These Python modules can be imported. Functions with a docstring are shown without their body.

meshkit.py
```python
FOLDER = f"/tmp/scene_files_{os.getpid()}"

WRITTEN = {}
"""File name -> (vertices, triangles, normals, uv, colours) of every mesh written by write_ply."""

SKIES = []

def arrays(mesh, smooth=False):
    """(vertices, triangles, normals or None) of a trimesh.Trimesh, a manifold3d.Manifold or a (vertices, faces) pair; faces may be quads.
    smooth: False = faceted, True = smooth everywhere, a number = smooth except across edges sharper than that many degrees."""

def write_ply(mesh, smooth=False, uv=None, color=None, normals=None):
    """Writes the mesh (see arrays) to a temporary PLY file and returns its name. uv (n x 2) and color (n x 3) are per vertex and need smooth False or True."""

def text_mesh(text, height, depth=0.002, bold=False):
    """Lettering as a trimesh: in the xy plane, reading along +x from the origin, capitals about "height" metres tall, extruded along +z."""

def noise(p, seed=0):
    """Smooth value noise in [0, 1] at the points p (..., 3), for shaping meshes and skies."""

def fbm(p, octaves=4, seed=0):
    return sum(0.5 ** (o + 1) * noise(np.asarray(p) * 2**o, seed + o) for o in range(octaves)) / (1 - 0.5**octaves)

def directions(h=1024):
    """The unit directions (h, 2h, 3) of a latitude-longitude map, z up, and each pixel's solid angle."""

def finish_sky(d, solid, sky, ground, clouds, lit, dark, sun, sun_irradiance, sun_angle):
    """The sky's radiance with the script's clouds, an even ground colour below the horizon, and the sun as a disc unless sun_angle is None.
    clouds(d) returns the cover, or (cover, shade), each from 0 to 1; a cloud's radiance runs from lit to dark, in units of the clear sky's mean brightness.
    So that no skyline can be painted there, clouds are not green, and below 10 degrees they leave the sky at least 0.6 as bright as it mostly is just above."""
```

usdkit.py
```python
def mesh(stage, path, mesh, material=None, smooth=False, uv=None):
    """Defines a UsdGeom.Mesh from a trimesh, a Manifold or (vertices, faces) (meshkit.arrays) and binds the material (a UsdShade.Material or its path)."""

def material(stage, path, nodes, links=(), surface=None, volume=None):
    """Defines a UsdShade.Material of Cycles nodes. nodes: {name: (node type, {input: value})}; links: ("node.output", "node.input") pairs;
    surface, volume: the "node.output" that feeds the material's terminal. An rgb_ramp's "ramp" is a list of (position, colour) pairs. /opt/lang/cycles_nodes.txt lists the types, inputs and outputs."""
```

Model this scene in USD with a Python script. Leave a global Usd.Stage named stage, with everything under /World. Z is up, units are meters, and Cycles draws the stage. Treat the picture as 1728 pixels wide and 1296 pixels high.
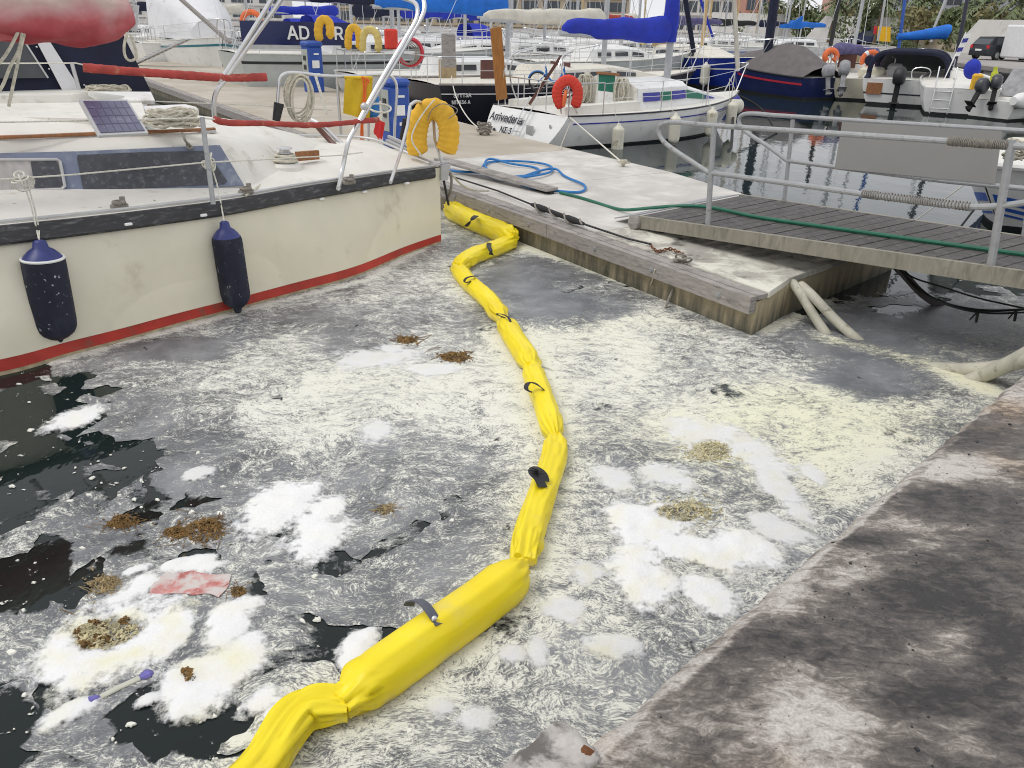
import math, random
import numpy as np, trimesh
import usdkit, meshkit
from pxr import Usd, UsdGeom, UsdLux, UsdShade, Gf, Sdf, Vt

stage = Usd.Stage.CreateInMemory()
UsdGeom.SetStageUpAxis(stage, UsdGeom.Tokens.z)
UsdGeom.Xform.Define(stage, '/World')
UsdGeom.Scope.Define(stage, '/World/Looks')

# ---------------------------------------------------------------- camera, sky, sun
EYE = 2.4                       # metres above the water
FPX, PITCH, ROLL = 1320.0, math.atan((648 - 34) / 1320.0), math.radians(1.5)   # in pixels of a 1728 x 1296 picture
cam = UsdGeom.Camera.Define(stage, '/World/camera')
cam.CreateHorizontalApertureAttr(36.0)
cam.CreateFocalLengthAttr(36.0 * FPX / 1728)
cam.CreateClippingRangeAttr(Gf.Vec2f(0.05, 2000))
cam.CreateExposureAttr(-0.17)
_r0, _u0, _b0 = np.array([1, 0, 0.]), np.array([0, math.sin(PITCH), math.cos(PITCH)]), np.array([0, -math.cos(PITCH), math.sin(PITCH)])
_c, _s = math.cos(ROLL), math.sin(ROLL)
RIGHT, UP, BACK = _c * _r0 + _s * _u0, -_s * _r0 + _c * _u0, _b0
cam.AddTransformOp().Set(Gf.Matrix4d(*RIGHT, 0, *UP, 0, *BACK, 0, 0, 0, EYE, 1))
SUN_EL, SUN_AZ = math.radians(58), math.radians(250)     # azimuth from +y towards +x
sdir = np.array([math.sin(SUN_AZ) * math.cos(SUN_EL), math.cos(SUN_AZ) * math.cos(SUN_EL), math.sin(SUN_EL)])
sky = UsdLux.DomeLight.Define(stage, '/World/sky')
sky.GetPrim().SetCustomDataByKey('kind', 'structure')
skym = usdkit.material(stage, '/World/Looks/overcast_sky', {
    'tc': ('texture_coordinate', {}),
    'sky': ('sky_texture', {'sky_type': 'single_scattering', 'sun_disc': False, 'sun_elevation': SUN_EL, 'sun_rotation': SUN_AZ}),
    'mp': ('mapping', {'scale': (1, 1, 2.2)}),
    'n': ('noise_texture', {'scale': 2.2, 'detail': 5, 'roughness': 0.55}),
    'cl': ('rgb_ramp', {'ramp': [(0.3, (8.6, 8.8, 9.3)), (0.7, (12.6, 12.6, 12.8))]}),
    'mx': ('mix', {'fac': 0.93}),
    'bg': ('background_shader', {'strength': 0.1})},
    [('tc.generated', 'mp.vector'), ('mp.vector', 'n.vector'), ('n.fac', 'cl.fac'), ('sky.color', 'mx.color1'), ('cl.color', 'mx.color2'), ('mx.color', 'bg.color')], surface='bg.background')
UsdShade.MaterialBindingAPI.Apply(sky.GetPrim()).Bind(skym)
sun = UsdLux.DistantLight.Define(stage, '/World/sun')
sun.CreateIntensityAttr(0.38); sun.CreateAngleAttr(25.0); sun.CreateColorAttr(Gf.Vec3f(1, 0.97, 0.93)); sun.CreateNormalizeAttr(True)
_z = sdir; _x = np.cross([0, 0, 1.0], _z); _x /= np.linalg.norm(_x); _y = np.cross(_z, _x)
sun.AddTransformOp().Set(Gf.Matrix4d(*_x, 0, *_y, 0, *_z, 0, 0, 0, 30, 1))

# ---------------------------------------------------------------- survey helpers: where a line of sight meets the place
E0 = np.array([0, 0, EYE])
def sight(px, py):
    return RIGHT * ((px - 864) / FPX) + UP * ((648 - py) / FPX) - BACK
def U(px, py, z=0.0):
    d = sight(px, py); return E0 + d * ((z - EYE) / d[2])
def V(px, py, y):
    d = sight(px, py); return E0 + d * (y / d[1])
def PL(px, py, A, B):            # on the upright plane through A and B
    A, B = np.asarray(A, float), np.asarray(B, float)
    n = np.array([-(B - A)[1], (B - A)[0], 0]); d = sight(px, py)
    return E0 + d * (n @ (A - E0) / (n @ d))
def PX(P):                       # back to pixels, for laying out stains on the ground
    q = np.asarray(P, float) - E0
    w = -(q @ BACK); w = np.where(w < 0.05, 0.05, w)
    return 864 + FPX * (q @ RIGHT) / w, 648 - FPX * (q @ UP) / w

# ---------------------------------------------------------------- mesh helpers
def unit(a):
    a = np.asarray(a, float); return a / (np.linalg.norm(a) + 1e-12)
def rotz(a):
    c, s = math.cos(a), math.sin(a); return np.array([[c, -s, 0], [s, c, 0], [0, 0, 1.]])
class M:
    def __init__(s): s.v, s.f, s.n = [], [], 0
    def add(s, v, f):
        v = np.asarray(v, float); f = np.asarray(f, int)
        if f.shape[1] == 4: f = np.vstack([f[:, [0, 1, 2]], f[:, [0, 2, 3]]])
        s.v.append(v); s.f.append(f + s.n); s.n += len(v); return s
    def get(s): return np.vstack(s.v), np.vstack(s.f)
    def box(s, c, size, R=None, ch=0.0):
        h = np.asarray(size, float) / 2
        if ch > 0:
            h2 = h - ch; v = []
            for sx in (-1, 1):
                for sy in (-1, 1):
                    for sz in (-1, 1):
                        g = np.array([sx, sy, sz])
                        v += [g * [h[0], h2[1], h2[2]], g * [h2[0], h[1], h2[2]], g * [h2[0], h2[1], h[2]]]
            hull = trimesh.convex.convex_hull(np.array(v)); v, f = np.array(hull.vertices), np.array(hull.faces)
        else:
            v = np.array([[x, y, z] for x in (-1, 1) for y in (-1, 1) for z in (-1, 1)]) * h
            f = np.array([[0, 1, 3, 2], [4, 6, 7, 5], [0, 4, 5, 1], [2, 3, 7, 6], [0, 2, 6, 4], [1, 5, 7, 3]])
        if R is not None: v = v @ np.asarray(R).T
        return s.add(v + np.asarray(c), f)
    def bar(s, a, b, w, h, up=(0, 0, 1)):          # a square bar from a to b, w wide, h high
        a, b = np.asarray(a, float), np.asarray(b, float); x = unit(b - a); y = unit(np.cross(up, x)); z = np.cross(x, y)
        return s.box((a + b) / 2, (np.linalg.norm(b - a), w, h), np.stack([x, y, z], 1))
    def loft(s, rings, caps=True, closed=True):
        R = [np.asarray(r, float) for r in rings]; n = len(R[0]); v = np.vstack(R); f = []
        for i in range(len(R) - 1):
            for j in range(n if closed else n - 1):
                k = (j + 1) % n; f.append([i * n + j, i * n + k, (i + 1) * n + k, (i + 1) * n + j])
        s.add(v, f)
        if caps and closed:
            for r, fl in ((R[0], 1), (R[-1], 0)):
                c = r.mean(0); m = len(r)
                s.add(np.vstack([r, c]), [[m, (j + 1) % m, j] if fl else [m, j, (j + 1) % m] for j in range(m)])
        return s
    def tube(s, pts, r, n=8, closed=False, caps=True, flat=1.0):
        p = np.asarray(pts, float)
        if closed: p = np.vstack([p, p[:1]])
        t = np.gradient(p, axis=0)
        if closed: t[0] = t[-1] = p[1] - p[-2]
        t /= np.linalg.norm(t, axis=1, keepdims=True) + 1e-12
        a = np.cross(t[0], [0, 0, 1.0]); a = a if np.linalg.norm(a) > 1e-3 else np.cross(t[0], [1.0, 0, 0]); a = unit(a)
        r = np.broadcast_to(r, (len(p),)); ang = np.arange(n) * 2 * math.pi / n; rings = []
        for i in range(len(p)):
            a = unit(a - t[i] * (a @ t[i])); b = np.cross(t[i], a)
            rings.append(p[i] + r[i] * (np.cos(ang)[:, None] * a + flat * np.sin(ang)[:, None] * b))
        return s.loft(rings, caps and not closed)
    def lathe(s, prof, c=(0, 0, 0), R=None, n=16):    # profile of (radius, height)
        ang = np.arange(n) * 2 * math.pi / n; R = np.eye(3) if R is None else R
        return s.loft([np.stack([r * np.cos(ang), r * np.sin(ang), np.full(n, h)], 1) @ R.T + np.asarray(c) for r, h in prof])
    def ball(s, c, r, n=10, R=None):
        r = np.broadcast_to(r, (3,)); m = trimesh.creation.uv_sphere(1.0, count=[n, n * 2]); v = np.array(m.vertices) * r
        if R is not None: v = v @ R.T
        return s.add(v + np.asarray(c), np.array(m.faces))
    def slab(s, pts, th, nrm=None):                 # a flat outline given thickness (to both sides)
        p = np.asarray(pts, float); c = p.mean(0)
        if nrm is None:
            nrm = sum(np.cross(p[i] - c, p[(i + 1) % len(p)] - c) for i in range(len(p)))
        nn = unit(nrm) * th / 2
        return s.loft([p - nn, p + nn])
    def torus(s, c, R, r, Rm=None, n=24, m=8, a0=0, a1=2 * math.pi):
        full = abs(a1 - a0 - 2 * math.pi) < 1e-6
        t = np.linspace(a0, a1, n + 1)[: n if full else n + 1]; p = np.stack([R * np.cos(t), R * np.sin(t), 0 * t], 1)
        if Rm is not None: p = p @ Rm.T
        return s.tube(p + np.asarray(c), r, m, closed=full)
def frame(x, up=(0, 0, 1)):                         # a rotation whose first axis is x
    x = unit(x); y = unit(np.cross(up, x)); return np.stack([x, y, np.cross(x, y)], 1)
def spline(pts, n=40):
    p = np.asarray(pts, float)
    if len(p) < 3: return np.linspace(p[0], p[-1], n)
    d = np.r_[0, np.cumsum(np.linalg.norm(np.diff(p, axis=0), axis=1) ** 0.5 + 1e-6)]
    from scipy.interpolate import CubicSpline, PchipInterpolator
    return CubicSpline(d, p, bc_type='natural')(np.linspace(0, d[-1], n))
def hang(a, b, sag, n=14):
    t = np.linspace(0, 1, n)[:, None]; p = np.asarray(a, float) * (1 - t) + np.asarray(b, float) * t
    p[:, 2] -= (4 * sag * t * (1 - t))[:, 0]; return p

# ---------------------------------------------------------------- objects
taken = {}
class T:
    def __init__(s, path, base): s.path, s.base = path, np.asarray(base, float)
    @property
    def prim(s): return stage.GetPrimAtPath(s.path)
def numbered(parent, name):
    k = taken.get((parent, name), -1) + 1; taken[(parent, name)] = k
    return f'{parent}/{name}' + (f'_{k:03d}' if k else '')
def tag(p, label=None, cat=None, group=None, kind=None):
    for k, v in (('label', label), ('category', cat), ('group', group), ('kind', kind)):
        if v: p.SetCustomDataByKey(k, v)
def thing(name, label, cat, base=(0, 0, 0), group=None):
    path = numbered('/World', name); x = UsdGeom.Xform.Define(stage, path); x.AddTranslateOp().Set(Gf.Vec3d(*map(float, base)))
    tag(x.GetPrim(), label, cat, group); return T(path, base)
def obj(name, mesh, mat, parent=None, smooth=35, label=None, cat=None, group=None, kind=None, base=None):
    v, f = mesh.get() if isinstance(mesh, M) else mesh
    b = parent.base if parent is not None else (np.zeros(3) if base is None else np.asarray(base, float))
    path = numbered(parent.path if parent is not None else '/World', name)
    m = usdkit.mesh(stage, path, (np.asarray(v, float) - b, f), MATS[mat] if isinstance(mat, str) else mat, smooth)
    if parent is None and base is not None: m.AddTranslateOp().Set(Gf.Vec3d(*map(float, b)))
    tag(m.GetPrim(), label, cat, group, kind); return T(path, b)
def struct(name, mesh, mat, smooth=False): return obj(name, mesh, mat, smooth=smooth, kind='structure')
def dup(root, base, rz, label, scale=1.0, group=None):
    name = root.path.split('/')[-1]; path = numbered('/World', name); x = UsdGeom.Xform.Define(stage, path)
    x.AddTranslateOp().Set(Gf.Vec3d(*map(float, base))); x.AddRotateZOp().Set(math.degrees(rz)); x.AddScaleOp().Set(Gf.Vec3f(scale, scale, scale))
    x.GetPrim().GetReferences().AddInternalReference(root.path); x.GetPrim().SetInstanceable(True)
    was = root.prim.GetCustomData(); tag(x.GetPrim(), label, was['category'], group or was.get('group')); return T(path, base)

# ---------------------------------------------------------------- materials
MATS = {}
def pm(name, c, rough=0.5, var=0.15, scale=5.0, bump=0.0, bscale=60.0, metal=0.0, dirt=None, dscale=3.0, dlev=(0.55, 0.7), spec=0.5, stretch=None, coat=0.0, scuff=None):
    c = np.asarray(c, float)
    N = {'g': ('geometry', {}), 'n': ('noise_texture', {'scale': scale, 'detail': 5, 'roughness': 0.6}),
         'r': ('rgb_ramp', {'ramp': [(0.28, tuple(c * (1 - var))), (0.72, tuple(np.minimum(c * (1 + var), 0.95)))]}),
         'p': ('principled_bsdf', {'roughness': rough, 'metallic': metal, 'specular_ior_level': spec, 'coat_weight': coat})}
    L = [('n.fac', 'r.fac')]; src = 'g.position'
    if stretch is not None:
        N['mp'] = ('mapping', {'scale': stretch}); L += [('g.position', 'mp.vector')]; src = 'mp.vector'
    L += [(src, 'n.vector')]; col = 'r.color'
    if dirt is not None:
        N['dn'] = ('noise_texture', {'scale': dscale, 'detail': 7, 'roughness': 0.65, 'distortion': 0.4})
        N['dm'] = ('map_range', {'range_type': 'smoothstep', 'from_min': dlev[0], 'from_max': dlev[1]})
        N['dx'] = ('mix', {'color2': dirt})
        L += [(src, 'dn.vector'), ('dn.fac', 'dm.value'), ('dm.result', 'dx.fac'), (col, 'dx.color1')]; col = 'dx.color'
    if scuff is not None:                            # (colour, scale, low, high, stretch): sparse marks and runs
        N['sp'] = ('mapping', {'scale': scuff[4], 'rotation': (0, 0.25, 0.4)}); N['sn'] = ('noise_texture', {'scale': scuff[1], 'detail': 8, 'roughness': 0.62}); N['sm'] = ('map_range', {'range_type': 'smoothstep', 'from_min': scuff[2], 'from_max': scuff[3]}); N['sx'] = ('mix', {'color2': scuff[0]})
        L += [('g.position', 'sp.vector'), ('sp.vector', 'sn.vector'), ('sn.fac', 'sm.value'), ('sm.result', 'sx.fac'), (col, 'sx.color1')]; col = 'sx.color'
    L += [(col, 'p.base_color')]
    if bump:
        N['bn'] = ('noise_texture', {'scale': bscale, 'detail': 4, 'roughness': 0.6}); N['b'] = ('bump', {'strength': 0.6, 'distance': bump})
        L += [(src, 'bn.vector'), ('bn.fac', 'b.height'), ('b.normal', 'p.normal')]
    MATS[name] = usdkit.material(stage, '/World/Looks/' + name, N, L, surface='p.BSDF')
pm('gelcoat_white', (0.72, 0.72, 0.7), 0.32, 0.06, 2, dirt=(0.45, 0.43, 0.37), dscale=2.5, dlev=(0.56, 0.78), scuff=((0.25, 0.23, 0.2), 4, 0.66, 0.72, (1, 1, .6)))
pm('gelcoat_cream', (0.67, 0.63, 0.5), 0.24, 0.06, 1.5, dirt=(0.4, 0.35, 0.24), dscale=1.7, dlev=(0.56, 0.8), scuff=((0.14, 0.13, 0.1), 3.4, 0.68, 0.74, (1.3, 1.3, 0.8)))
pm('deck_white', (0.68, 0.665, 0.61), 0.6, 0.07, 3, bump=0.001, bscale=140, dirt=(0.45, 0.42, 0.36), dscale=4, dlev=(0.55, 0.76), scuff=((0.2, 0.18, 0.15), 9, 0.68, 0.72, (1, 1, 1)))
pm('deck_grey', (0.5, 0.5, 0.5), 0.7, 0.08, 6, dirt=(0.35, 0.34, 0.32))
pm('deck_cream', (0.66, 0.63, 0.55), 0.6, 0.08, 3, dirt=(0.45, 0.4, 0.33))
pm('rubbing_black', (0.025, 0.025, 0.027), 0.55, 0.3, 9, bump=0.001, dirt=(0.12, 0.12, 0.12), dscale=9, dlev=(0.52, 0.72), stretch=(1, 1, 5))
pm('boot_red', (0.36, 0.03, 0.02), 0.5, 0.2, 5, dirt=(0.2, 0.06, 0.04), dscale=4)
pm('hull_algae', (0.34, 0.28, 0.18), 0.8, 0.4, 12)
pm('hull_navy', (0.012, 0.018, 0.07), 0.22, 0.15, 3)
pm('hull_blue', (0.012, 0.03, 0.22), 0.25, 0.12, 3)
pm('hull_black', (0.012, 0.012, 0.018), 0.25, 0.2, 3)
pm('hull_grey', (0.42, 0.44, 0.42), 0.4, 0.1, 3)
pm('stripe_blue', (0.03, 0.1, 0.4), 0.35, 0.1)
pm('stripe_violet', (0.03, 0.03, 0.26), 0.35, 0.1)
pm('stripe_red', (0.5, 0.03, 0.05), 0.4, 0.1)
pm('stripe_teal', (0.02, 0.16, 0.2), 0.4, 0.1)
pm('stripe_dark', (0.03, 0.03, 0.05), 0.4, 0.1)
pm('antifoul', (0.02, 0.02, 0.022), 0.7, 0.3, 6)
pm('cover_blue', (0.012, 0.03, 0.38), 0.75, 0.25, 3, bump=0.02, bscale=7)
pm('cover_bright', (0.01, 0.14, 0.55), 0.75, 0.2, 3, bump=0.02, bscale=7)
pm('cover_navy', (0.006, 0.009, 0.03), 0.8, 0.3, 4, bump=0.01, bscale=8)
pm('cover_violet', (0.1, 0.09, 0.2), 0.8, 0.4, 6, bump=0.02, bscale=8)
pm('cover_cream', (0.6, 0.57, 0.49), 0.8, 0.12, 4, bump=0.02, bscale=8)
pm('cover_black', (0.015, 0.015, 0.016), 0.8, 0.3, 4)
pm('cover_taupe', (0.13, 0.115, 0.115), 0.85, 0.2, 3, bump=0.02, bscale=5)
pm('cover_grey', (0.3, 0.3, 0.31), 0.85, 0.25, 5, bump=0.02, bscale=8)
pm('tarpaulin_white', (0.66, 0.66, 0.67), 0.7, 0.08, 2, bump=0.03, bscale=4)
pm('cover_faded_red', (0.4, 0.09, 0.1), 0.8, 0.25, 2.2, bump=0.02, bscale=5, dirt=(0.5, 0.32, 0.31), dscale=1.5, dlev=(0.46, 0.62))
pm('roll_red', (0.34, 0.045, 0.035), 0.75, 0.25, 8, bump=0.004, bscale=25, dirt=(0.42, 0.16, 0.1), dscale=6)
pm('flag_red', (0.6, 0.03, 0.03), 0.7, 0.15, 8)
pm('fender_navy', (0.006, 0.008, 0.022), 0.75, 0.3, 12, dirt=(0.36, 0.37, 0.4), dscale=24, dlev=(0.635, 0.665), scuff=((0.05, 0.055, 0.07), 5, .5, .75, (1, 1, .5)))
pm('fender_cap', (0.025, 0.035, 0.16), 0.4, 0.15, 9)
pm('fender_white', (0.62, 0.6, 0.5), 0.45, 0.1, 5, dirt=(0.4, 0.36, 0.25), dscale=5)
pm('fender_black', (0.02, 0.02, 0.022), 0.6, 0.2)
pm('buoy_yellow', (0.7, 0.4, 0.03), 0.7, 0.15, 6, bump=0.012, bscale=14)
pm('buoy_pale', (0.62, 0.5, 0.17), 0.75, 0.15, 6)
pm('buoy_red', (0.62, 0.045, 0.025), 0.65, 0.12, 6, bump=0.006, bscale=14)
pm('buoy_orange', (0.72, 0.16, 0.05), 0.65, 0.12, 6)
pm('bag_yellow', (0.6, 0.4, 0.01), 0.65, 0.2, 4, bump=0.02, bscale=7)
pm('line_orange', (0.7, 0.13, 0.02), 0.7, 0.1)
pm('steel', (0.62, 0.62, 0.62), 0.28, 0.08, 9, metal=0.9)
pm('galvanised', (0.34, 0.345, 0.35), 0.5, 0.12, 12, metal=0.35, dirt=(0.22, 0.22, 0.22), dscale=12)
pm('aluminium', (0.5, 0.5, 0.5), 0.45, 0.1, 8, metal=0.5)
pm('mast_grey', (0.42, 0.43, 0.44), 0.45, 0.1, 8, metal=0.3)
pm('mast_wood', (0.5, 0.36, 0.17), 0.5, 0.15, 5)
pm('black_plastic', (0.015, 0.015, 0.017), 0.5, 0.2)
pm('outboard_grey', (0.05, 0.052, 0.06), 0.35, 0.2)
pm('rope_white', (0.62, 0.6, 0.53), 0.85, 0.25, 60, bump=0.002, bscale=250)
pm('rope_pale', (0.5, 0.47, 0.38), 0.85, 0.3, 30, bump=0.002, bscale=250)
pm('rope_grey', (0.24, 0.22, 0.19), 0.9, 0.35, 40, bump=0.002, bscale=250)
pm('rope_dark', (0.03, 0.03, 0.03), 0.9, 0.3, 40)
pm('rope_blue', (0.02, 0.16, 0.42), 0.7, 0.2, 20)
pm('hose_green', (0.01, 0.12, 0.07), 0.45, 0.2, 8)
pm('hose_pale', (0.46, 0.44, 0.36), 0.7, 0.2, 7, bump=0.003, bscale=40, dirt=(0.2, 0.19, 0.14), dscale=9)
pm('cable_black', (0.02, 0.021, 0.02), 0.6, 0.4, 12)
pm('teak', (0.26, 0.11, 0.04), 0.55, 0.3, 7, bump=0.001, stretch=(3, 3, 1))
pm('varnished', (0.34, 0.14, 0.03), 0.4, 0.25, 5, stretch=(6, 6, 0.8))
pm('mahogany', (0.1, 0.035, 0.025), 0.45, 0.25, 6)
pm('plywood', (0.36, 0.27, 0.15), 0.7, 0.2, 8)
pm('wood_grey', (0.3, 0.275, 0.255), 0.85, 0.25, 7, bump=0.004, bscale=30, stretch=(1.2, 1.2, 7), dirt=(0.13, 0.12, 0.11), dscale=4, dlev=(0.5, 0.75))
pm('glass_dark', (0.03, 0.032, 0.037), 0.16, 0.4, 3)
pm('glass_scuffed', (0.05, 0.052, 0.062), 0.35, 0.25, 10, dirt=(0.15, 0.155, 0.17), dscale=22, dlev=(0.5, 0.75))
pm('glass_hazed', (0.4, 0.38, 0.36), 0.3, 0.25, 3, stretch=(5, 5, 0.3))
pm('glass_grey', (0.05, 0.055, 0.06), 0.2, 0.15)
pm('paint_slate', (0.17, 0.2, 0.28), 0.55, 0.14, 5, dirt=(0.3, 0.33, 0.38), dscale=8, dlev=(0.5, 0.72))
pm('solar_cell', (0.05, 0.048, 0.11), 0.25, 0.2, 12, dirt=(0.14, 0.13, 0.2), dscale=10)
pm('panel_green', (0.005, 0.13, 0.08), 0.5, 0.1)
pm('pedestal_blue', (0.02, 0.07, 0.32), 0.45, 0.12, 4, dirt=(0.06, 0.12, 0.3), dscale=6)
pm('pedestal_pale', (0.38, 0.4, 0.36), 0.5, 0.15, 4)
pm('lettering_white', (0.75, 0.75, 0.73), 0.6, 0.05)
pm('lettering_dark', (0.03, 0.03, 0.04), 0.6, 0.05)
pm('rust', (0.16, 0.06, 0.02), 0.9, 0.45, 16, bump=0.004)
pm('sign_yellow', (0.75, 0.42, 0.01), 0.5, 0.08)
pm('sign_lime', (0.45, 0.5, 0.03), 0.6, 0.1)
pm('banner_grey', (0.27, 0.262, 0.25), 0.65, 0.05, 1.5)
pm('gangway_beam', (0.27, 0.25, 0.2), 0.7, 0.2, 5, dirt=(0.16, 0.15, 0.12), dscale=5, dlev=(0.42, 0.7), stretch=(2, 2, 0.6))
pm('plank_dark', (0.075, 0.069, 0.065), 0.7, 0.3, 4, bump=0.003, bscale=50, stretch=(4, 1, 4), dirt=(0.16, 0.15, 0.145), dscale=7)
pm('tyre', (0.02, 0.02, 0.02), 0.8, 0.2)
pm('car_silver', (0.34, 0.35, 0.36), 0.3, 0.06, metal=0.4)
pm('car_white', (0.65, 0.65, 0.65), 0.3, 0.06)
pm('car_blue', (0.012, 0.02, 0.07), 0.25, 0.1)
pm('car_black', (0.012, 0.014, 0.02), 0.2, 0.1)
pm('tail_light', (0.5, 0.02, 0.03), 0.3, 0.1)
pm('wall_white', (0.6, 0.58, 0.55), 0.85, 0.08, 0.6, dirt=(0.42, 0.4, 0.36), dscale=0.7)
pm('wall_beige', (0.42, 0.35, 0.26), 0.85, 0.1, 0.6)
pm('wall_pink', (0.55, 0.33, 0.29), 0.85, 0.06, 0.5)
pm('wall_terracotta', (0.45, 0.24, 0.18), 0.85, 0.06, 0.5)
pm('facade_grey', (0.3, 0.31, 0.33), 0.6, 0.06, 0.5)
pm('window_far', (0.05, 0.06, 0.07), 0.1, 0.3, 0.4)
pm('road', (0.3, 0.285, 0.265), 0.9, 0.12, 0.8)
pm('quay_stone', (0.27, 0.255, 0.235), 0.9, 0.2, 0.9, dirt=(0.12, 0.11, 0.1), dscale=1.2, stretch=(1, 1, 3))
pm('leaf_green', (0.10, 0.13, 0.05), 0.7, 0.5, 1.2)
pm('leaf_palm', (0.13, 0.16, 0.07), 0.6, 0.4, 1.5)
pm('leaf_dry', (0.2, 0.18, 0.08), 0.7, 0.3, 1.2)
pm('bark', (0.12, 0.09, 0.06), 0.9, 0.3, 6)
pm('bike_blue', (0.02, 0.14, 0.42), 0.4, 0.1)

# ================================================================ THE SETTING
def sheet(x0, x1, y0, y1, z):
    return np.array([[x0, y0, z], [x1, y0, z], [x1, y1, z], [x0, y1, z]], float), np.array([[0, 1, 2], [0, 2, 3]])
MATS['water'] = usdkit.material(stage, '/World/Looks/harbour_water', {
    'g': ('geometry', {}), 'mp': ('mapping', {'scale': (1, 0.6, 1)}), 'n': ('noise_texture', {'scale': 2.6, 'detail': 4, 'roughness': 0.55}),
    'b': ('bump', {'strength': 0.35, 'distance': 0.012}),
    'p': ('principled_bsdf', {'base_color': (0.006, 0.01, 0.009), 'roughness': 0.03, 'ior': 1.33})},
    [('g.position', 'mp.vector'), ('mp.vector', 'n.vector'), ('n.fac', 'b.height'), ('b.normal', 'p.normal')], surface='p.BSDF')
struct('water', sheet(-500, 500, -30, 900, 0), 'water')

def paint(px, py, spots, base=0.0):
    a = np.full(px.shape, base, float)
    for cx, cy, rx, ry, v in spots:
        w = np.exp(-(((px - cx) / rx) ** 2 + ((py - cy) / ry) ** 2) ** 1.5)
        a = a * (1 - w) + v * w
    return a
def grid_mesh(P):                                   # a grid (n, m, 3) of points as quads
    n, m = P.shape[:2]; i, j = np.meshgrid(np.arange(n - 1), np.arange(m - 1), indexing='ij'); k = i * m + j
    return P.reshape(-1, 3), np.stack([k, k + m, k + m + 1, k + 1], -1).reshape(-1, 4)
def masks(o, name, col):                            # per-vertex colour on a mesh
    UsdGeom.PrimvarsAPI(o.prim).CreatePrimvar(name, Sdf.ValueTypeNames.Color3fArray, 'vertex').Set(Vt.Vec3fArray.FromNumpy(np.asarray(col, np.float32)))

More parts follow.
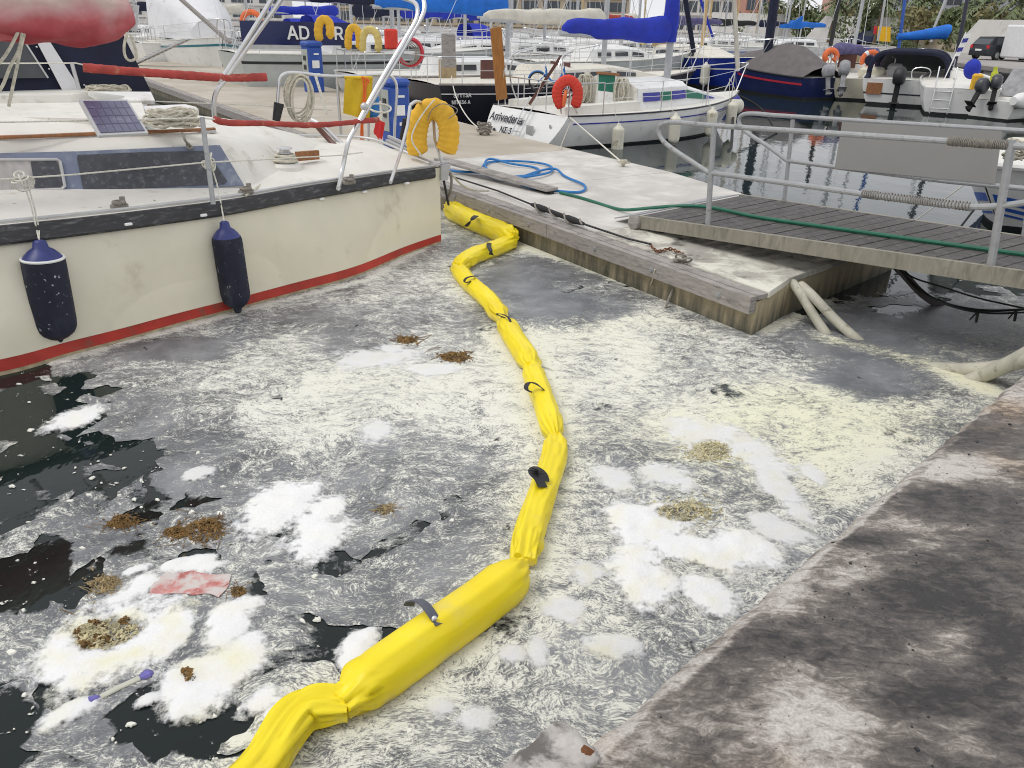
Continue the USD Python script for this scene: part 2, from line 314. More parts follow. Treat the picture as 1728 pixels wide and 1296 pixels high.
# floating scum: a thin film of grey scum, cream flecks and holes of dark water
MATS['scum'] = usdkit.material(stage, '/World/Looks/scum', {
    'g': ('geometry', {}), 'a': ('attribute', {'attribute': 'scum'}), 's': ('separate_color', {}),
    'wn': ('noise_texture', {'scale': 1.3, 'detail': 4, 'roughness': 0.55}), 'wc': ('vector_math', {'math_type': 'subtract', 'vector2': (0.5, 0.5, 0.5)}),
    'ws': ('vector_math', {'math_type': 'scale', 'scale': 0.65}), 'wp': ('vector_math', {'math_type': 'add'}),
    'an': ('mapping', {'rotation': (0, 0, -0.15), 'scale': (0.78, 1.25, 1)}),
    'fa': ('noise_texture', {'scale': 13, 'detail': 12, 'roughness': 0.78, 'distortion': 0.35}),
    'fb': ('noise_texture', {'scale': 85.0, 'detail': 7, 'roughness': 0.75, 'distortion': 0.5}),
    'fc': ('noise_texture', {'scale': 2.6, 'detail': 5, 'roughness': 0.6, 'distortion': 0.4}), 'fk': ('math', {'math_type': 'multiply_add', 'value2': 0.65, 'value3': -0.325}), 'dd': ('math', {'math_type': 'add'}),
    'mab': ('mix_float', {'fac': 0.52}),
    'th': ('math', {'math_type': 'multiply_add', 'value2': -0.25, 'value3': 0.634}),
    'df': ('math', {'math_type': 'subtract'}), 'fl': ('map_range', {'range_type': 'linear', 'from_min': -0.068, 'from_max': 0.066, 'clamp': True}),
    'fg': ('noise_texture', {'scale': 2.3, 'detail': 7, 'roughness': 0.62}),
    'film': ('rgb_ramp', {'ramp': [(0.3, (0.075, 0.08, 0.088)), (0.48, (0.145, 0.15, 0.16)), (0.7, (0.26, 0.265, 0.275))]}),
    'yk': ('math', {'math_type': 'multiply', 'value2': 0.72}), 'cy': ('mix', {'color1': (0.73, 0.73, 0.70), 'color2': (0.77, 0.75, 0.50)}),
    'tone': ('rgb_ramp', {'ramp': [(0.0, (0, 0, 0)), (0.32, (0.10, 0.10, 0.10)), (0.55, (0.45, 0.45, 0.45)), (0.8, (0.95, 0.95, 0.95)), (1.0, (1, 1, 1))]}),
    'co': ('mix', {}),
    'hn': ('noise_texture', {'scale': 3.6, 'detail': 10, 'roughness': 0.68, 'distortion': 0.4}), 'hv': ('voronoi_texture', {'feature': 'f1', 'scale': 3.6}), 'hc': ('separate_color', {}), 'hx': ('mix_float', {'fac': 0.42}),
    'hs': ('math', {'math_type': 'multiply_add', 'value2': 1.5, 'value3': -0.75}),
    'ha': ('math', {'math_type': 'add'}), 'hm': ('map_range', {'range_type': 'smoothstep', 'from_min': 0.43, 'from_max': 0.52}),
    'bl': ('noise_texture', {'scale': 12, 'detail': 6, 'roughness': 0.7}), 'bm': ('map_range', {'range_type': 'smoothstep', 'from_min': 0.63, 'from_max': 0.67}),
    'nf': ('math', {'math_type': 'subtract', 'value1': 1.0}), 'hf': ('math', {'math_type': 'multiply', 'use_clamp': True}), 'cb': ('math', {'math_type': 'maximum'}), 'bh': ('math', {'math_type': 'multiply'}),
    'b': ('bump', {'strength': 0.5, 'distance': 0.012}), 'rr': ('map_range', {'from_min': 0, 'from_max': 1, 'to_min': 0.3, 'to_max': 0.8}),
    'p': ('principled_bsdf', {'specular_ior_level': 0.42}), 't': ('transparent_bsdf', {}), 'm': ('mix_closure', {})},
    [('g.position', 'wn.vector'), ('wn.color', 'wc.vector1'), ('wc.vector', 'ws.vector1'), ('g.position', 'wp.vector1'), ('ws.vector', 'wp.vector2'),
     ('wp.vector', 'an.vector'), ('an.vector', 'fa.vector'), ('an.vector', 'fb.vector'), ('fa.fac', 'mab.a'), ('fb.fac', 'mab.b'), ('wp.vector', 'fc.vector'), ('fc.fac', 'fk.value1'),
     ('a.color', 's.color'), ('s.r', 'dd.value1'), ('fk.value', 'dd.value2'), ('dd.value', 'th.value1'), ('mab.result', 'df.value1'), ('th.value', 'df.value2'), ('df.value', 'fl.value'), ('fl.result', 'tone.fac'),
     ('wp.vector', 'fg.vector'), ('fg.fac', 'film.fac'), ('s.g', 'yk.value1'), ('yk.value', 'cy.fac'), ('film.color', 'co.color1'), ('cy.color', 'co.color2'), ('co.color', 'p.base_color'),
     ('g.position', 'hn.vector'), ('wp.vector', 'hv.vector'), ('hv.color', 'hc.color'), ('hn.fac', 'hx.a'), ('hc.r', 'hx.b'), ('hx.result', 'hs.value1'), ('hs.value', 'ha.value1'), ('s.b', 'ha.value2'), ('ha.value', 'hm.value'),
     ('g.position', 'bl.vector'), ('bl.fac', 'bm.value'), ('bm.result', 'nf.value2'), ('nf.value', 'hf.value1'), ('hm.result', 'hf.value2'), ('bm.result', 'bh.value1'), ('hm.result', 'bh.value2'), ('tone.color', 'cb.value1'), ('bh.value', 'cb.value2'), ('cb.value', 'co.fac'),
     ('cb.value', 'rr.value'), ('rr.result', 'p.roughness'),
     ('mab.result', 'b.height'), ('b.normal', 'p.normal'), ('hf.value', 'm.fac'), ('p.BSDF', 'm.closure1'), ('t.BSDF', 'm.closure2')], surface='m.closure')
gx, gy = np.meshgrid(np.arange(-6.5, 7.5, 0.035), np.arange(0.8, 11.6, 0.035), indexing='ij')
P = np.stack([gx, gy, np.full(gx.shape, 0.004)], -1); px, py = PX(P)
_wa, _wb = meshkit.fbm(P * [1.6, 1.6, 0] + 3, 4, 41) - 0.5, meshkit.fbm(P * [1.6, 1.6, 0] + 9, 4, 42) - 0.5; px = px + _wa * 190; py = py + _wb * 120
dens = paint(px, py, [(1300, 590, 420, 130, 0.5), (1010, 590, 190, 75, 0.8), (1280, 690, 260, 70, 0.76), (1450, 770, 150, 60, 0.82), (1440, 632, 80, 24, 0.05), (1600, 700, 90, 60, 0.5),
    (650, 650, 240, 80, 0.77), (480, 690, 140, 60, 0.72), (780, 690, 120, 60, 0.74), (330, 640, 120, 40, 0.6), (520, 800, 160, 60, 0.5), (690, 900, 200, 110, 0.42), (620, 1030, 200, 110, 0.38),
    (750, 1210, 220, 120, 0.58), (1000, 1040, 130, 160, 0.62), (1230, 900, 190, 110, 0.62), (900, 495, 130, 55, 0.08), (1010, 520, 60, 30, 0.3), (640, 500, 90, 40, 0.5), (345, 585, 95, 26, -0.3), (560, 540, 120, 30, 0.35),
    (1500, 560, 150, 60, 0.14), (1620, 480, 150, 40, 0.25), (200, 800, 200, 140, 0.3), (150, 1150, 200, 160, 0.42), (690, 470, 70, 30, 0.65), (1240, 600, 140, 40, 0.62)], 0.5)
yel = paint(px, py, [(1350, 720, 330, 90, 0.95), (1010, 570, 190, 60, 0.6), (1000, 1050, 170, 220, 0.4), (750, 1200, 220, 120, 0.35), (620, 640, 260, 80, 0.4), (1560, 590, 120, 40, 0.7)], 0.3)
hole = paint(px, py, [(60, 740, 130, 95, 0.95), (170, 800, 100, 55, 0.75), (250, 845, 60, 25, 0.8), (15, 690, 60, 60, 0.9), (60, 965, 130, 60, 0.85), (0, 840, 70, 60, 0.75), (140, 850, 60, 40, 0.2), (160, 760, 40, 20, 0.3),
    (15, 1190, 70, 80, 0.9), (270, 1225, 110, 55, 0.9), (370, 1275, 90, 40, 0.8), (505, 1165, 40, 28, 0.9), (180, 1005, 70, 20, 0.5), (600, 1010, 260, 120, 0.31), (300, 900, 300, 60, 0.33), (1440, 632, 60, 20, 0.2), (-150, 900, 160, 500, 0.85),
    (230, 720, 140, 40, 0.38), (440, 1180, 60, 80, 0.42), (620, 900, 200, 60, 0.2), (550, 1080, 160, 90, 0.34)], 0.1)
def near_line(pts, w):             # 1 on a drawn line of the place, falling off over w metres
    q = np.array([U(*p)[:2] for p in pts]); best = np.full(P.shape[:2], 9.0)
    for s0, s1 in zip(q[:-1], q[1:]):
        e = s1 - s0; t = np.clip(((P[..., :2] - s0) @ e) / (e @ e), 0, 1); best = np.minimum(best, np.linalg.norm(P[..., :2] - s0 - t[..., None] * e, axis=-1))
    return np.exp(-(best / w) ** 2)
nb_ = near_line([(757, 360), (868, 408), (772, 452), (848, 542), (897, 620), (938, 740), (916, 830), (884, 955), (740, 1080), (575, 1195), (505, 1215), (400, 1350)], .22); np_ = near_line([(780, 372), (870, 412), (1290, 558), (1350, 532), (1515, 456)], .10); nd_ = near_line([(1388, 570), (1470, 590), (1560, 612), (1670, 660)], .14)
nh_ = near_line([(0, 636), (390, 530), (620, 472), (690, 432), (747, 398)], .07)
dens = dens - .03 + .22 * nb_ + .42 * np_ + .4 * nd_ + .35 * nh_; yel = np.clip(yel + .4 * np_ + .6 * nd_ + .2 * nb_, 0, 1)
# the scum thins out past the end of the pontoon, where open water begins
out = np.clip((gy - (6.9 + 0.30 * (gx - 4.0))) / 1.4, 0, 1) * (gx > 2.2)
hole = np.maximum(hole, out * 1.4); hole = np.where(gx > 6.6, np.maximum(hole, (gx - 6.6) * 1.2), hole)
keep = ~((gx - gy > -0.9)) & (hole < 0.99) & (gx > -1.25 * gy - 1.5)
v, f = grid_mesh(P); kf = keep.ravel()[f].all(1); f = f[kf]; used = np.unique(f); remap = np.zeros(len(v), int); remap[used] = np.arange(len(used))
scum = obj('scum', (v[used], remap[np.vstack([f[:, [0, 1, 2]], f[:, [0, 2, 3]]])]), 'scum', smooth=False, kind='stuff', label='grey and cream scum film with yellowish flecks floating on the dark water', cat='scum')
masks(scum, 'scum', np.stack([dens, yel, hole], -1).reshape(-1, 3)[used])

# ---------------------------------------------------------------- the concrete quay underfoot
QZ = 1.0; _qa, _qb = U(925, 1288, QZ), U(1728, 616, QZ); QD = unit((_qb - _qa) * [1, 1, 0]); QN = np.array([QD[1], -QD[0], 0])           # along the edge, and inland from it
Q0 = (_qa + _qb) / 2; Q0 = Q0 - QD * (Q0 @ QD); Q0[2] = 0
MATS['quay_concrete'] = usdkit.material(stage, '/World/Looks/quay_concrete', {
    'g': ('geometry', {}), 'a': ('attribute', {'attribute': 'stain'}), 's': ('separate_color', {}),
    'mp': ('mapping', {'rotation': (0, 0, 0.785), 'scale': (0.85, 1.75, 1)}),
    'n1': ('noise_texture', {'scale': 2.1, 'detail': 12, 'roughness': 0.68, 'distortion': 0.7}), 'k1': ('math', {'math_type': 'multiply_add', 'value2': 1.6, 'value3': -0.8}),
    'ad0': ('math', {'math_type': 'add'}), 'n2': ('noise_texture', {'scale': 19, 'detail': 11, 'roughness': 0.76, 'distortion': 0.8}), 'k2': ('math', {'math_type': 'multiply_add', 'value2': 1.7, 'value3': -0.85}), 'ad': ('math', {'math_type': 'add'}),
    'rp': ('rgb_ramp', {'ramp': [(0.0, (0.035, 0.032, 0.031)), (0.22, (0.088, 0.077, 0.07)), (0.45, (0.18, 0.158, 0.14)), (0.62, (0.35, 0.315, 0.28)), (0.84, (0.56, 0.525, 0.485))]}),
    'nb': ('noise_texture', {'scale': 1.3, 'detail': 4}), 'br': ('rgb_ramp', {'ramp': [(0.52, (1, 1, 1)), (0.66, (1.0, 0.82, 0.62))]}), 'mb': ('mix', {'mix_type': 'multiply', 'fac': 1.0}),
    'nf': ('noise_texture', {'scale': 130, 'detail': 4, 'roughness': 0.7}), 'rf': ('rgb_ramp', {'ramp': [(0.3, (0.72, 0.72, 0.72)), (0.7, (1.25, 1.25, 1.25))]}), 'mf': ('mix', {'mix_type': 'multiply', 'fac': 1.0}),
    'vo': ('voronoi_texture', {'feature': 'f1', 'scale': 23, 'randomness': 1.0}), 'vs': ('separate_color', {}), 'vt': ('map_range', {'from_min': 0.7, 'from_max': 1.0, 'to_min': 0.0, 'to_max': 0.16, 'clamp': True}),
    'vl': ('math', {'math_type': 'less_than'}), 'vm': ('mix', {'color2': (0.03, 0.027, 0.025)}), 'vn': ('noise_texture', {'scale': 1.7, 'detail': 2}), 'vg': ('map_range', {'from_min': 0.42, 'from_max': 0.6, 'clamp': True}), 'vk': ('math', {'math_type': 'multiply'}),
    'nd': ('noise_texture', {'scale': 40, 'detail': 3}), 'vd': ('vector_math', {'math_type': 'scale', 'scale': 0.035}), 'vp': ('vector_math', {'math_type': 'add'}),
    'bh0': ('math', {'math_type': 'add'}), 'b': ('bump', {'strength': 0.8, 'distance': 0.007}), 'rg': ('map_range', {'from_min': 0.2, 'from_max': 0.7, 'to_min': 0.42, 'to_max': 0.9, 'clamp': True}),
    'p': ('principled_bsdf', {'specular_ior_level': 0.35})},
    [('g.position', 'mp.vector'), ('mp.vector', 'n1.vector'), ('n1.fac', 'k1.value1'), ('k1.value', 'ad0.value1'), ('a.color', 's.color'), ('s.r', 'ad0.value2'), ('mp.vector', 'n2.vector'), ('n2.fac', 'k2.value1'), ('ad0.value', 'ad.value1'), ('k2.value', 'ad.value2'), ('ad.value', 'rp.fac'),
     ('g.position', 'nb.vector'), ('nb.fac', 'br.fac'), ('rp.color', 'mb.color1'), ('br.color', 'mb.color2'), ('g.position', 'nf.vector'), ('nf.fac', 'rf.fac'), ('mb.color', 'mf.color1'), ('rf.color', 'mf.color2'),
     ('g.position', 'nd.vector'), ('nd.color', 'vd.vector1'), ('g.position', 'vp.vector1'), ('vd.vector', 'vp.vector2'), ('vp.vector', 'vo.vector'), ('vo.color', 'vs.color'), ('vs.r', 'vt.value'), ('vo.distance', 'vl.value1'), ('vt.result', 'vl.value2'),
     ('g.position', 'vn.vector'), ('vn.fac', 'vg.value'), ('vg.result', 'vk.value1'), ('vl.value', 'vk.value2'), ('vk.value', 'vm.fac'), ('mf.color', 'vm.color1'), ('vm.color', 'p.base_color'),
     ('nf.fac', 'bh0.value1'), ('n2.fac', 'bh0.value2'), ('bh0.value', 'b.height'), ('b.normal', 'p.normal'), ('ad.value', 'rg.value'), ('rg.result', 'p.roughness')], surface='p.BSDF')
ua = np.concatenate([np.arange(-3, 0.6, 0.2), np.arange(0.6, 4.8, 0.013), np.arange(4.8, 16, 0.25)])
wa = np.concatenate([np.arange(0.075, 1.6, 0.016), np.arange(1.6, 14, 0.4)])          # inland
prof = [(-0.012, -1.6), (-0.006, -0.6), (0.0, -0.35), (0.002, -0.2), (0.004, -0.12), (0.008, -0.07), (0.014, -0.042), (0.022, -0.024), (0.034, -0.012), (0.05, -0.004), (0.062, 0.0)] + [(w, 0.0) for w in wa]
W = np.array(prof); uu, ww = np.meshgrid(ua, W[:, 0], indexing='ij'); _, zz = np.meshgrid(ua, W[:, 1], indexing='ij')
pt = np.stack([uu, ww, zz], -1)
chip = meshkit.fbm(pt * [11, 0, 9] + 3, 5, 5) - 0.5; rough = meshkit.fbm(pt * 26, 4, 9) - 0.5; broad = meshkit.fbm(pt * [1.1, 1.1, 0.0], 3, 2) - 0.5
edge = np.exp(-((ww - 0.02) / 0.06) ** 2)
ww2 = ww + edge * (chip * 0.02); zz2 = zz - edge * np.maximum(chip, 0) * 0.03 + rough * 0.006 * (0.35 + edge) + broad * 0.02 * (ww > 0.05)
QP = Q0 + QD * uu[..., None] + QN * ww2[..., None]; QP[..., 2] = QZ + zz2
qx, qy = PX(QP)
stain = paint(qx, qy, [(1380, 1220, 150, 130, 0.93), (1300, 1010, 70, 45, 0.8), (1450, 970, 60, 28, 0.75), (1600, 790, 110, 26, 0.95), (1560, 1085, 110, 30, 0.78), (1640, 1240, 70, 30, 0.75), (1130, 1240, 60, 45, 0.62), (1700, 660, 60, 30, 0.75), (1520, 900, 60, 30, 0.7),
    (1450, 1080, 130, 55, 0.18), (1600, 990, 130, 55, 0.13), (1700, 1090, 60, 60, 0.05), (1480, 910, 60, 22, 0.16), (1340, 1065, 70, 30, 0.22), (1200, 1150, 90, 60, 0.3), (1230, 1090, 60, 40, 0.25), (1600, 850, 140, 30, 0.2), (1560, 1190, 100, 60, 0.22), (1690, 1220, 50, 60, 0.2), (1130, 1200, 50, 60, 0.38), (1640, 720, 80, 30, 0.33), (1700, 900, 60, 40, 0.22)], 0.42)
stain = stain - 0.045; stain = np.where(ww < 0.06 + 0.05 * broad, 0.66, stain); stain = np.where(zz < -0.3, 0.3, stain)
v, f = grid_mesh(QP)
quay = struct('quay', (v, np.vstack([f[:, [0, 1, 2]], f[:, [0, 2, 3]]])), 'quay_concrete', smooth=True)
masks(quay, 'stain', np.repeat(stain.reshape(-1, 1), 3, 1))
# loose lump of concrete with a rusty rod end, at the corner of the edge
rng = np.random.default_rng(4)
c = U(925, 1300, QZ - 0.012); bl = trimesh.creation.box((0.24, 0.15, 0.075)); bl.apply_scale(1.0)
for _ in range(4): bl = bl.subdivide()
lv = np.array(bl.vertices); ln_ = lv / (np.abs(lv / [0.12, 0.075, 0.0375]).max(1, keepdims=True) + 1e-9); rr_ = (np.abs(lv / [0.12, 0.075, 0.0375]) ** 5).sum(1) ** (1 / 5.); lv = lv / rr_[:, None] * np.abs(lv / [0.12, 0.075, 0.0375]).max(1, keepdims=True)
lv = lv * (1 + 0.5 * (meshkit.fbm(lv * 22 + 7, 4, 3) - 0.5)[:, None]) + (meshkit.fbm(lv * 90, 3, 8) - 0.5)[:, None] * 0.008; lf = np.array(bl.faces); bl = M(); bl.add((lv * .85) @ rotz(0.75).T + c, lf)
pm('concrete_grey', (0.4, 0.375, 0.35), 0.9, 0.3, 14, bump=0.006, bscale=80, dirt=(0.13, 0.118, 0.108), dscale=11, dlev=(0.46, 0.62))
lump = thing('concrete_lump', 'broken grey concrete lump with a rusty pipe end on the quay edge', 'rubble', c)
obj('lump', bl, 'concrete_grey', lump, smooth=True)
rp = M(); q = U(990, 1272, QZ + 0.006); rp.lathe([(0.0, -0.03), (0.017, -0.03), (0.019, 0.0), (0.015, 0.012), (0.011, 0.008), (0.0, -0.004)], q, frame([0.5, 0.7, 0.5]) @ np.array([[0, 0, 1], [1, 0, 0], [0, 1, 0.]]), 14)
obj('pipe_end', rp, 'rust', lump)
# crumbs of grit lying on the quay
gr = M(); rng = np.random.default_rng(11)
for k in range(300):
    a, w = rng.uniform(0.7, 4.2), abs(rng.normal(0, 0.45)) + 0.03; s = 0.001 + 0.0009 * rng.exponential()
    gr.box(Q0 + QD * a + QN * w + [0, 0, QZ + 0.012], (s * 2, s * 1.5, s), rotz(rng.uniform(0, 6)))
obj('grit', gr, 'antifoul', smooth=False, kind='stuff', label='dark crumbs of grit scattered along the edge of the stained quay', cat='grit')

# ---------------------------------------------------------------- foam and floating rubbish
MATS['foam'] = usdkit.material(stage, '/World/Looks/foam', {
    'g': ('geometry', {}), 'a': ('attribute', {'attribute': 'body'}), 's': ('separate_color', {}),
    'n': ('noise_texture', {'scale': 22, 'detail': 10, 'roughness': 0.7}), 'k': ('math', {'math_type': 'multiply_add', 'value2': 1.5, 'value3': -0.75}), 'ad': ('math', {'math_type': 'add'}),
    'al': ('map_range', {'range_type': 'smoothstep', 'from_min': 0.0, 'from_max': 0.5}),
    'tv': ('math', {'math_type': 'multiply'}), 'ny': ('noise_texture', {'scale': 6, 'detail': 4}), 'my': ('map_range', {'from_min': 0.45, 'from_max': 0.75, 'clamp': True}), 'mm': ('math', {'math_type': 'multiply'}), 'cc': ('mix', {'color1': (0.79, 0.79, 0.785), 'color2': (0.76, 0.73, 0.53)}),
    'b': ('bump', {'strength': 0.35, 'distance': 0.006}), 'nb': ('voronoi_texture', {'feature': 'smooth_f1', 'scale': 70, 'smoothness': .4}),
    'p': ('principled_bsdf', {'roughness': 0.8, 'specular_ior_level': 0.2, 'subsurface_weight': 0.25, 'subsurface_scale': 0.02, 'subsurface_radius': (1, 1, 1)}), 't': ('transparent_bsdf', {}), 'm': ('mix_closure', {})},
    [('g.position', 'n.vector'), ('n.fac', 'k.value1'), ('k.value', 'ad.value1'), ('a.color', 's.color'), ('s.r', 'ad.value2'), ('ad.value', 'al.value'), ('al.result', 'tv.value1'), ('s.b', 'tv.value2'),
     ('g.position', 'ny.vector'), ('ny.fac', 'my.value'), ('my.result', 'mm.value1'), ('s.g', 'mm.value2'), ('mm.value', 'cc.fac'), ('cc.color', 'p.base_color'),
     ('g.position', 'nb.vector'), ('nb.distance', 'b.height'), ('b.normal', 'p.normal'), ('tv.value', 'm.fac'), ('t.BSDF', 'm.closure1'), ('p.BSDF', 'm.closure2')], surface='m.closure')
def foam(seed, label, lobes, h=0.05, yellow=0.3, hollow=None):
    rng = np.random.default_rng(seed); cs = []; h = h * 0.42; lobes = [(x, y, a * 1.08, b * 1.08) for x, y, a, b in lobes]
    for cx, cy, rx, ry in lobes:
        c = U(cx, cy); ex = np.linalg.norm(U(cx + rx, cy) - c); ey = np.linalg.norm(U(cx, cy - ry) - U(cx, cy + ry)) / 2; cs.append((c, ex, ey, unit(U(cx + rx, cy) - c), unit(U(cx, cy - ry) - c)))
    pts = np.array([c for c, *_ in cs]); r = max(max(e[1], e[2]) for e in cs) * 1.5
    lo, hi = pts.min(0) - r, pts.max(0) + r; step = max(0.012, (hi - lo)[:2].max() / 110)
    X, Yv = np.meshgrid(np.arange(lo[0], hi[0], step), np.arange(lo[1], hi[1], step), indexing='ij'); body = np.full(X.shape, -1.0); Z = np.zeros(X.shape)
    p3 = np.stack([X, Yv, 0 * X], -1); wob = meshkit.fbm(p3 * 6.5 + seed, 5, seed) - 0.5; puff = meshkit.fbm(p3 * 13 + 5, 4, seed + 1)
    for c, ex, ey, ax, ay in cs:
        a = (X - c[0]) * ax[0] + (Yv - c[1]) * ax[1]; b = (X - c[0]) * ay[0] + (Yv - c[1]) * ay[1]
        d = 1 - np.sqrt((a / ex) ** 2 + (b / ey) ** 2) + wob * 1.0; body = np.maximum(body, d)
    if hollow is not None:
        hx, hy, hr, hs = hollow; c = U(hx, hy); ex = np.linalg.norm(U(hx + hr, hy) - c); ey = np.linalg.norm(U(hx, hy - hs) - U(hx, hy + hs)) / 2
        body = np.minimum(body, (np.sqrt(((X - c[0]) / ex) ** 2 + ((Yv - c[1]) / ey) ** 2) - 1 + wob * 0.8) * 0.9 + 0.25)
    bb = np.clip(body, 0, 0.8); Z = 0.007 + h * np.sqrt(bb / 0.8) * (0.45 + 0.8 * puff); Z = np.where(body < 0, 0.007, Z)
    v, f = grid_mesh(np.stack([X, Yv, Z], -1)); ok = (body > -0.2).ravel(); f = f[ok[f].all(1)]
    if not len(f): return
    u = np.unique(f); rm = np.zeros(len(v), int); rm[u] = np.arange(len(u))
    o = obj('foam_patch', (v[u], rm[np.vstack([f[:, [0, 1, 2]], f[:, [0, 2, 3]]])]), 'foam', smooth=True, label=label, cat='foam')
    b = body.ravel()[u]; masks(o, 'body', np.stack([b * 1.0 + 0.1, np.full(len(b), min(1, yellow * 1.2 + .25)), b * 0 + (0.95 if h > .013 else .8)], -1))
foam(1, 'largest pure white foam mound, left of the yellow boom', [(470, 860, 62, 45), (530, 900, 55, 50), (555, 870, 30, 30)], 0.07, 0.0)
foam(2, 'small white foam oval beside the open dark water', [(135, 707, 42, 17)], 0.04, 0.1)
foam(3, 'tiny white foam oval between dark water and largest foam mound', [(333, 802, 22, 11)], 0.03, 0.0)
foam(4, 'long flat white foam streak below the two straw clumps near boom', [(640, 606, 78, 19), (730, 625, 40, 12), (660, 592, 30, 9)], 0.02, 0.15)
foam(5, 'foam ring around the biggest patch of brown debris', [(185, 1085, 112, 62), (285, 1072, 36, 36), (110, 1130, 40, 26)], 0.045, 0.7, (180, 1075, 62, 30))
foam(6, 'wide cream foam mound with a brown clump on its left side', [(370, 1140, 88, 58), (330, 1185, 40, 28), (405, 1120, 50, 45)], 0.05, 0.5)
foam(7, 'round white foam cap right of the foam ring', [(392, 1035, 36, 30), (380, 1070, 35, 28)], 0.05, 0.35)
foam(8, 'white foam tuft touching the left side of the boom at its near end', [(440, 1190, 38, 26), (465, 1205, 26, 22)], 0.05, 0.05)
foam(9, 'ragged white foam between the red plastic sheet and the foam ring', [(235, 995, 38, 20), (205, 1012, 36, 18), (225, 965, 22, 8)], 0.035, 0.15)
foam(10, 'white foam roll lying on the top edge of the red plastic sheet', [(335, 952, 38, 14), (355, 960, 26, 13), (300, 955, 24, 10)], 0.045, 0.0)
foam(11, 'cream foam lump below the plastic tube with purple ends', [(112, 1208, 42, 22), (95, 1222, 26, 14)], 0.045, 0.7)
foam(12, 'little white foam ball under the wide cream foam mound', [(250, 1182, 22, 13)], 0.035, 0.0)
foam(13, 'white foam tuft against the thick straight section of the boom', [(606, 1098, 30, 34), (620, 1080, 22, 20)], 0.06, 0.0)
foam(14, 'broad thin foam veil right of the boom, farthest of the large ones', [(1165, 735, 40, 28), (1210, 730, 60, 20), (1270, 770, 50, 30), (1310, 820, 30, 35)], 0.018, 0.3, (1200, 760, 34, 15))
foam(15, 'flat white foam island just right of the dark handle on the boom', [(1035, 808, 36, 24)], 0.02, 0.25)
foam(16, 'flat white foam island between the boom and the thin foam veil', [(1120, 803, 48, 24), (1150, 815, 30, 16)], 0.02, 0.15)
foam(17, 'big thick white foam bank nearest to the quay edge', [(1085, 975, 72, 58), (1110, 880, 70, 28), (1070, 890, 50, 36), (1180, 935, 80, 30), (1250, 925, 60, 28)], 0.06, 0.35, (1150, 868, 46, 16))
foam(18, 'round cream foam lobe between the thick foam bank and quay', [(1192, 1000, 44, 36)], 0.045, 0.4)
foam(19, 'thin foam tongue touching the quay edge above the thick bank', [(1325, 900, 48, 20), (1290, 880, 28, 14)], 0.02, 0.1)
foam(20, 'foam smear with a yellow rim midway between boom and quay edge', [(1025, 1095, 48, 22), (1050, 1090, 30, 14)], 0.03, 0.6)
foam(21, 'upright white foam oval, right one of the pair beside the boom', [(908, 1100, 18, 28)], 0.03, 0.05)
foam(22, 'slanting cream foam oval, left one of the pair beside the boom', [(866, 1106, 26, 20)], 0.03, 0.5)
foam(23, 'white foam puff right of the near bend in the boom, higher of two', [(742, 1196, 26, 17)], 0.03, 0.1)
foam(24, 'pale foam puff right of the near bend in the boom, lower of two', [(805, 1215, 36, 24)], 0.03, 0.2)
foam(25, 'faint foam spot in the whitest scum halfway along the boom', [(635, 728, 30, 18)], 0.015, 0.1)
foam(26, 'long faint foam patch right of the boom with steep slope towards quay', [(1345, 860, 24, 26), (1370, 800, 0.1 + 18, 20)], 0.015, 0.2)
foam(27, 'cream foam oval right of the boom below its pinched joint', [(950, 1030, 36, 20), (985, 965, 30, 20)], 0.015, 0.6)
# small cakes of foam and scum, uncountable
rng = np.random.default_rng(77); cr = M()
for k in range(300):
    x, y = (rng.uniform(0, 420), rng.uniform(640, 1290)) if k < 150 else (rng.uniform(450, 1250), rng.uniform(620, 1290))
    c = U(x, y); 
    if c[0] - c[1] > -1.05: continue
    s = min(rng.lognormal(-4.8, 0.65), .022); n = 11; a = np.arange(n) * 2 * math.pi / n; rr = s * rng.uniform(0.5, 1.2, n)
    ring = np.stack([rr * np.cos(a), rr * np.sin(a) * rng.uniform(0.5, 1), 0 * a], 1) @ rotz(rng.uniform(0, 3)).T
    cr.loft([ring + c + [0, 0, 0.003], ring * 0.75 + c + [0, 0, 0.006 + s * 0.16]])
pm('foam_flake', (0.72, 0.71, 0.64), 0.8, 0.2, 8)
obj('foam_flakes', cr, 'foam_flake', smooth=True, kind='stuff', label='small cream foam flakes scattered over the scum and dark water', cat='foam flakes')

pm('weed_brown', (0.19, 0.11, 0.035), 0.85, 0.65, 30); pm('crumb_cream', (0.5, 0.45, 0.28), 0.85, 0.45, 25); pm('weed_pale', (0.33, 0.25, 0.13), 0.85, 0.5, 25)
def clump(seed, label, spots, mat, n, size, h=0.03, cat='debris', name='weed_clump'):
    rng = np.random.default_rng(seed); m = M()
    for k in range(n):
        cx, cy, rx, ry = spots[rng.integers(len(spots))]; a, r = rng.uniform(0, 6.28), math.sqrt(rng.uniform(0, 1)) * (1 + .35 * rng.exponential() * (rng.uniform() < .3)); q = U(cx + rx * r * math.cos(a), cy + ry * r * math.sin(a))
        s = size * rng.uniform(0.5, 1.5); R = trimesh.transformations.euler_matrix(*rng.uniform(-1, 1, 2), rng.uniform(0, 6))[:3, :3]
        (m.tube([q + [0, 0, .006], q + np.r_[rng.normal(0, size * 4, 2), .012], q + np.r_[rng.normal(0, size * 6, 2), .007]], size * .22, 4) if k % 9 == 0 else m.box(q + [0, 0, 0.006 + h * max(0, 1 - r) * rng.uniform(0.3, 1)], (s * rng.uniform(1, 2.6), s * rng.uniform(.5, 1), s * 0.35), R))
    obj(name, m, mat, smooth=False, label=label, cat=cat)
clump(1, 'small round clump of brown rotten weed by the dark water', [(210, 881, 24, 11), (200, 886, 20, 7)], 'weed_brown', 420, 0.007)
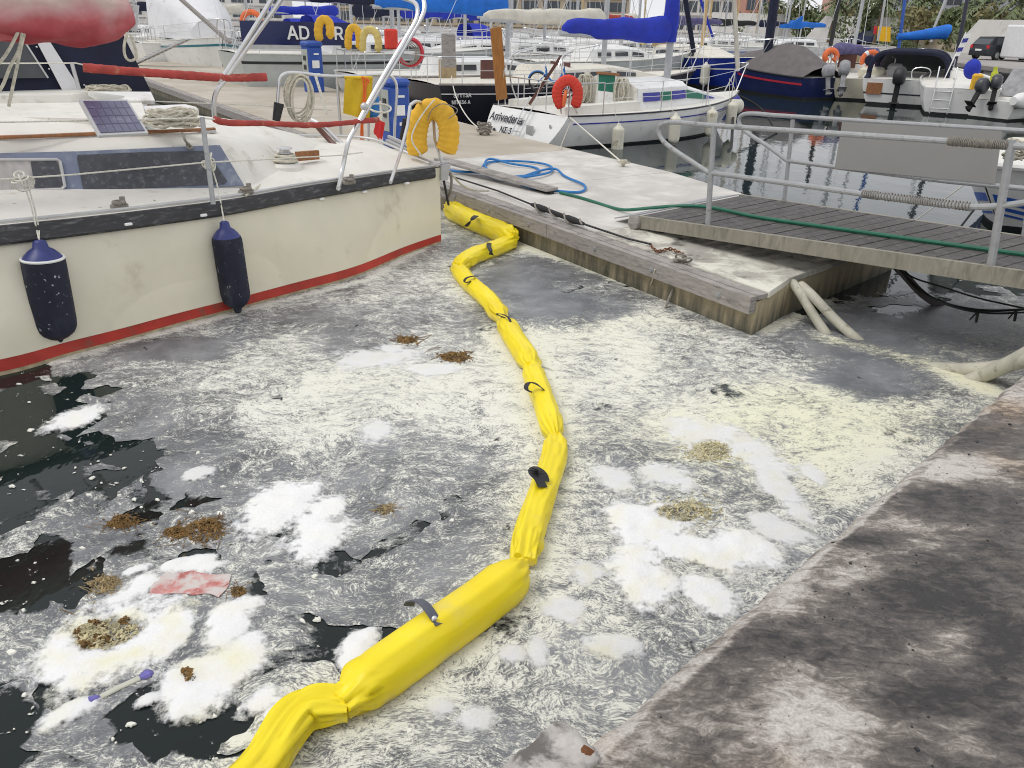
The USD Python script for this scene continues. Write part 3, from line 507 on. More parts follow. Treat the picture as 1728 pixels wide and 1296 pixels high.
clump(2, 'long two-part clump of brown weed left of the largest foam', [(345, 898, 32, 19), (300, 900, 22, 9), (352, 888, 22, 10)], 'weed_brown', 900, 0.007)
clump(3, 'tan weed clump with dark bits above the foam ring', [(172, 990, 22, 14), (185, 985, 14, 10)], 'weed_pale', 300, 0.007)
clump(4, 'tiny brown weed scrap right of the red plastic sheet', [(402, 1001, 11, 8)], 'weed_brown', 120, 0.006)
clump(5, 'brown and cream crumbs inside the foam ring', [(180, 1075, 62, 26), (150, 1070, 26, 20)], 'crumb_cream', 620, 0.009, 0.03, name='debris_patch')
clump(6, 'brown lumps at the left end of the foam ring crumbs', [(135, 1072, 16, 10), (172, 1082, 16, 9), (145, 1092, 12, 8), (160, 1056, 14, 6), (212, 1052, 9, 5)], 'weed_brown', 260, 0.009, 0.035, name='debris_patch')
clump(7, 'rust brown clump in the left side of the wide cream foam', [(323, 1152, 13, 13), (317, 1142, 12, 10)], 'weed_brown', 260, 0.008, 0.06)
clump(8, 'straw coloured clump near the boom, nearer of the two', [(768, 604, 24, 8)], 'weed_brown', 260, 0.011, 0.03)
clump(9, 'straw coloured clump near the boom, farther of the two', [(686, 575, 16, 5)], 'weed_brown', 160, 0.012, 0.025)
clump(10, 'yellowish crumbs in the middle of the thin foam veil', [(1200, 762, 36, 15)], 'crumb_cream', 380, 0.009, 0.02, name='debris_patch')
clump(11, 'yellowish crumbs on top of the thick foam bank by the quay', [(1150, 868, 52, 20)], 'crumb_cream', 420, 0.009, 0.05, name='debris_patch')
clump(12, 'pale brown specks in a small foam ring left of the boom', [(650, 862, 20, 8)], 'weed_pale', 110, 0.007, 0.015, name='debris_patch')
# red plastic sheet, half under the scum
pm('plastic_red', (0.55, 0.17, 0.15), 0.4, 0.4, 9, bump=0.01, bscale=20, dirt=(0.55, 0.5, 0.47), dscale=9, dlev=(0.38, 0.56))
A, B, C, D = [U(*q) for q in ((285, 958), (385, 975), (368, 1012), (262, 1003))]
t, s = np.meshgrid(np.linspace(0, 1, 24), np.linspace(0, 1, 16), indexing='ij'); G = A * ((1 - t) * (1 - s))[..., None] + B * (t * (1 - s))[..., None] + C * (t * s)[..., None] + D * ((1 - t) * s)[..., None]
wob = meshkit.fbm(G * 12, 4, 3); G[..., 2] = 0.004 + 0.016 * wob; G[..., :2] += ((meshkit.fbm(G * 8 + 4, 3, 6) - 0.5) * 0.09)[..., None]
v, f = grid_mesh(G); obj('plastic_sheet', (v, np.vstack([f[:, [0, 1, 2]], f[:, [0, 2, 3]]])), 'plastic_red', smooth=True, label='torn red plastic sheet awash in scum under a white foam roll', cat='plastic sheet')
pm('plastic_clear', (0.5, 0.5, 0.42), 0.3, 0.15, 12); pm('plastic_purple', (0.13, 0.11, 0.36), 0.35, 0.3, 20)
a, b = U(170, 1178), U(236, 1146); tw = thing('plastic_tube', 'pale plastic wrapper tube with crumpled purple ends', 'plastic wrapper', (a + b) / 2)
m = M(); m.tube([a + [0, 0, 0.006], (a + b) / 2 + [0, 0, 0.008], b + [0, 0, 0.006]], 0.014, 10, flat=0.45); obj('wrapper', m, 'plastic_clear', tw)
for e, d in ((a, a - b), (b, b - a)):
    d = unit(d); m = M(); m.tube([e + [0, 0, 0.006], e + d * 0.012 + [0, 0, 0.007], e + d * 0.035 + [0, 0, 0.009], e + d * 0.05 + [0, 0, 0.004]], [0.008, 0.02, 0.026, 0.012], 7, flat=0.5); obj('purple_end', m, 'plastic_purple', tw, smooth=False)

# ================================================================ the yellow containment boom
MATS['boom_yellow'] = usdkit.material(stage, '/World/Looks/boom_yellow', {'g': ('geometry', {}), 'x': ('separate_xyz', {}), 'z': ('map_range', {'range_type': 'smoothstep', 'from_min': .09, 'from_max': .0, 'to_min': 0, 'to_max': .75}),
    'n': ('noise_texture', {'scale': 7, 'detail': 9, 'roughness': .68}), 'm': ('map_range', {'range_type': 'smoothstep', 'from_min': .4, 'from_max': .6}), 'k': ('math', {'math_type': 'multiply'}),
    'n2': ('noise_texture', {'scale': 2.5, 'detail': 8, 'roughness': .65}), 'm2': ('map_range', {'range_type': 'smoothstep', 'from_min': .55, 'from_max': .8, 'to_max': .45}), 'ad': ('math', {'math_type': 'maximum'}),
    'c': ('rgb_ramp', {'ramp': [(.3, (.8, .62, .006)), (.7, (.88, .72, .018))]}), 'n3': ('noise_texture', {'scale': 3, 'detail': 3}), 'd': ('mix', {'color2': (.52, .47, .3)}),
    'b': ('bump', {'strength': .5, 'distance': .004}), 'bn': ('noise_texture', {'scale': 24, 'detail': 6, 'roughness': .7}), 'p': ('principled_bsdf', {'roughness': .4, 'specular_ior_level': .4})},
    [('g.position', 'x.vector'), ('x.z', 'z.value'), ('g.position', 'n.vector'), ('n.fac', 'm.value'), ('z.result', 'k.value1'), ('m.result', 'k.value2'), ('g.position', 'n2.vector'), ('n2.fac', 'm2.value'), ('k.value', 'ad.value1'), ('m2.result', 'ad.value2'),
     ('g.position', 'n3.vector'), ('n3.fac', 'c.fac'), ('c.color', 'd.color1'), ('ad.value', 'd.fac'), ('d.color', 'p.base_color'), ('g.position', 'bn.vector'), ('bn.fac', 'b.height'), ('b.normal', 'p.normal')], surface='p.BSDF')
boom = thing('containment_boom', 'long yellow floating containment boom winding from the pontoon to the foreground', 'containment boom', U(885, 955))
SEC = [  # path in the picture, height of the centre line, half width and half height amid, the same at both ends
    ([(757, 352), (800, 374), (845, 392), (868, 402)], 0.13, 0.15, 0.15, (0.10, 0.12), (0.08, 0.10)),
    ([(868, 404), (835, 420), (800, 432), (772, 450)], 0.09, 0.14, 0.11, (0.06, 0.10), (0.09, 0.06)),
    ([(772, 450), (790, 476), (820, 502), (848, 540)], 0.07, 0.125, 0.10, (0.10, 0.05), (0.07, 0.07)),
    ([(848, 540), (868, 572), (886, 598), (897, 620)], 0.07, 0.12, 0.105, (0.07, 0.07), (0.075, 0.05)),
    ([(896, 618), (908, 652), (922, 690), (937, 742)], 0.065, 0.10, 0.10, (0.075, 0.05), (0.045, 0.07)),
    ([(938, 738), (934, 772), (916, 830), (896, 890), (884, 948)], 0.065, 0.105, 0.095, (0.05, 0.07), (0.085, 0.05)),
    ([(880, 958), (846, 990), (734, 1072), (636, 1142), (572, 1188)], 0.085, 0.152, 0.15, (0.075, 0.10), (0.10, 0.06)),
    ([(588, 1186), (545, 1190), (505, 1205), (450, 1280), (395, 1345), (330, 1400)], 0.075, 0.10, 0.085, (0.10, 0.055), (0.10, 0.07))]
rng = np.random.default_rng(5)
for si, (pth, zc, hw, hh, e0, e1) in enumerate(SEC):
    kk = (.8, .75, .74, .76, .79, .75, .70, .80)[si]; hw, hh, e0, e1 = hw * kk, hh * kk, (e0[0] * kk, e0[1] * kk), (e1[0] * kk, e1[1] * kk); zc *= .82
    p = spline([U(x, y, zc) for x, y in pth], 64); t = np.linspace(0, 1, 64); d = np.gradient(p, axis=0); ln = np.linalg.norm(p[-1] - p[0])
    k = 44; ang = np.arange(k) * 2 * math.pi / k; rings = []; sd = rng.uniform(0, 50)
    for i in range(64):
        du = t[i] * ln; dv = (1 - t[i]) * ln; w0 = math.exp(-(du / 0.10) ** 2); w1 = math.exp(-(dv / 0.10) ** 2)
        fl_ = .17 if si == 6 else .26; f0 = math.exp(-(du / fl_) ** 2); f1 = math.exp(-(dv / fl_) ** 2)
        ww = hw * (1 - w0 - w1) + e0[0] * w0 + e1[0] * w1; hv = hh * (1 - w0 - w1) + e0[1] * w0 + e1[1] * w1
        if si == 7: f0 = f1 = 0.75
        soft = [.35, .5, .5, .45, .6, .6, .05, .8][si]
        x = unit(d[i]); y = unit(np.cross([0, 0, 1], x)); z = np.cross(x, y)
        cr_, sr_ = np.cos(ang), np.sin(ang)
        wr = (meshkit.noise(np.stack([ang * 0 + du * 3.2 + sd, 2.6 * cr_ + 9, 2.6 * sr_ + 4], 1), si) - 0.5) * 2
        cre = np.abs(meshkit.noise(np.stack([ang * 0 + du * 7 + sd, 3.6 * cr_ + 2, 3.6 * sr_ + 1], 1), si + 20) - 0.5) * 2
        amp = 0.22 * max(f0, f1, soft * 0.45); rad = 1 + amp * wr + 0.5 * max(f0, f1, soft * 0.55) * (np.sqrt(cre) - 0.6)
        sq = np.sign(sr_) * np.abs(sr_) ** 0.9
        ring = p[i] + (cr_ * ww * rad)[:, None] * y + (sq * hv * rad)[:, None] * z
        fin = np.exp(-((ang - math.pi * (0.62 if si % 2 else 0.4)) / 0.13) ** 2) * 0.02 * (0.4 + 0.6 * soft)           # the welded seam standing up along the top
        ring += (cr_[:, None] * y + sr_[:, None] * z) * fin[:, None]
        rings.append(ring)
    m = M(); m.loft(rings); obj('boom_section', m, 'boom_yellow', boom, smooth=60)
pm('strap_grey', (0.09, 0.095, 0.12), 0.6, 0.2, 12); pm('strap_black', (0.02, 0.02, 0.022), 0.6, 0.3, 12)
def strap(pts, w, mat='strap_black', zz=0.2, rivet=None):
    p = spline([U(x, y, z * (.78 if rivet is None else 1)) for x, y, z in pts], 18); d = np.gradient(p, axis=0); rings = []
    for i in range(len(p)):
        s = unit(np.cross(d[i], [0.15, 0.3, 1])) * w / 2; n = unit(np.cross(d[i], s)) * 0.003
        rings.append(np.array([p[i] - s - n, p[i] + s - n, p[i] + s + n, p[i] - s + n]))
    m = M(); m.loft(rings); h = obj('handle', m, mat, boom)
    if rivet:
        c = U(*rivet); r = M(); r.lathe([(0, 0), (0.012, 0), (0.010, 0.004), (0.004, 0.006), (0, 0.006)], c, frame(unit(E0 - c)) @ np.array([[0, 0, 1], [1, 0, 0], [0, 1, 0.]]), 14); obj('rivet', r, 'steel', h)
strap([(742, 1054, .168), (733, 1042, .178), (722, 1026, .19), (708, 1014, .185), (694, 1014, .155), (690, 1022, .12)], 0.045, 'strap_grey', rivet=(733, 1044, .19))
strap([(916, 822, .17), (908, 808, .2), (900, 798, .22), (904, 790, .24), (914, 796, .22), (918, 812, .18)], 0.06)
strap([(918, 658, .17), (905, 648, .22), (893, 646, .22), (888, 656, .2), (898, 662, .18)], 0.03)
strap([(862, 546, .17), (858, 536, .2), (846, 530, .21), (838, 530, .19), (852, 536, .18)], 0.02)
strap([(806, 466, .16), (800, 466, .2), (786, 470, .2), (784, 476, .17), (798, 474, .16)], 0.025)
strap([(826, 410, .2), (825, 416, .22), (828, 424, .2), (829, 430, .15)], 0.05)
strap([(804, 364, .3), (797, 370, .31), (790, 378, .24), (786, 382, .2)], 0.06)

# ================================================================ floating pontoon
PZ = 0.36; N0 = U(1275, 500, PZ)[:2]; ND = unit(np.r_[U(745, 312, PZ)[:2] - N0, 0])[:2]; NW = np.array([-ND[1], ND[0]]) * -1.0     # backwards along the near edge; across
if NW @ np.array([1, 1]) < 0: NW = -NW
fs, fw = [], []
for q in (U(1515, 455, 0), U(1232, 324, PZ), U(1110, 283, PZ), U(885, 234, PZ), U(480, 128, PZ), [-18, 47, 0], [-40, 84, 0]):
    r = np.asarray(q[:2]) - N0; fs.append(r @ ND); fw.append(r @ NW)
def pon(s, w, z): return np.r_[N0 + ND * s + NW * w, z]
def wid(s): return float(np.interp(s, fs, fw))
pm('pontoon_concrete', (0.47, 0.445, 0.41), 0.9, 0.12, 1.3, bump=0.003, bscale=60, dirt=(0.66, 0.64, 0.6), dscale=1.6, dlev=(0.38, 0.75))
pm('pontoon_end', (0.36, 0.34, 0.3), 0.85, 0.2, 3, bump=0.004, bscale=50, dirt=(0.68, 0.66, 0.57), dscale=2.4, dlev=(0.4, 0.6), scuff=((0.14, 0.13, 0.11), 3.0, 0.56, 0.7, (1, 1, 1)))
pm('pontoon_beige', (0.4, 0.355, 0.285), 0.9, 0.1, 1.0, bump=0.003, bscale=60, dirt=(0.5, 0.46, 0.4), dscale=1.0, dlev=(0.4, 0.8))
MATS['pontoon_side'] = usdkit.material(stage, '/World/Looks/pontoon_side', {'g': ('geometry', {}), 'x': ('separate_xyz', {}), 'z': ('map_range', {'from_min': 0.0, 'from_max': 0.26, 'to_min': 0.24, 'to_max': -0.16}),
    'mp': ('mapping', {'scale': (3.2, 3.2, 0.55)}), 'n': ('noise_texture', {'scale': 3.2, 'detail': 9, 'roughness': 0.65, 'distortion': 0.3}), 'a': ('math', {'math_type': 'add', 'use_clamp': True}),
    'r': ('rgb_ramp', {'ramp': [(0.32, (0.42, 0.36, 0.23)), (0.5, (0.3, 0.25, 0.16)), (0.62, (0.17, 0.15, 0.105)), (0.8, (0.06, 0.06, 0.04))]}), 'b': ('bump', {'strength': 0.6, 'distance': 0.006}), 'bn': ('noise_texture', {'scale': 35, 'detail': 5}), 'p': ('principled_bsdf', {'roughness': 0.7})},
    [('g.position', 'x.vector'), ('x.z', 'z.value'), ('g.position', 'mp.vector'), ('mp.vector', 'n.vector'), ('n.fac', 'a.value1'), ('z.result', 'a.value2'), ('a.value', 'r.fac'), ('r.color', 'p.base_color'), ('g.position', 'bn.vector'), ('bn.fac', 'b.height'), ('b.normal', 'p.normal')], surface='p.BSDF')
pontoon = thing('floating_pontoon', 'long grey concrete floating pontoon with a timber edge', 'pontoon', pon(0, 1.5, 0))
S1 = 60.0
bs = [(0.0, 0.03), (0.2, 0.68), (fs[0], fw[0])]
bodyp = [pon(0, 0.03, 0), pon(0.18, 0.66, 0), pon(fs[0] + 0.04, fw[0] - 0.05, 0)] + [pon(s, wid(s) - 0.05, 0) for s in (3.3, 5.2, 8.7, 26, 60)] + [pon(60, 0.03, 0)]
m = M(); bp = np.array(bodyp); tri = trimesh.creation.triangulate_polygon(__import__('shapely').Polygon(bp[:, :2]), engine='earcut') if True else None
ring_lo, ring_hi = bp.copy(), bp.copy(); ring_lo[:, 2] = -0.6; ring_hi[:, 2] = PZ - 0.06
m.loft([ring_lo, ring_hi], caps=False); m.add(np.c_[tri[0], np.full(len(tri[0]), PZ - 0.06)], tri[1]); obj('concrete_float', m, 'pontoon_side', pontoon, smooth=False)
cuts = [0.0, 2.35, 4.75, 7.2, 9.7, 12.2, 14.8, 17.5, 20.5, 24, 28, 33, 39, 46, 60]
for a, b in zip(cuts[:-1], cuts[1:]):
    in_ = 0.20
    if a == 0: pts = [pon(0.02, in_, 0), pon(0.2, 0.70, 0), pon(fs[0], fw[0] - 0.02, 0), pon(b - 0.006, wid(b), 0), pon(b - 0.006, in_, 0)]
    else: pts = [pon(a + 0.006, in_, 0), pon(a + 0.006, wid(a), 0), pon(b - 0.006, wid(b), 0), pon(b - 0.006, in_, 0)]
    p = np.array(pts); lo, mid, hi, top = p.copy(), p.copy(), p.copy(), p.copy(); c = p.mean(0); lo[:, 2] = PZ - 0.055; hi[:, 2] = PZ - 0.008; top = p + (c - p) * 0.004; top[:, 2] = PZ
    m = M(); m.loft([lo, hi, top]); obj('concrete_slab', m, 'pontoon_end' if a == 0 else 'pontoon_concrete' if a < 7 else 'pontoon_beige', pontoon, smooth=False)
pl = [0.0, 2.9, 5.6, 8.2, 11, 14, 17.5, 22, 28, 40]
for a, b in zip(pl[:-1], pl[1:]):
    m = M(); m.bar(pon(a + 0.004, -0.012, 0.282), pon(b - 0.004, -0.012, 0.282), 0.075, 0.15); wf = obj('timber_fender', m, 'wood_grey', pontoon, smooth=False)
    m = M(); m.bar(pon(a + 0.004, 0.10, 0.338), pon(b - 0.004, 0.10, 0.338), 0.125, 0.04); obj('timber_cap', m, 'wood_grey', pontoon, smooth=False)
    for s in (np.arange(a + 0.35, b, 0.85) if a < 9 else []):
        m = M(); R = np.stack([np.r_[ND, 0], [0, 0, 1], -np.r_[NW, 0]], 1); m.lathe([(0, 0), (0.03, 0), (0.03, 0.006), (0.017, 0.008), (0.017, 0.018), (0, 0.018)], pon(s, -0.05, 0.282), R, 10); obj('bolt', m, 'galvanised', wf)
m = M(); m.bar(pon(0.035, 0.08, 0.07), pon(0.10, 0.32, 0.07), 0.03, 0.22); obj('rust_plate', m, 'rust', pontoon, smooth=False)
# weathered plank left lying on the pontoon
a, b = U(742, 268, 0.50), U(932, 320, 0.42); m = M(); m.bar(a, b, 0.22, 0.035); obj('weathered_plank', m, 'wood_grey', smooth=False, label='weathered grey plank lying on the pontoon beside the yellow horseshoe buoy', cat='plank')
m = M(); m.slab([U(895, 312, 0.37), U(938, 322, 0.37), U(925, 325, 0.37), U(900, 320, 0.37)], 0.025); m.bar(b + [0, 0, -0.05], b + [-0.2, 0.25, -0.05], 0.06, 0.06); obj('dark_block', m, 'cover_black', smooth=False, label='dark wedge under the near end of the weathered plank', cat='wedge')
# dark twisted rubber snubber on a mooring line along the edge
a, b = U(897, 345, PZ + 0.06), U(985, 378, PZ + 0.06); sn = thing('mooring_snubber', 'dark twisted rubber mooring snubber lying on the pontoon edge', 'mooring snubber', (a + b) / 2)
t = np.linspace(0, 1, 60); d = unit(b - a); sd = unit(np.cross([0, 0, 1], d)); m = M(); rr = 0.036 * (0.5 + 0.5 * np.minimum(1, np.minimum(t, 1 - t) / 0.15)) * np.where((t > 0.3) & (t < 0.7), 0.75, 1)
m.tube(a + (b - a) * t[:, None], rr, 10); obj('rubber', m, 'cover_black', sn)
m = M(); r2 = rr * 0.95 + 0.006; m.tube(a + (b - a) * t[:, None] + (np.cos(t * 22) * r2)[:, None] * sd + (np.sin(t * 22) * r2)[:, None] * [0, 0, 1.0], 0.011, 6); obj('wrapped_rope', m, 'rope_grey', sn)
m = M(); m.tube([a, U(840, 322, PZ + 0.03), U(770, 300, PZ + 0.1), U(742, 288, 0.75)], 0.011, 6); obj('line', m, 'rope_dark', sn); m = M(); m.tube([b, U(1060, 403, PZ + 0.02), U(1098, 412, PZ + 0.03)], 0.011, 6); obj('line', m, 'rope_dark', sn)
# chain and lines at the edge
ch = thing('mooring_chain', 'short rusty chain with shackle lying on the pontoon edge', 'chain', U(1130, 420, PZ))
path = spline([U(1096, 410, PZ + 0.02), U(1112, 424, PZ + 0.02), U(1128, 420, PZ + 0.02), U(1142, 424, PZ + 0.03), U(1154, 430, PZ + 0.04)], 17)
for i in range(16):
    c = (path[i] + path[i + 1]) / 2; R = frame(path[i + 1] - path[i]); R = R @ trimesh.transformations.rotation_matrix(math.pi / 2 * (i % 2), [1, 0, 0])[:3, :3]
    m = M(); tt = np.arange(12) * math.pi / 6; m.tube((np.stack([0.024 * np.cos(tt), 0.014 * np.sin(tt), 0 * tt], 1)) @ R.T + c, 0.0055, 5, closed=True); obj('link', m, 'rust', ch)
def line(name, label, mat, pts, r=0.012, cat='rope', n=40, smooth=True):
    m = M(); m.tube(spline(pts, n) if smooth else pts, r, 7); return obj(name, m, mat, label=label, cat=cat)
line('hanging_line', 'grey line hanging from the chain into the scum, right of its neighbour', 'rope_grey', [U(1152, 432, PZ + .05), U(1156, 445, PZ - .02), U(1140, 480, 0.18), U(1122, 521, 0.0)])
line('hanging_line', 'thin pale line hanging from the timber edge left of the chain', 'rope_pale', [U(1105, 455, .3), U(1100, 475, .15), U(1094, 490, 0.0)], 0.007)
m = M(); rng = np.random.default_rng(3)
for k in range(5):
    c = U(1150, 437, PZ + .03); m.torus(c + rng.normal(0, .02, 3) * [1, 1, .4], 0.035 + rng.uniform(0, .02), 0.009, trimesh.transformations.euler_matrix(*rng.uniform(-.8, .8, 2), 0)[:3, :3], 16, 6)
obj('rope_knot', m, 'rope_grey', label='grey rope knotted round the timber edge beside the chain', cat='knot')
# blue hose in loose loops
rng = np.random.default_rng(8); base = [(742, 283), (770, 289), (812, 292), (850, 300), (905, 296), (932, 287), (920, 277), (880, 272), (838, 272), (815, 280), (822, 292), (862, 298), (905, 292), (900, 282), (862, 276), (828, 268), (818, 276), (838, 294), (868, 300), (905, 290), (936, 285), (950, 295), (978, 308), (988, 316), (978, 324), (950, 323), (905, 318), (880, 312)]
m = M(); m.tube(spline([U(x, y, PZ + 0.02 + 0.03 * rng.uniform(0, 1)) for x, y in base], 240), 0.017, 7); obj('blue_hose', m, 'rope_blue', label='bright blue water hose lying in loose loops on the pontoon', cat='hose')
# pipes into the water
for lab, pts, r in (('left of two pale pipes going from pontoon end into scum', [(1338, 478, .30), (1352, 497, .26), (1375, 535, .1), (1397, 568, -.03), (1402, 578, -.1)], .042), ('right of two pale pipes going from pontoon end into scum', [(1352, 482, .30), (1372, 500, .27), (1410, 540, .11), (1452, 578, -.03), (1462, 588, -.1)], .042),
        ('upper of two pale pipes reaching from the quay into scum', [(1800, 590, .45), (1728, 608, .27), (1680, 620, .12), (1620, 624, .02), (1576, 622, -.03), (1560, 622, -.08)], .055), ('lower of two pale pipes reaching from the quay into scum', [(1800, 560, .55), (1728, 600, .3), (1690, 620, .16), (1655, 635, .03), (1632, 645, -.04), (1620, 650, -.1)], .056)):
    m = M(); m.tube(spline([U(*q) for q in pts], 30), r, 12); obj('pipe', m, 'hose_pale', label=lab, cat='pipe')
m = M(); m.tube(spline([U(1508, 446, .33), U(1528, 466, .28), U(1552, 492, .14), U(1580, 512, .02), U(1602, 520, -.06)], 30), .036, 12); obj('pipe', m, 'cover_taupe', label='dark fat pipe drooping from under the gangway into the water', cat='pipe')
for k, (lab, o) in enumerate((('uppermost thin black cable drooping under the gangway', 0), ('middle black cable drooping under the gangway', 1), ('lowest black cable drooping under the gangway', 2))):
    pts = [[(1512, 447), (1545, 470), (1590, 484), (1640, 500), (1728, 520)], [(1514, 449), (1545, 482), (1585, 508), (1640, 522), (1728, 522)], [(1516, 448), (1550, 490), (1592, 512), (1645, 526), (1728, 527)]][o]
    m = M(); m.tube(spline([U(x, y, .34 - .0006 * (x - 1512)) for x, y in pts], 30), (.008, .012, .009)[o], 7)
    if o == 1:
        for x, y in ((1650, 527), (1715, 525)):
            q = U(x, y, .25); m.tube([q, q + [0.01, 0, -.09]], .012, 5); m.tube([q + [0, .01, 0], q + [-.05, 0, -.07]], .007, 5)
    obj('cable', m, 'cable_black', label=lab, cat='cable')

# ================================================================ gangway
GA, GB = U(1095, 363, 0.47), None
g_l, g_r = U(1192, 379, 0.58), V(1650, 444, 5.85); h_l, h_r = U(1245, 328, 0.53), U(1728, 399, 0.70)
gd = g_r - g_l
def gn(t): return g_l + gd * t                     # along the near edge of the deck; t = 0 at the first post
def gf(t): return h_l + (h_r - h_l) * t
GT0, GT1 = -0.36, 2.1
def PLn(x, y): return PL(x, y, gn(0), gn(1))
def PLf(x, y): return PL(x, y, gf(0), gf(1))
gang = thing('gangway', 'grey metal gangway with dark boards and tubular handrails bridging pontoon and quay', 'gangway', gn(0.5) * [1, 1, 0])
# far edge parameter that stands opposite the near one
acr = unit(np.cross([0, 0, 1], gd));
def opp(t):
    q = gn(t); D = h_r - h_l; A = np.array([[acr[0], -D[0]], [acr[1], -D[1]]]); k = np.linalg.solve(A, (h_l - q)[:2]); return h_l + D * k[1]
nb = 38; ts = np.linspace(GT0 + 0.02, GT1, nb + 1)
for i in range(nb):
    a, b = ts[i], ts[i + 1] - 0.0062; tw_ = [gn(a), opp(a), opp(b), gn(b)]; dz = 0.002 * ((i * 7) % 5 - 2) / 2
    p = np.array(tw_) + [0, 0, dz]; lo = p - [0, 0, 0.028]; m = M(); m.loft([lo, p]); obj('deck_board', m, 'plank_dark', gang, smooth=False)
for nm, fn, off in (('side_beam', gn, -1), ('side_beam', opp, 1)):
    m = M(); a, b = fn(GT0), fn(GT1); o = np.r_[acr[:2], 0] * (0.03 if fn is opp else -0.03) * (1 if acr @ (h_l - g_l) > 0 else -1)
    m.bar(a + o - [0, 0, 0.065], b + o - [0, 0, 0.065], 0.05, 0.13); obj(nm, m, 'gangway_beam' if 'gangway_beam' in MATS else 'galvanised', gang, smooth=False)
m = M(); a, b = gn(GT0), opp(GT0); e = unit(gn(GT0) - gn(GT0 + .2)); m.slab([a, b, b + e * .45 - [0, 0, .08], a + e * .35 - [0, 0, .075]], 0.012); obj('end_plate', m, 'galvanised', gang, smooth=False)
R = frame(acr)
for t in (GT0 + 0.01,):
    for fn, sg in ((gn, -1), (opp, 1)):
        c = fn(t) + np.r_[acr[:2], 0] * sg * (0.08 if acr @ (h_l - g_l) > 0 else -0.08); c[2] = PZ + 0.075; m = M(); Rw = np.stack([R[:, 1], R[:, 2], R[:, 0]], 1)
        m.lathe([(0.0, -.03), (0.02, -.035), (0.06, -.03), (0.075, -.022), (0.075, .022), (0.06, .03), (0.02, .035), (0, .03)], c, Rw, 20); obj('wheel', m, 'wood_grey', gang)
RR = 0.024
def gtube(name, pts, r=RR, n=None):
    m = M(); m.tube(spline(pts, n or 8 * len(pts)) if n else pts, r, 10); return obj(name, m, 'galvanised', gang)
gtube('post', [PLn(1205, 213), PLn(1194, 386) - [0, 0, .02]], RR * 1.15); gtube('post', [PLn(1708, 236), PLn(1668, 470)], RR * 1.25)
gtube('post', [PLf(1338, 202), PLf(1323, 341)]); gtube('post', [PLf(1752, 225), PLf(1728, 400)])
gtube('handrail', [PLn(1195, 291), PLn(1160, 268), PLn(1128, 246), PLn(1114, 230), PLn(1112, 216), PLn(1124, 207.5), PLn(1160, 208), PLn(1205, 212)], RR, 40)
gtube('handrail', [PLn(1205, 212), PLn(1450, 228), PLn(1704, 245), PLn(1800, 252)]); gtube('middle_rail', [PLn(1195, 291), PLn(1440, 325), PLn(1610, 347), PLn(1690, 347), PLn(1800, 330)], RR, 24)
gtube('handrail', [PLf(1328, 271), PLf(1290, 243), PLf(1256, 220), PLf(1247, 206), PLf(1250, 196), PLf(1264, 191.5), PLf(1300, 194)], RR, 40)
gtube('handrail', [PLf(1300, 194), PLf(1500, 207), PLf(1728, 221), PLf(1800, 226)]); gtube('middle_rail', [PLf(1328, 271), PLf(1440, 286), PLf(1600, 306), PLf(1728, 318), PLf(1800, 326)])
# cord wound round the near rails
for pts in ([(1600, 238), (1704, 245)], [(1455, 327), (1640, 349)]):
    a, b = PLn(*pts[0]), PLn(*pts[1]); t = np.linspace(0, 1, 700); d = unit(b - a); s = unit(np.cross([0, 0, 1], d)); u = np.cross(d, s); ph = 250 * t + 4 * np.sin(11 * t); rr = RR + 0.004 + 0.006 * meshkit.noise(np.stack([t * 40, t * 0, t * 0], 1), 3)
    m = M(); m.tube(a + (b - a) * t[:, None] + (rr * np.cos(ph))[:, None] * s + (rr * np.sin(ph))[:, None] * u, 0.0045, 4); obj('wound_cord', m, 'rope_grey', gang)
e = np.r_[acr[:2], 0]; e = e * np.sign(e @ (h_l - g_l)); m = M(); m.slab([PLf(1424, 205) - e * .03, PLf(1694, 221) - e * .03, PLf(1681, 309) - e * .03, PLf(1411, 284) - e * .03], 0.006); obj('banner', m, 'banner_grey', smooth=False, label='blank grey board hung on the far handrail of the gangway', cat='board')
m = M(); gp = [U(945, 325, PZ + .02), U(985, 335, PZ + .02), U(1040, 352, PZ + .02), U(1075, 353, PZ + .08)] + [gn(t) + (opp(t) - gn(t)) * k + [0, 0, .022] for t, k in ((-.3, .40), (0, .36), (.3, .33), (.7, .33), (1.0, .34), (1.4, .36), (2.0, .4))]
m.tube(spline(gp, 90), 0.019, 9); obj('green_hose', m, 'hose_green', label='green hose running from the pontoon along the gangway boards', cat='hose')

# ================================================================ the cream yacht on the left
gun_px = [(0, 383, .98), (100, 373, .97), (200, 362, .96), (300, 350, .95), (390, 338, .94), (500, 318.5, .92), (600, 303, .90), (680, 291, .885), (742, 283, .87)]
wl_px = [(0, 634, 0), (100, 606, 0), (200, 579, 0), (300, 550, 0), (390, 526, 0), (500, 496, 0), (600, 468, 0), (690, 428, 0), (747, 393, 0)]
gn_ = [U(*q) for q in gun_px]; wn_ = [U(*q) for q in wl_px]
wn_[-1] = np.r_[gn_[-1][:2] + [0.0, 0.03], 0]; wn_[-2] = wn_[-2] * .6 + .4 * (wn_[-1] * .3 + wn_[-3] * .7)
gn_ = [np.array([-6.35, 2.6, 1.02]), np.array([-5.35, 3.85, 1.0])] + gn_; wn_ = [np.array([-6.0, 2.6, 0]), np.array([-5.15, 4.15, 0])] + wn_
YS = 60
gun = spline(gn_, YS); wlin = spline(wn_, YS)
bow = gun[-1]
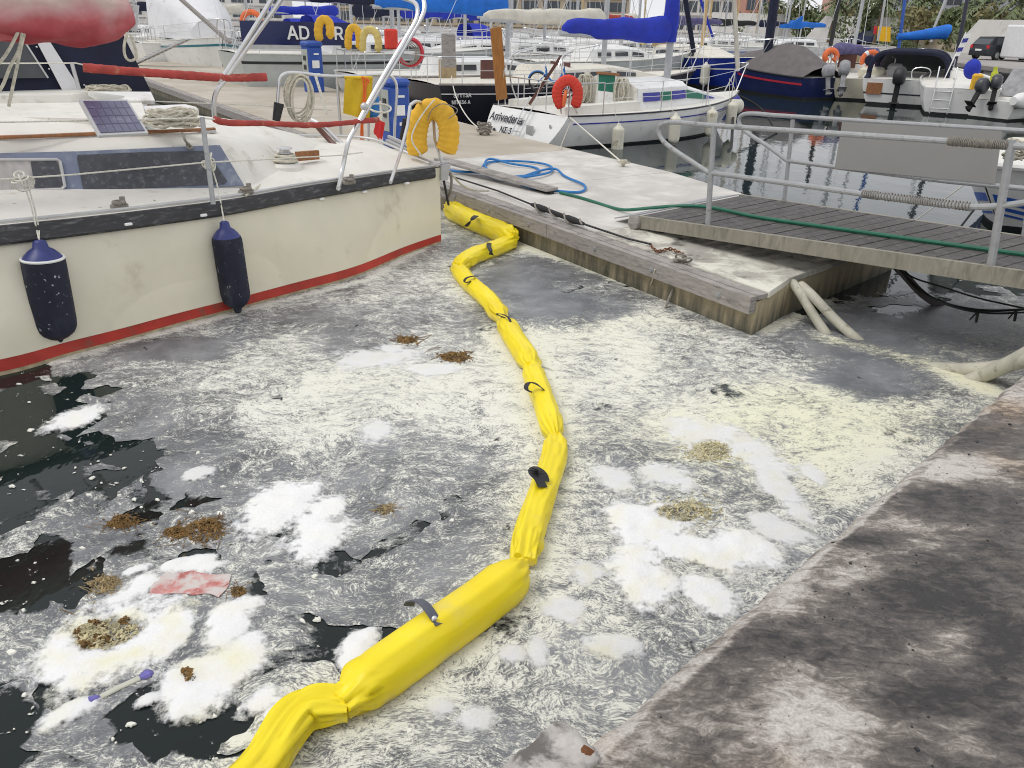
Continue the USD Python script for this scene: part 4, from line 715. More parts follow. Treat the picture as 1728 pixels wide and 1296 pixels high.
# far side of the deck, opposite each station
far_pts = [bow] + [U(688, 262, .98), U(650, 246, 1.04), U(600, 235, 1.08)] + [np.array([-4.6, 9.0, 1.06]), np.array([-5.9, 7.9, 1.06]), np.array([-7.6, 5.7, 1.04]), np.array([-8.1, 4.2, 1.02])]
farg = spline(far_pts, YS)[::-1]
AX0, AX1 = (gun[0] + farg[0]) / 2, bow.copy()
yacht = thing('cream_yacht', 'cream sailing yacht with black rubbing strake and red boot stripe, moored at left', 'sailing yacht', (AX0 + AX1) / 2 * [1, 1, 0])
def hullpt(i, t):            # t = 0 gunwale, 1 waterline
    g, w = gun[i], wlin[i]; b = 0.10 * math.sin(math.pi * min(t, 1)) * (1 - (i / YS) ** 3)
    out = unit(np.array([gun[min(i + 1, YS - 1)][1] - gun[max(i - 1, 0)][1], -(gun[min(i + 1, YS - 1)][0] - gun[max(i - 1, 0)][0]), 0]))
    return g + (w - g) * t + out * b * 0.45
def band(t0, t1, off, n=4, i0=0, i1=YS):
    rows = []
    for i in range(i0, i1):
        out = unit(np.array([gun[min(i + 1, YS - 1)][1] - gun[max(i - 1, 0)][1], -(gun[min(i + 1, YS - 1)][0] - gun[max(i - 1, 0)][0]), 0]))
        rows.append([hullpt(i, t) + out * off for t in np.linspace(t0, t1, n)])
    return np.array(rows)
def both(Pg, th=0.0):        # near band as a sheet
    v, f = grid_mesh(Pg); return v, np.vstack([f[:, [0, 1, 2]], f[:, [0, 2, 3]]])
m = M(); m.add(*both(band(0.0, 0.885, 0.0, 14)))
fr = []                                            # far side and stern, plain
for i in range(YS): fr.append([farg[i], farg[i] * [1, 1, .5] + (AX0 - farg[i]) * [0.02, 0.02, 0], np.r_[farg[i][:2] * .93 + (AX1[:2] * i / YS + AX0[:2] * (1 - i / YS)) * .07, -0.1]])
m.add(*both(np.array(fr))); m.slab([gun[0], farg[0], farg[0] * [1, 1, 0], wlin[0]], 0.01)
hull = obj('hull', m, 'gelcoat_cream', yacht, smooth=True)
m = M(); m.add(*both(band(0.885, 0.972, 0.002, 3))); obj('boot_stripe', m, 'boot_red', yacht, smooth=True)
m = M(); m.add(*both(band(0.972, 1.15, 0.0, 3))); obj('waterline_growth', m, 'hull_algae', yacht, smooth=True)
rows = []
for i in range(YS - 1):
    P4 = band(0, 0.115, 0.0, 2, i, i + 1)[0]; out = unit(np.array([gun[i + 1][1] - gun[max(i - 1, 0)][1], -(gun[i + 1][0] - gun[max(i - 1, 0)][0]), 0]))
    a, b = P4[0] + [0, 0, .012], P4[1]; rows.append([a - out * .02, a + out * .03, a + out * .045 - [0, 0, .02], b + out * .045 + [0, 0, .02], b + out * .03, b - out * .01])
m = M(); m.loft(rows); st = obj('rubbing_strake', m, 'rubbing_black', yacht, smooth=40)
for x, y in ((62, 394), (211, 376), (337, 361), (535, 334), (608, 322), (680, 308)):
    c = PL(x, y, gun[max(0, np.argmin([abs(PX(g)[0] - x) for g in gun]) - 1)], gun[min(YS - 1, np.argmin([abs(PX(g)[0] - x) for g in gun]) + 1)]); k = np.argmin([abs(PX(g)[0] - x) for g in gun]); k = min(max(k, 1), YS - 2); dd = unit(gun[k + 1] - gun[k - 1]); out = unit(np.array([dd[1], -dd[0], 0]))
    m = M(); m.box(c + out * .055, (.06, .04, .024), frame(dd), .006); obj('strake_plate', m, 'lettering_white', st)
# stem fitting
m = M(); m.slab([bow + [.0, 0, .03], bow + [.0, 0, -.14], bow + [.07, .05, -.14], bow + [.10, .07, .03]], .07); m.box(bow + [-.02, .04, .045], (.22, .09, .02), frame([.6, .8, 0])); obj('stem_fitting', m, 'aluminium', yacht, smooth=False)
# deck
dr = []
for i in range(YS):
    a, b = gun[i] + [0, 0, .012], farg[i] + [0, 0, .0]; w = np.linalg.norm(b - a); dr.append([a + (b - a) * t + [0, 0, .05 * min(w, 2) / 2 * 4 * t * (1 - t)] for t in np.linspace(0, 1, 9)])
m = M(); m.add(*both(np.array(dr))); obj('deck', m, 'deck_cream' if False else 'deck_white', yacht, smooth=True)
m = M(); m.tube(np.array([gun[i] + [0, 0, .03] + (farg[i] - gun[i]) * .012 for i in range(YS)]), .012, 6); obj('toe_rail', m, 'aluminium', yacht)
m = M(); m.tube(np.array([farg[i] + [0, 0, .03] for i in range(YS)]), .014, 6); obj('toe_rail', m, 'aluminium', yacht)
# coach roof: near side given by the picture, swept across the boat
ctr = lambda q: q
base_px = [(-420, 330, 1.03), (-200, 333, 1.02), (0, 331, 1.0), (139, 328, .99), (280, 321.5, .98), (413, 314.5, .97), (470, 300, .97), (535, 283, .97), (572, 270, .98)]
sh_px = [(-420, 262, 1.33), (-200, 264, 1.33), (0, 262.5, 1.32), (139, 256, 1.31), (280, 249, 1.30), (371, 245, 1.285), (452, 243, 1.22), (520, 247, 1.10), (572, 262, 1.0)]
top_px = [(-420, 238, 1.42), (-200, 239, 1.42), (0, 239, 1.41), (139, 233.5, 1.40), (280, 228, 1.39), (365, 224, 1.37), (452, 226, 1.28), (522, 236, 1.13), (573, 258, 1.0)]
cb, cs_, ct = [[U(*q) for q in L] for L in (base_px, sh_px, top_px)]
_pa, _pb, _pc = U(0, 331, 1.0), U(280, 321.5, .985), U(139, 256, 1.31); _pn = unit(np.cross(_pb - _pa, _pc - _pa)); _pn = _pn if _pn @ (E0 - _pa) > 0 else -_pn
def onside(x, y, off=0.0):    # a point on the flat side panel of the coachroof
    d = sight(x, y); return E0 + d * (_pn @ (_pa - E0) / (_pn @ d)) + _pn * off
for k in range(6): cb[k] = onside(*base_px[k][:2]); cs_[k] = onside(*sh_px[k][:2])
axd = unit((AX1 - AX0) * [1, 1, 0]); axn = np.array([-axd[1], axd[0], 0])
def across(p):               # mirrored over the boat's centre line
    return p - 2 * axn * ((p - AX1) @ axn)
def midline(p, up): q = p - axn * ((p - AX1) @ axn); return q + [0, 0, up]
rings = []
def ease(i): return [1.55, 1.55, 1.55, 1.55, 1.5, 1.4, 1.05, .55, .06][i]
for i, (b, s, t, cam_) in enumerate(zip(cb, cs_, ct, (.13, .13, .13, .13, .13, .12, .09, .04, .0))):
    inw = unit(np.array([-.77, .64, 0])); wb_ = ease(i); k = min(.16, wb_ * .1); A2 = lambda p, e: p + inw * e
    rings.append([b - [0, 0, .05], b, s, t, A2(t, wb_ * .2) + [0, 0, cam_ * .64], A2(t, wb_ * .45) + [0, 0, cam_], A2(t, wb_ * .7) + [0, 0, cam_ * .64], A2(t, wb_ * .9), A2(s, wb_), A2(b, wb_ * 1.12), A2(b, wb_ * 1.12) - [0, 0, .05]])
m = M(); m.loft(rings, closed=False, caps=False); obj('coachroof', m, 'deck_white', yacht, smooth=50)
# slate window band, its two panes, teak rail above
def panel(name, pts, off, mat, par, th=.006, label=None):
    m = M(); m.slab([onside(x, y, off) for x, y in pts], th); return obj(name, m, mat, par, smooth=False, label=label)
wb = panel('window_band', [(-180, 264), (139, 256), (371, 245.5), (412, 313.5), (300, 319.5), (139, 327), (-180, 333)], .012, 'paint_slate', yacht, .012)
def rrect(x0, y0, x1, y1, s0, s1, r=6):   # rounded corners; s0, s1: extra lean of the two ends
    return [(x0 + r + s0 * 0, y0), (x1 - r, y0 + 0), (x1, y0 + r), (x1 + s1, y1 - r), (x1 + s1 - r, y1), (x0 + s0 + r, y1), (x0 + s0, y1 - r), (x0, y0 + r)]
lerp = lambda a, b, t: (a[0] + (b[0] - a[0]) * t, a[1] + (b[1] - a[1]) * t)
pn = panel('window', [(132, 263), (240, 258), (344, 256), (352, 262), (383, 306), (378, 312), (250, 318), (146, 325), (141, 320), (131, 268)], .024, 'glass_scuffed', wb)
fr_ = panel('window', [(-150, 272), (96, 271), (102, 274), (110, 315), (105, 320), (-140, 329)], .022, 'glass_hazed', wb, label='hazed window pane with a pale curtain behind')
fp = [(-150, 271), (98, 270.5), (103, 274), (111, 316), (106, 321), (-150, 330)]; m = M(); m.tube([onside(x, y, .03) for x, y in fp], .012, 6); obj('window_frame', m, 'aluminium', fr_)
panel('window_pane', [(53, 274), (95, 273), (99, 276), (107, 313), (103, 317), (60, 319)], .027, 'glass_scuffed', fr_)
m = M(); rl = [ct[k] + axn * .03 + [0, 0, .03] for k in range(0, 6)]; m.tube(spline(rl, 40), .02, 8, flat=.8); obj('grab_rail', m, 'teak', yacht)
# hatch garage, low white box and spray hood at the after end of the roof
def roof(x, y, z): return U(x, y, z)
m = M(); b0 = [roof(-200, 205, 1.46), roof(250, 214, 1.47), roof(240, 180, 1.47), roof(-200, 180, 1.47)]; t0 = [q + [0, 0, .06] for q in b0]; m.loft([b0, t0]); obj('roof_step', m, 'deck_white', yacht, smooth=False)
bx = [roof(-220, 182, 1.5), roof(120, 178, 1.5), roof(178, 168, 1.5), roof(120, 160, 1.5), roof(-220, 160, 1.5)]; m = M(); m.loft([bx, [q + [0, 0, .10] for q in bx]]); obj('hatch_garage', m, 'deck_white', yacht, smooth=False)
nfb = U(256, 157, 1.53); nft = V(208, 58, nfb[1] - .12); nfb2 = nfb - axd * 3.2; nft2 = nft - axd * 3.0 + [0, 0, .05]; hw_ = unit(np.array([-.77, .64, 0])) * 1.5
ffb, fft, ffb2, fft2 = [q + hw_ for q in (nfb, nft, nfb2, nft2)]
hood = thing('spray_hood', 'navy canvas spray hood with a white frame strip over the companionway of the cream yacht', 'spray hood', nfb)
def arch(a, b, c, d): # quad sheet with a bulge
    G = np.array([[a * (1 - u) * (1 - v_) + b * u * (1 - v_) + c * u * v_ + d * (1 - u) * v_ + [0, 0, .05 * math.sin(math.pi * u) * math.sin(math.pi * v_)] for v_ in np.linspace(0, 1, 9)] for u in np.linspace(0, 1, 9)]); return both(G)
m = M(); m.add(*arch(nfb, ffb, fft, nft)); m.add(*arch(nfb, nft, nft2, nfb2)); m.add(*arch(nft, fft, fft2, nft2)); m.add(*arch(ffb, fft, fft2, ffb2)); obj('canvas', m, 'cover_navy', hood, smooth=40)
n_ = unit(np.cross(nft - nfb, nfb2 - nfb)); n_ = n_ if n_ @ (E0 - nfb) > 0 else -n_
def onhood(x, y, o=.02): d = sight(x, y); return E0 + d * (n_ @ (nfb - E0) / (n_ @ d)) + n_ * o
onhood2 = onhood
m = M(); m.slab([onhood(q_, r_, .07) for q_, r_ in ((57, 66), (78, 65), (133, 151), (102, 151))], .012); obj('white_strip', m, 'tarpaulin_white', hood, smooth=False)
m = M(); m.slab([onhood2(q_, r_, .07) for q_, r_ in ((-120, 60), (32, 60), (78, 131), (-120, 133))], .006); wn = obj('window', m, 'glass_grey', hood, smooth=False)
m = M(); m.tube([onhood2(32, 60, .08), onhood2(78, 131, .08)], .01, 6); obj('window_edge', m, 'aluminium', wn)
for x, y in ((59, 79), (80, 116), (84, 68), (139, 143)):
    m = M(); m.ball(onhood(x, y, .075), .01, 5); obj('snap_button', m, 'steel', hood)
# boom with faded red sail cover
A_, B_ = AX0, AX1
cov = [(-420, -10, 62), (-300, -2, 58), (-150, 4, 50), (0, 10, 40), (60, 14, 40), (110, 18, 42), (150, 22, 41), (190, 22, 38), (212, 22, 30), (221, 21, 16)]
ce = [PL(x, y, A_, B_) for x, y, r in cov]; cr0 = [r / FPX * np.linalg.norm(c - E0) for (x, y, r), c in zip(cov, ce)]
pc = spline(ce, 70); rc = np.interp(np.linspace(0, 1, 70), np.linspace(0, 1, len(cr0)), cr0); rings = []; aa = np.arange(40) * 2 * math.pi / 40
for i in range(70):
    d = unit(np.gradient(pc, axis=0)[i]); s = unit(np.cross([0, 0, 1], d)); u = np.cross(d, s)
    fold = 1 + .26 * (meshkit.noise(np.stack([aa * 0 + i * .10 + .9 * np.cos(aa), 2.4 * np.cos(aa), 2.4 * np.sin(aa) + i * .07], 1), 3) - .5) + .04 * np.sin(aa * 5 + i * .3) * (i > 30) + .10 * (np.abs(meshkit.noise(np.stack([aa * 0 + i * .35, 4 * np.cos(aa), 4 * np.sin(aa)], 1), 8) - .5) - .2)
    rings.append(pc[i] + (np.cos(aa) * rc[i] * .72 * fold)[:, None] * s + (np.sin(aa) * rc[i] * fold)[:, None] * u)
_zb = float(pc[35][2])
MATS['faded_cover'] = usdkit.material(stage, '/World/Looks/faded_cover', {'g': ('geometry', {}), 'x': ('separate_xyz', {}), 'z': ('map_range', {'from_min': _zb - .24, 'from_max': _zb + .16, 'to_min': .08, 'to_max': 1.25}),
    'n': ('noise_texture', {'scale': 3.2, 'detail': 5}), 'k': ('math', {'math_type': 'multiply_add', 'value2': 1.3, 'value3': -.65}), 'a': ('math', {'math_type': 'add', 'use_clamp': True}),
    'r': ('rgb_ramp', {'ramp': [(0, (.3, .03, .04)), (.35, (.42, .09, .1)), (.7, (.5, .26, .26)), (1, (.52, .4, .34))]}), 'b': ('bump', {'strength': .5, 'distance': .03}), 'bn': ('noise_texture', {'scale': 5, 'detail': 3}), 'p': ('principled_bsdf', {'roughness': .8})},
    [('g.position', 'x.vector'), ('x.z', 'z.value'), ('g.position', 'n.vector'), ('n.fac', 'k.value1'), ('z.result', 'a.value1'), ('k.value', 'a.value2'), ('a.value', 'r.fac'), ('r.color', 'p.base_color'), ('g.position', 'bn.vector'), ('bn.fac', 'b.height'), ('b.normal', 'p.normal')], surface='p.BSDF')
m = M(); m.loft(rings); obj('sail_cover', m, 'faded_cover', yacht, smooth=True, label='faded red sail cover over the boom')
m = M(); m.tube([pc[0] - [0, 0, .16], pc[30] - [0, 0, .18], PL(118, 57, A_, B_)], .06, 12); obj('boom', m, 'cover_faded_red', yacht)
e0, e1 = PL(212, 26, A_, B_), PL(226, 30, A_, B_); m = M(); m.tube([e0, e1], .055, 14); m.box(e1, (.05, .05, .2), frame(e1 - e0)); obj('boom_end', m, 'aluminium', yacht)
for pts in ([(33, 47), (26, 85), (12, 112), (0, 142), (-20, 170)], [(38, 48), (30, 80), (24, 110), (16, 148), (10, 178)], [(28, 48), (14, 76), (0, 98), (-20, 120)]):
    m = M(); m.tube(spline([PL(x, y, A_, B_) - axn * .1 for x, y in pts], 20), .012, 6); obj('sheet_rope', m, 'rope_pale', yacht)
m = M(); m.tube(spline([PL(x, y, A_, B_) - axn * .22 for x, y in ((200, 55), (195, 75), (198, 95), (206, 100), (215, 94), (213, 78), (205, 56))], 26), .011, 6); obj('rope_loop', m, 'rope_pale', yacht)
# tracks, solar panel, ropes on the roof
for pts in (((-200, 222, 1.44), (365, 222, 1.385)), ((-200, 206, 1.53), (255, 205, 1.45)),):
    a, b = U(*pts[0]), U(*pts[1]); m = M(); m.bar(a, b, .03, .02); obj('track', m, 'aluminium', yacht, smooth=False)
c4 = [U(133, 170, 1.79), U(215, 170, 1.75), U(250, 226, 1.56), U(160, 226, 1.57)]
c4[3] = c4[0] + c4[2] - c4[1]; sp = thing('solar_panel', 'small violet solar panel leaning on the coachroof beside the heap of rope', 'solar panel', c4[3])
nrm = unit(np.cross(c4[1] - c4[0], c4[3] - c4[0])); nrm = nrm if nrm @ (E0 - c4[0]) > 0 else -nrm
m = M(); m.slab(c4, .02); obj('frame', m, 'aluminium', sp, smooth=False)
q = lambda u, w: c4[0] * (1 - u) * (1 - w) + c4[1] * u * (1 - w) + c4[2] * u * w + c4[3] * (1 - u) * w + nrm * .013
for i in range(6):
    for j in range(4):
        m = M(); u0, u1, w0, w1 = [.05 + .9 * k for k in (i / 6 + .006, (i + 1) / 6 - .006, j / 4 + .008, (j + 1) / 4 - .008)]; m.slab([q(u0, w0), q(u1, w0), q(u1, w1), q(u0, w1)], .004); obj('cell', m, 'solar_cell', sp, smooth=False)
def rope_heap(name, label, cx, cy, z, rx, ry, n, mat='rope_pale', r=.011, seed=0, h=.12):
    rng = np.random.default_rng(seed); m = M(); c = U(cx, cy, z); ex = np.linalg.norm(U(cx + rx, cy, z) - c); ey = ex * ry / rx; X = unit(RIGHT * [1, 1, 0]); Yv = np.cross([0, 0, 1], X)
    for k in range(n):
        a0 = rng.uniform(0, 6); t = np.linspace(a0, a0 + rng.uniform(4, 6.5), 26); s = rng.uniform(.55, 1); o = rng.normal(0, .12, 2); zz = rng.uniform(0, h) + .02 * np.sin(3 * t + k)
        m.tube(c + np.outer(ex * (s * np.cos(t) + o[0]), X) + np.outer(ey * (s * np.sin(t) + o[1]), Yv) + np.outer(zz, [0, 0, 1]), r, 5)
    return obj(name, m, mat, label=label, cat='rope')
rope_heap('rope_heap', 'heap of pale coiled rope on the coachroof right of the solar panel', 295, 213, 1.48, 46, 40, 26, seed=1)
rope_heap('rope_heap', 'low coil of pale rope lying under the right edge of the navy spray hood', 186, 156, 1.58, 38, 30, 12, seed=2, h=.05)
m = M(); m.tube(spline([U(308, 225, 1.45), U(312, 236, 1.42), onside(320, 246, .03), onside(324, 252, .04), onside(318, 252, .04), onside(316, 243, .03)], 30), .011, 6); obj('rope_tail', m, 'rope_grey', yacht)
bxs = [U(150, 163, 1.60), U(255, 163, 1.56), U(262, 178, 1.50), U(176, 178, 1.50)]; m = M(); m.slab([p + [0, 0, .03] for p in bxs], .05); obj('sliding_hatch', m, 'gelcoat_white', yacht, smooth=False)
m = M(); m.bar(U(253, 182, 1.42), U(253, 165, 1.56), .05, .05); obj('hatch_post', m, 'teak', yacht, smooth=False)
lk = U(285, 192, 1.45); m = M(); m.box(lk, (.5, .34, .14), frame(axd), .02); obj('deck_box', m, 'gelcoat_white', yacht)
# winch on its pedestal with turns of rope and two teak blocks
wc = U(483, 283, 1.02); m = M(); m.lathe([(.16, -.12), (.15, .02), (.12, .05), (0, .05)], wc, n=24); obj('winch_base', m, 'deck_white', yacht)
wi = thing('winch', 'steel winch wrapped with pale rope on the side deck of the cream yacht', 'winch', wc + [0, 0, .05]); w0 = wc + [0, 0, .05]
m = M(); m.lathe([(0, 0), (.085, 0), (.08, .03), (.055, .05), (.05, .08), (.06, .09), (.06, .1), (0, .1)], w0, n=20); obj('drum', m, 'aluminium', wi); m = M(); m.lathe([(.05, .1), (.05, .125), (.075, .13), (.07, .145), (0, .15)], w0, n=20); obj('winch_head', m, 'steel', wi)
for k in range(5):
    m = M(); m.torus(w0 + [0, 0, .015 + k * .014], .11 - k * .006, .014, trimesh.transformations.euler_matrix(.12 * (k % 3 - 1), .1 * (k % 2), 0)[:3, :3], 20, 6); obj('rope_turn', m, 'rope_pale', wi)
m = M(); m.tube(spline([w0 + [.02, -.1, .05], U(470, 280, 1.0), U(442, 310, .97), U(415, 330, .96)], 16), .011, 6); obj('rope_end', m, 'rope_pale', wi)
for a, b in (((425, 264), (464, 263)), ((500, 264), (537, 261))):
    m = M(); m.bar(U(*a, 1.11), U(*b, 1.10), .04, .09); obj('teak_block', m, 'teak', yacht, smooth=False)
# brown rubber trim and white tube round the front of the coachroof
m = M(); m.tube(spline([U(536, 214, 1.25), U(550, 230, 1.15), U(566, 246, 1.06), U(580, 258, 1.0)], 20), .03, 8); obj('front_trim', m, 'mahogany', yacht)
m = M(); m.tube(spline([U(526, 203, 1.3), U(545, 214, 1.24), U(562, 229, 1.15), U(580, 246, 1.05)], 20), .028, 10); obj('front_tube', m, 'steel', yacht)
m = M(); c = U(602, 262, .99); m.torus(c, .09, .012, None, 20, 6); m.torus(c + [.02, .02, .02], .07, .012, trimesh.transformations.euler_matrix(.3, .1, 0)[:3, :3], 20, 6); m.box(c + [0, 0, -.01], (.16, .12, .02), frame(axd)); obj('black_hose_coil', m, 'black_plastic', yacht)
for x, y, z in ((206, 356, .97), (420, 331, .95), (594, 314, .91)):
    c = U(x, y, z) + axn * .05 + [0, 0, .03]; m = M(); m.box(c, (.13, .05, .04), frame(axd), .01); m.tube([c + axd * .03, c + axd * .03 + [0, 0, .07]], .022, 8); m.torus(c + [0, 0, .03], .04, .014, None, 12, 6); obj('rail_block', m, 'rope_grey', yacht)
# stanchions, life lines, red rolls, pulpit, gantry
def N(x, y): 
    ip = np.array([PX(g)[0] for g in gun]); k = int(np.clip(np.searchsorted(ip, x), 2, YS - 3)); return PL(x, y, gun[k - 2], gun[k + 2])
fA, fB = U(575, 231, 1.08), U(666, 245, 1.0)
def F(x, y): return PL(x, y, [-6.2, 7.9, 0], [-1.9, 10.2, 0])
def ypipe(name, pts, r=.014, n=None, mat='steel', lab=None):
    m = M(); m.tube(spline(pts, n) if n else pts, r, 8); return obj(name, m, mat, yacht, label=lab)
s1 = [U(360, 345, .97), N(341, 198)]; ypipe('stanchion', s1, .02, mat='galvanised'); ypipe('stanchion', [U(-60, 392, 1.0), N(-60, 205)], .018, mat='aluminium'); 
ypipe('stanchion', [F(133, 150), F(121, 106)], .02, mat='aluminium'); ypipe('life_line', [N(-200, 212), N(0, 206), N(175, 203), N(341, 199), N(366, 202)], .006, mat='rope_white')
ypipe('life_line', [N(-200, 318), N(0, 303), N(120, 295), N(348, 274), N(430, 270), N(574, 262), N(612, 257)], .006, mat='rope_white'); ypipe('life_line', [F(-200, 107), F(0, 107), F(128, 106.5), F(143, 110)], .007, mat='rope_white')
ypipe('life_line', [F(262, 171), F(440, 178), F(560, 186)], .006, mat='rope_white')
def roll(pts, r, lab):
    p = spline([q for q in pts], 60); rng = np.random.default_rng(1); m = M(); m.tube(p + rng.normal(0, .0015, p.shape), r * (1 + .05 * np.sin(np.linspace(0, 14, 60)) + .03 * rng.normal(size=60)), 10); return obj('red_roll', m, 'roll_red', yacht, label=lab)
roll([N(362, 201), N(376, 206), N(440, 208), N(520, 211), N(575, 208), N(638, 202)], .026, 'nearer of two faded red rolled cloths on the life lines'); roll([F(140, 114), F(200, 119), F(300, 126), F(380, 131), F(450, 130)], .046, 'farther of two faded red rolled cloths on the life lines')
g1a = [U(571, 318, .91), N(577, 290), N(585, 250), N(592, 230), N(610, 201), N(650, 134), N(690, 66)]
base1 = g1a[-1]; topn = [base1, V(708, 36, base1[1] + .10), V(716, 14, base1[1] + .18), V(712, -12, base1[1] + .35), V(700, -30, base1[1] + .8)]
ypipe('gantry_leg', g1a[:4] + [N(610, 201), N(650, 134)] + topn[1:], .022, 60); off = unit(g1a[5] - g1a[4]); side = np.array([-.05, .0, .03])
ypipe('gantry_leg', [N(600, 215), N(640, 140) , V(692, 52, base1[1] + .02), V(703, 30, base1[1] + .1), V(704, 12, base1[1] + .2), V(690, 0, base1[1] + .5), V(640, -14, base1[1] + 1.4)], .022, 60)
ypipe('gantry_leg', [F(362, 200), F(361, 175), F(365, 155), F(378, 136), F(430, 62), F(478, -6), F(492, -30)], .026, 50); ypipe('gantry_leg', [F(370, 140), F(410, 78), F(462, -6), F(478, -34)], .026)
for x, y in ((372, 133), (615, 180)): m = M(); m.ball((F if x < 500 else N)(x, y), .04, 7); obj('clamp', m, 'aluminium', yacht)
ypipe('pulpit_post', [U(659, 308, .90), N(676, 258), N(688, 210), N(692, 178)], .018); ypipe('pulpit_post', [F(576, 231), F(568, 130)], .018); ypipe('pulpit_post', [F(622, 240), F(622, 180), F(625, 135)], .018)
pr = [F(467, 190), F(470, 150), F(474, 130), F(486, 123), F(520, 125), F(575, 129), F(640, 126), F(658, 128), F(668, 140), F(668, 180), F(665, 247)]; ypipe('pulpit_rail', pr, .019, 70)
m = M(); m.tube([F(466, 204), F(471, 174)], [.045, .06], 12); obj('rail_sleeve', m, 'black_plastic', yacht)
bp_ = np.array([bow[0] + .02, bow[1] + .08, 0]); ypipe('pulpit_post', [bow + [.03, .06, .02], V(734, 235, bow[1] + .06), V(731, 190, bow[1] + .05)], .018)
ypipe('pulpit_rail', [N(692, 178), N(700, 172), V(722, 178, bow[1] + .2), V(740, 182, bow[1] + .15), V(760, 190, bow[1] + .05)], .018, 30)
ypipe('pulpit_rail', [V(650, 190, 9.9), V(630, 187, 9.7), V(622, 180, 9.8), V(640, 175, 10.1), V(658, 180, 10.2), V(656, 188, 10.0), V(645, 190, 9.8)], .012, 30, 'rope_white')
m = M(); a, b = U(655, 246, 1.02), U(690, 262, .97); m.bar(a + [0, 0, .06], b + [0, 0, .05], .07, .03); m.bar(a + [0, .05, .1], b + [.05, 0, .09], .03, .03); m.tube([b + [0, 0, .1], b + [.1, -.1, .12]], .03, 8); obj('bow_roller', m, 'aluminium', yacht, smooth=False)
for x0, y0, x1, y1 in ((676, 245, 684, 200), (690, 250, 689, 195)): m = M(); m.tube([V(x0, y0, 9.9), V(x1, y1, 9.9)], .03, 10); obj('roller_drum', m, 'black_plastic', yacht)
# things hung on the cream yacht
hb = thing('horseshoe_buoy', 'amber yellow horseshoe lifebuoy hung on the bow rail of the cream yacht', 'lifebuoy', V(730, 225, bow[1] + .05))
yb = bow[1] - .02
def shoe(th, pts, wid_, dep, mat, yd, n=70):   # a soft horseshoe drawn round its centre line
    c = spline([V(x, y, yd) for x, y in pts], n); d = np.gradient(c, axis=0); k = 18; aa = np.arange(k) * 2 * math.pi / k; rings = []
    for i in range(n):
        x = unit(d[i]); nn = unit(E0 - c[i]); nn = unit(nn - x * (x @ nn)); s = np.cross(x, nn); e = min(1, min(i, n - 1 - i) / 3 + .35); puck = 1 + .05 * math.sin(i * 1.6)
        rings.append(c[i] + (np.sign(np.cos(aa)) * np.abs(np.cos(aa)) ** .75 * wid_ * e * puck)[:, None] * s + (np.sign(np.sin(aa)) * np.abs(np.sin(aa)) ** .75 * dep * e * puck)[:, None] * nn)
    m = M(); m.loft(rings); return obj('float', m, mat, th, smooth=50)
shoe(hb, [(707, 262), (703, 240), (705, 215), (712, 195), (730, 184), (748, 193), (757, 213), (757, 238), (751, 258)], .115, .07, 'buoy_yellow', yb)
m = M(); m.tube(spline([V(x, y, yb - .12) for x, y in ((733, 168), (715, 190), (700, 215), (695, 235), (702, 250), (714, 266))], 30), .009, 6); obj('webbing', m, 'rope_white', hb); m = M(); m.tube(spline([V(x, y, yb - .1) for x, y in ((722, 205), (726, 190), (742, 176), (760, 178), (772, 186), (757, 200))], 30), .006, 6); obj('webbing', m, 'rope_grey', hb)
bgy = F(605, 165); m = M(); ys = F(600, 165)[1] - .1; rng = np.random.default_rng(2); G = np.array([[V(582 - 3 * v_ + u * (46 - 3 * v_) , 131 + v_ * 60 + 12 * v_ * u * (v_ > .8), ys - .06 * math.sin(u * math.pi) * (1 - .5 * v_) - .02 * math.sin(9 * u + 3 * v_)) for v_ in np.linspace(0, 1, 14)] for u in np.linspace(0, 1, 14)])
v, f = grid_mesh(G); vb = v + [0, .07, 0]; m.add(v, f); m.add(vb, f); m.tube([G[0, 0], G[5, 0] + [0, 0, .0], G[-1, 0]], .02, 6)
bag = thing('yellow_bag', 'limp yellow bag hung on the far bow rail beside the blue pedestal', 'bag', bgy); obj('bag', m, 'bag_yellow', bag, smooth=True)
for k, pts in enumerate(([(612, 132), (614, 160), (610, 200), (607, 250), (600, 262)], [(618, 133), (616, 170), (612, 215), (612, 245), (606, 258)], [(610, 130), (622, 136), (616, 145)])):
    m = M(); m.tube(spline([V(x, y, ys - .08) for x, y in pts], 20), .011, 6); obj('drawstring', m, 'line_orange', bag)
m = M(); m.add(*arch(V(634, 201, 8.9), V(650, 207, 8.9), V(645, 236, 8.95), V(631, 226, 8.9))); m.add(*arch(V(636, 201, 8.86), V(644, 204, 8.86), V(640, 237, 8.9), V(630, 222, 8.86))); obj('red_flag', m, 'flag_red', smooth=True, label='crumpled bright red cloth hanging at the end of the nearer red roll', cat='cloth')
rng = np.random.default_rng(6); m = M(); yc = F(505, 160)[1] - .05
for k in range(7):
    cx, cy, rx, ry = 505 + rng.normal(0, 3), 163 + rng.normal(0, 3), 20 + rng.normal(0, 2), 36 + rng.normal(0, 3); t = np.linspace(0, 2 * math.pi, 40); m.tube([V(cx + rx * math.cos(a), cy + ry * math.sin(a), yc + .01 * k) for a in t], .013, 6)
obj('rope_coil', m, 'rope_pale', label='long coil of pale rope hung on the far bow rail', cat='rope')
m = M(); m.tube(spline([V(x, y, yc - .05) for x, y in ((532, 127), (536, 140), (545, 170), (552, 194))], 16), .016, 7); obj('rope_end', m, 'rope_white', label='single white rope end dangling beside the hung coil of pale rope', cat='rope')
c = V(626, 178, 10.3); m = M(); m.box(c, (.2, .2, .32), None, .06); obj('blue_jug', m, 'rope_blue', label='bright blue jug standing behind the tubes at the bow of the cream yacht', cat='jug')
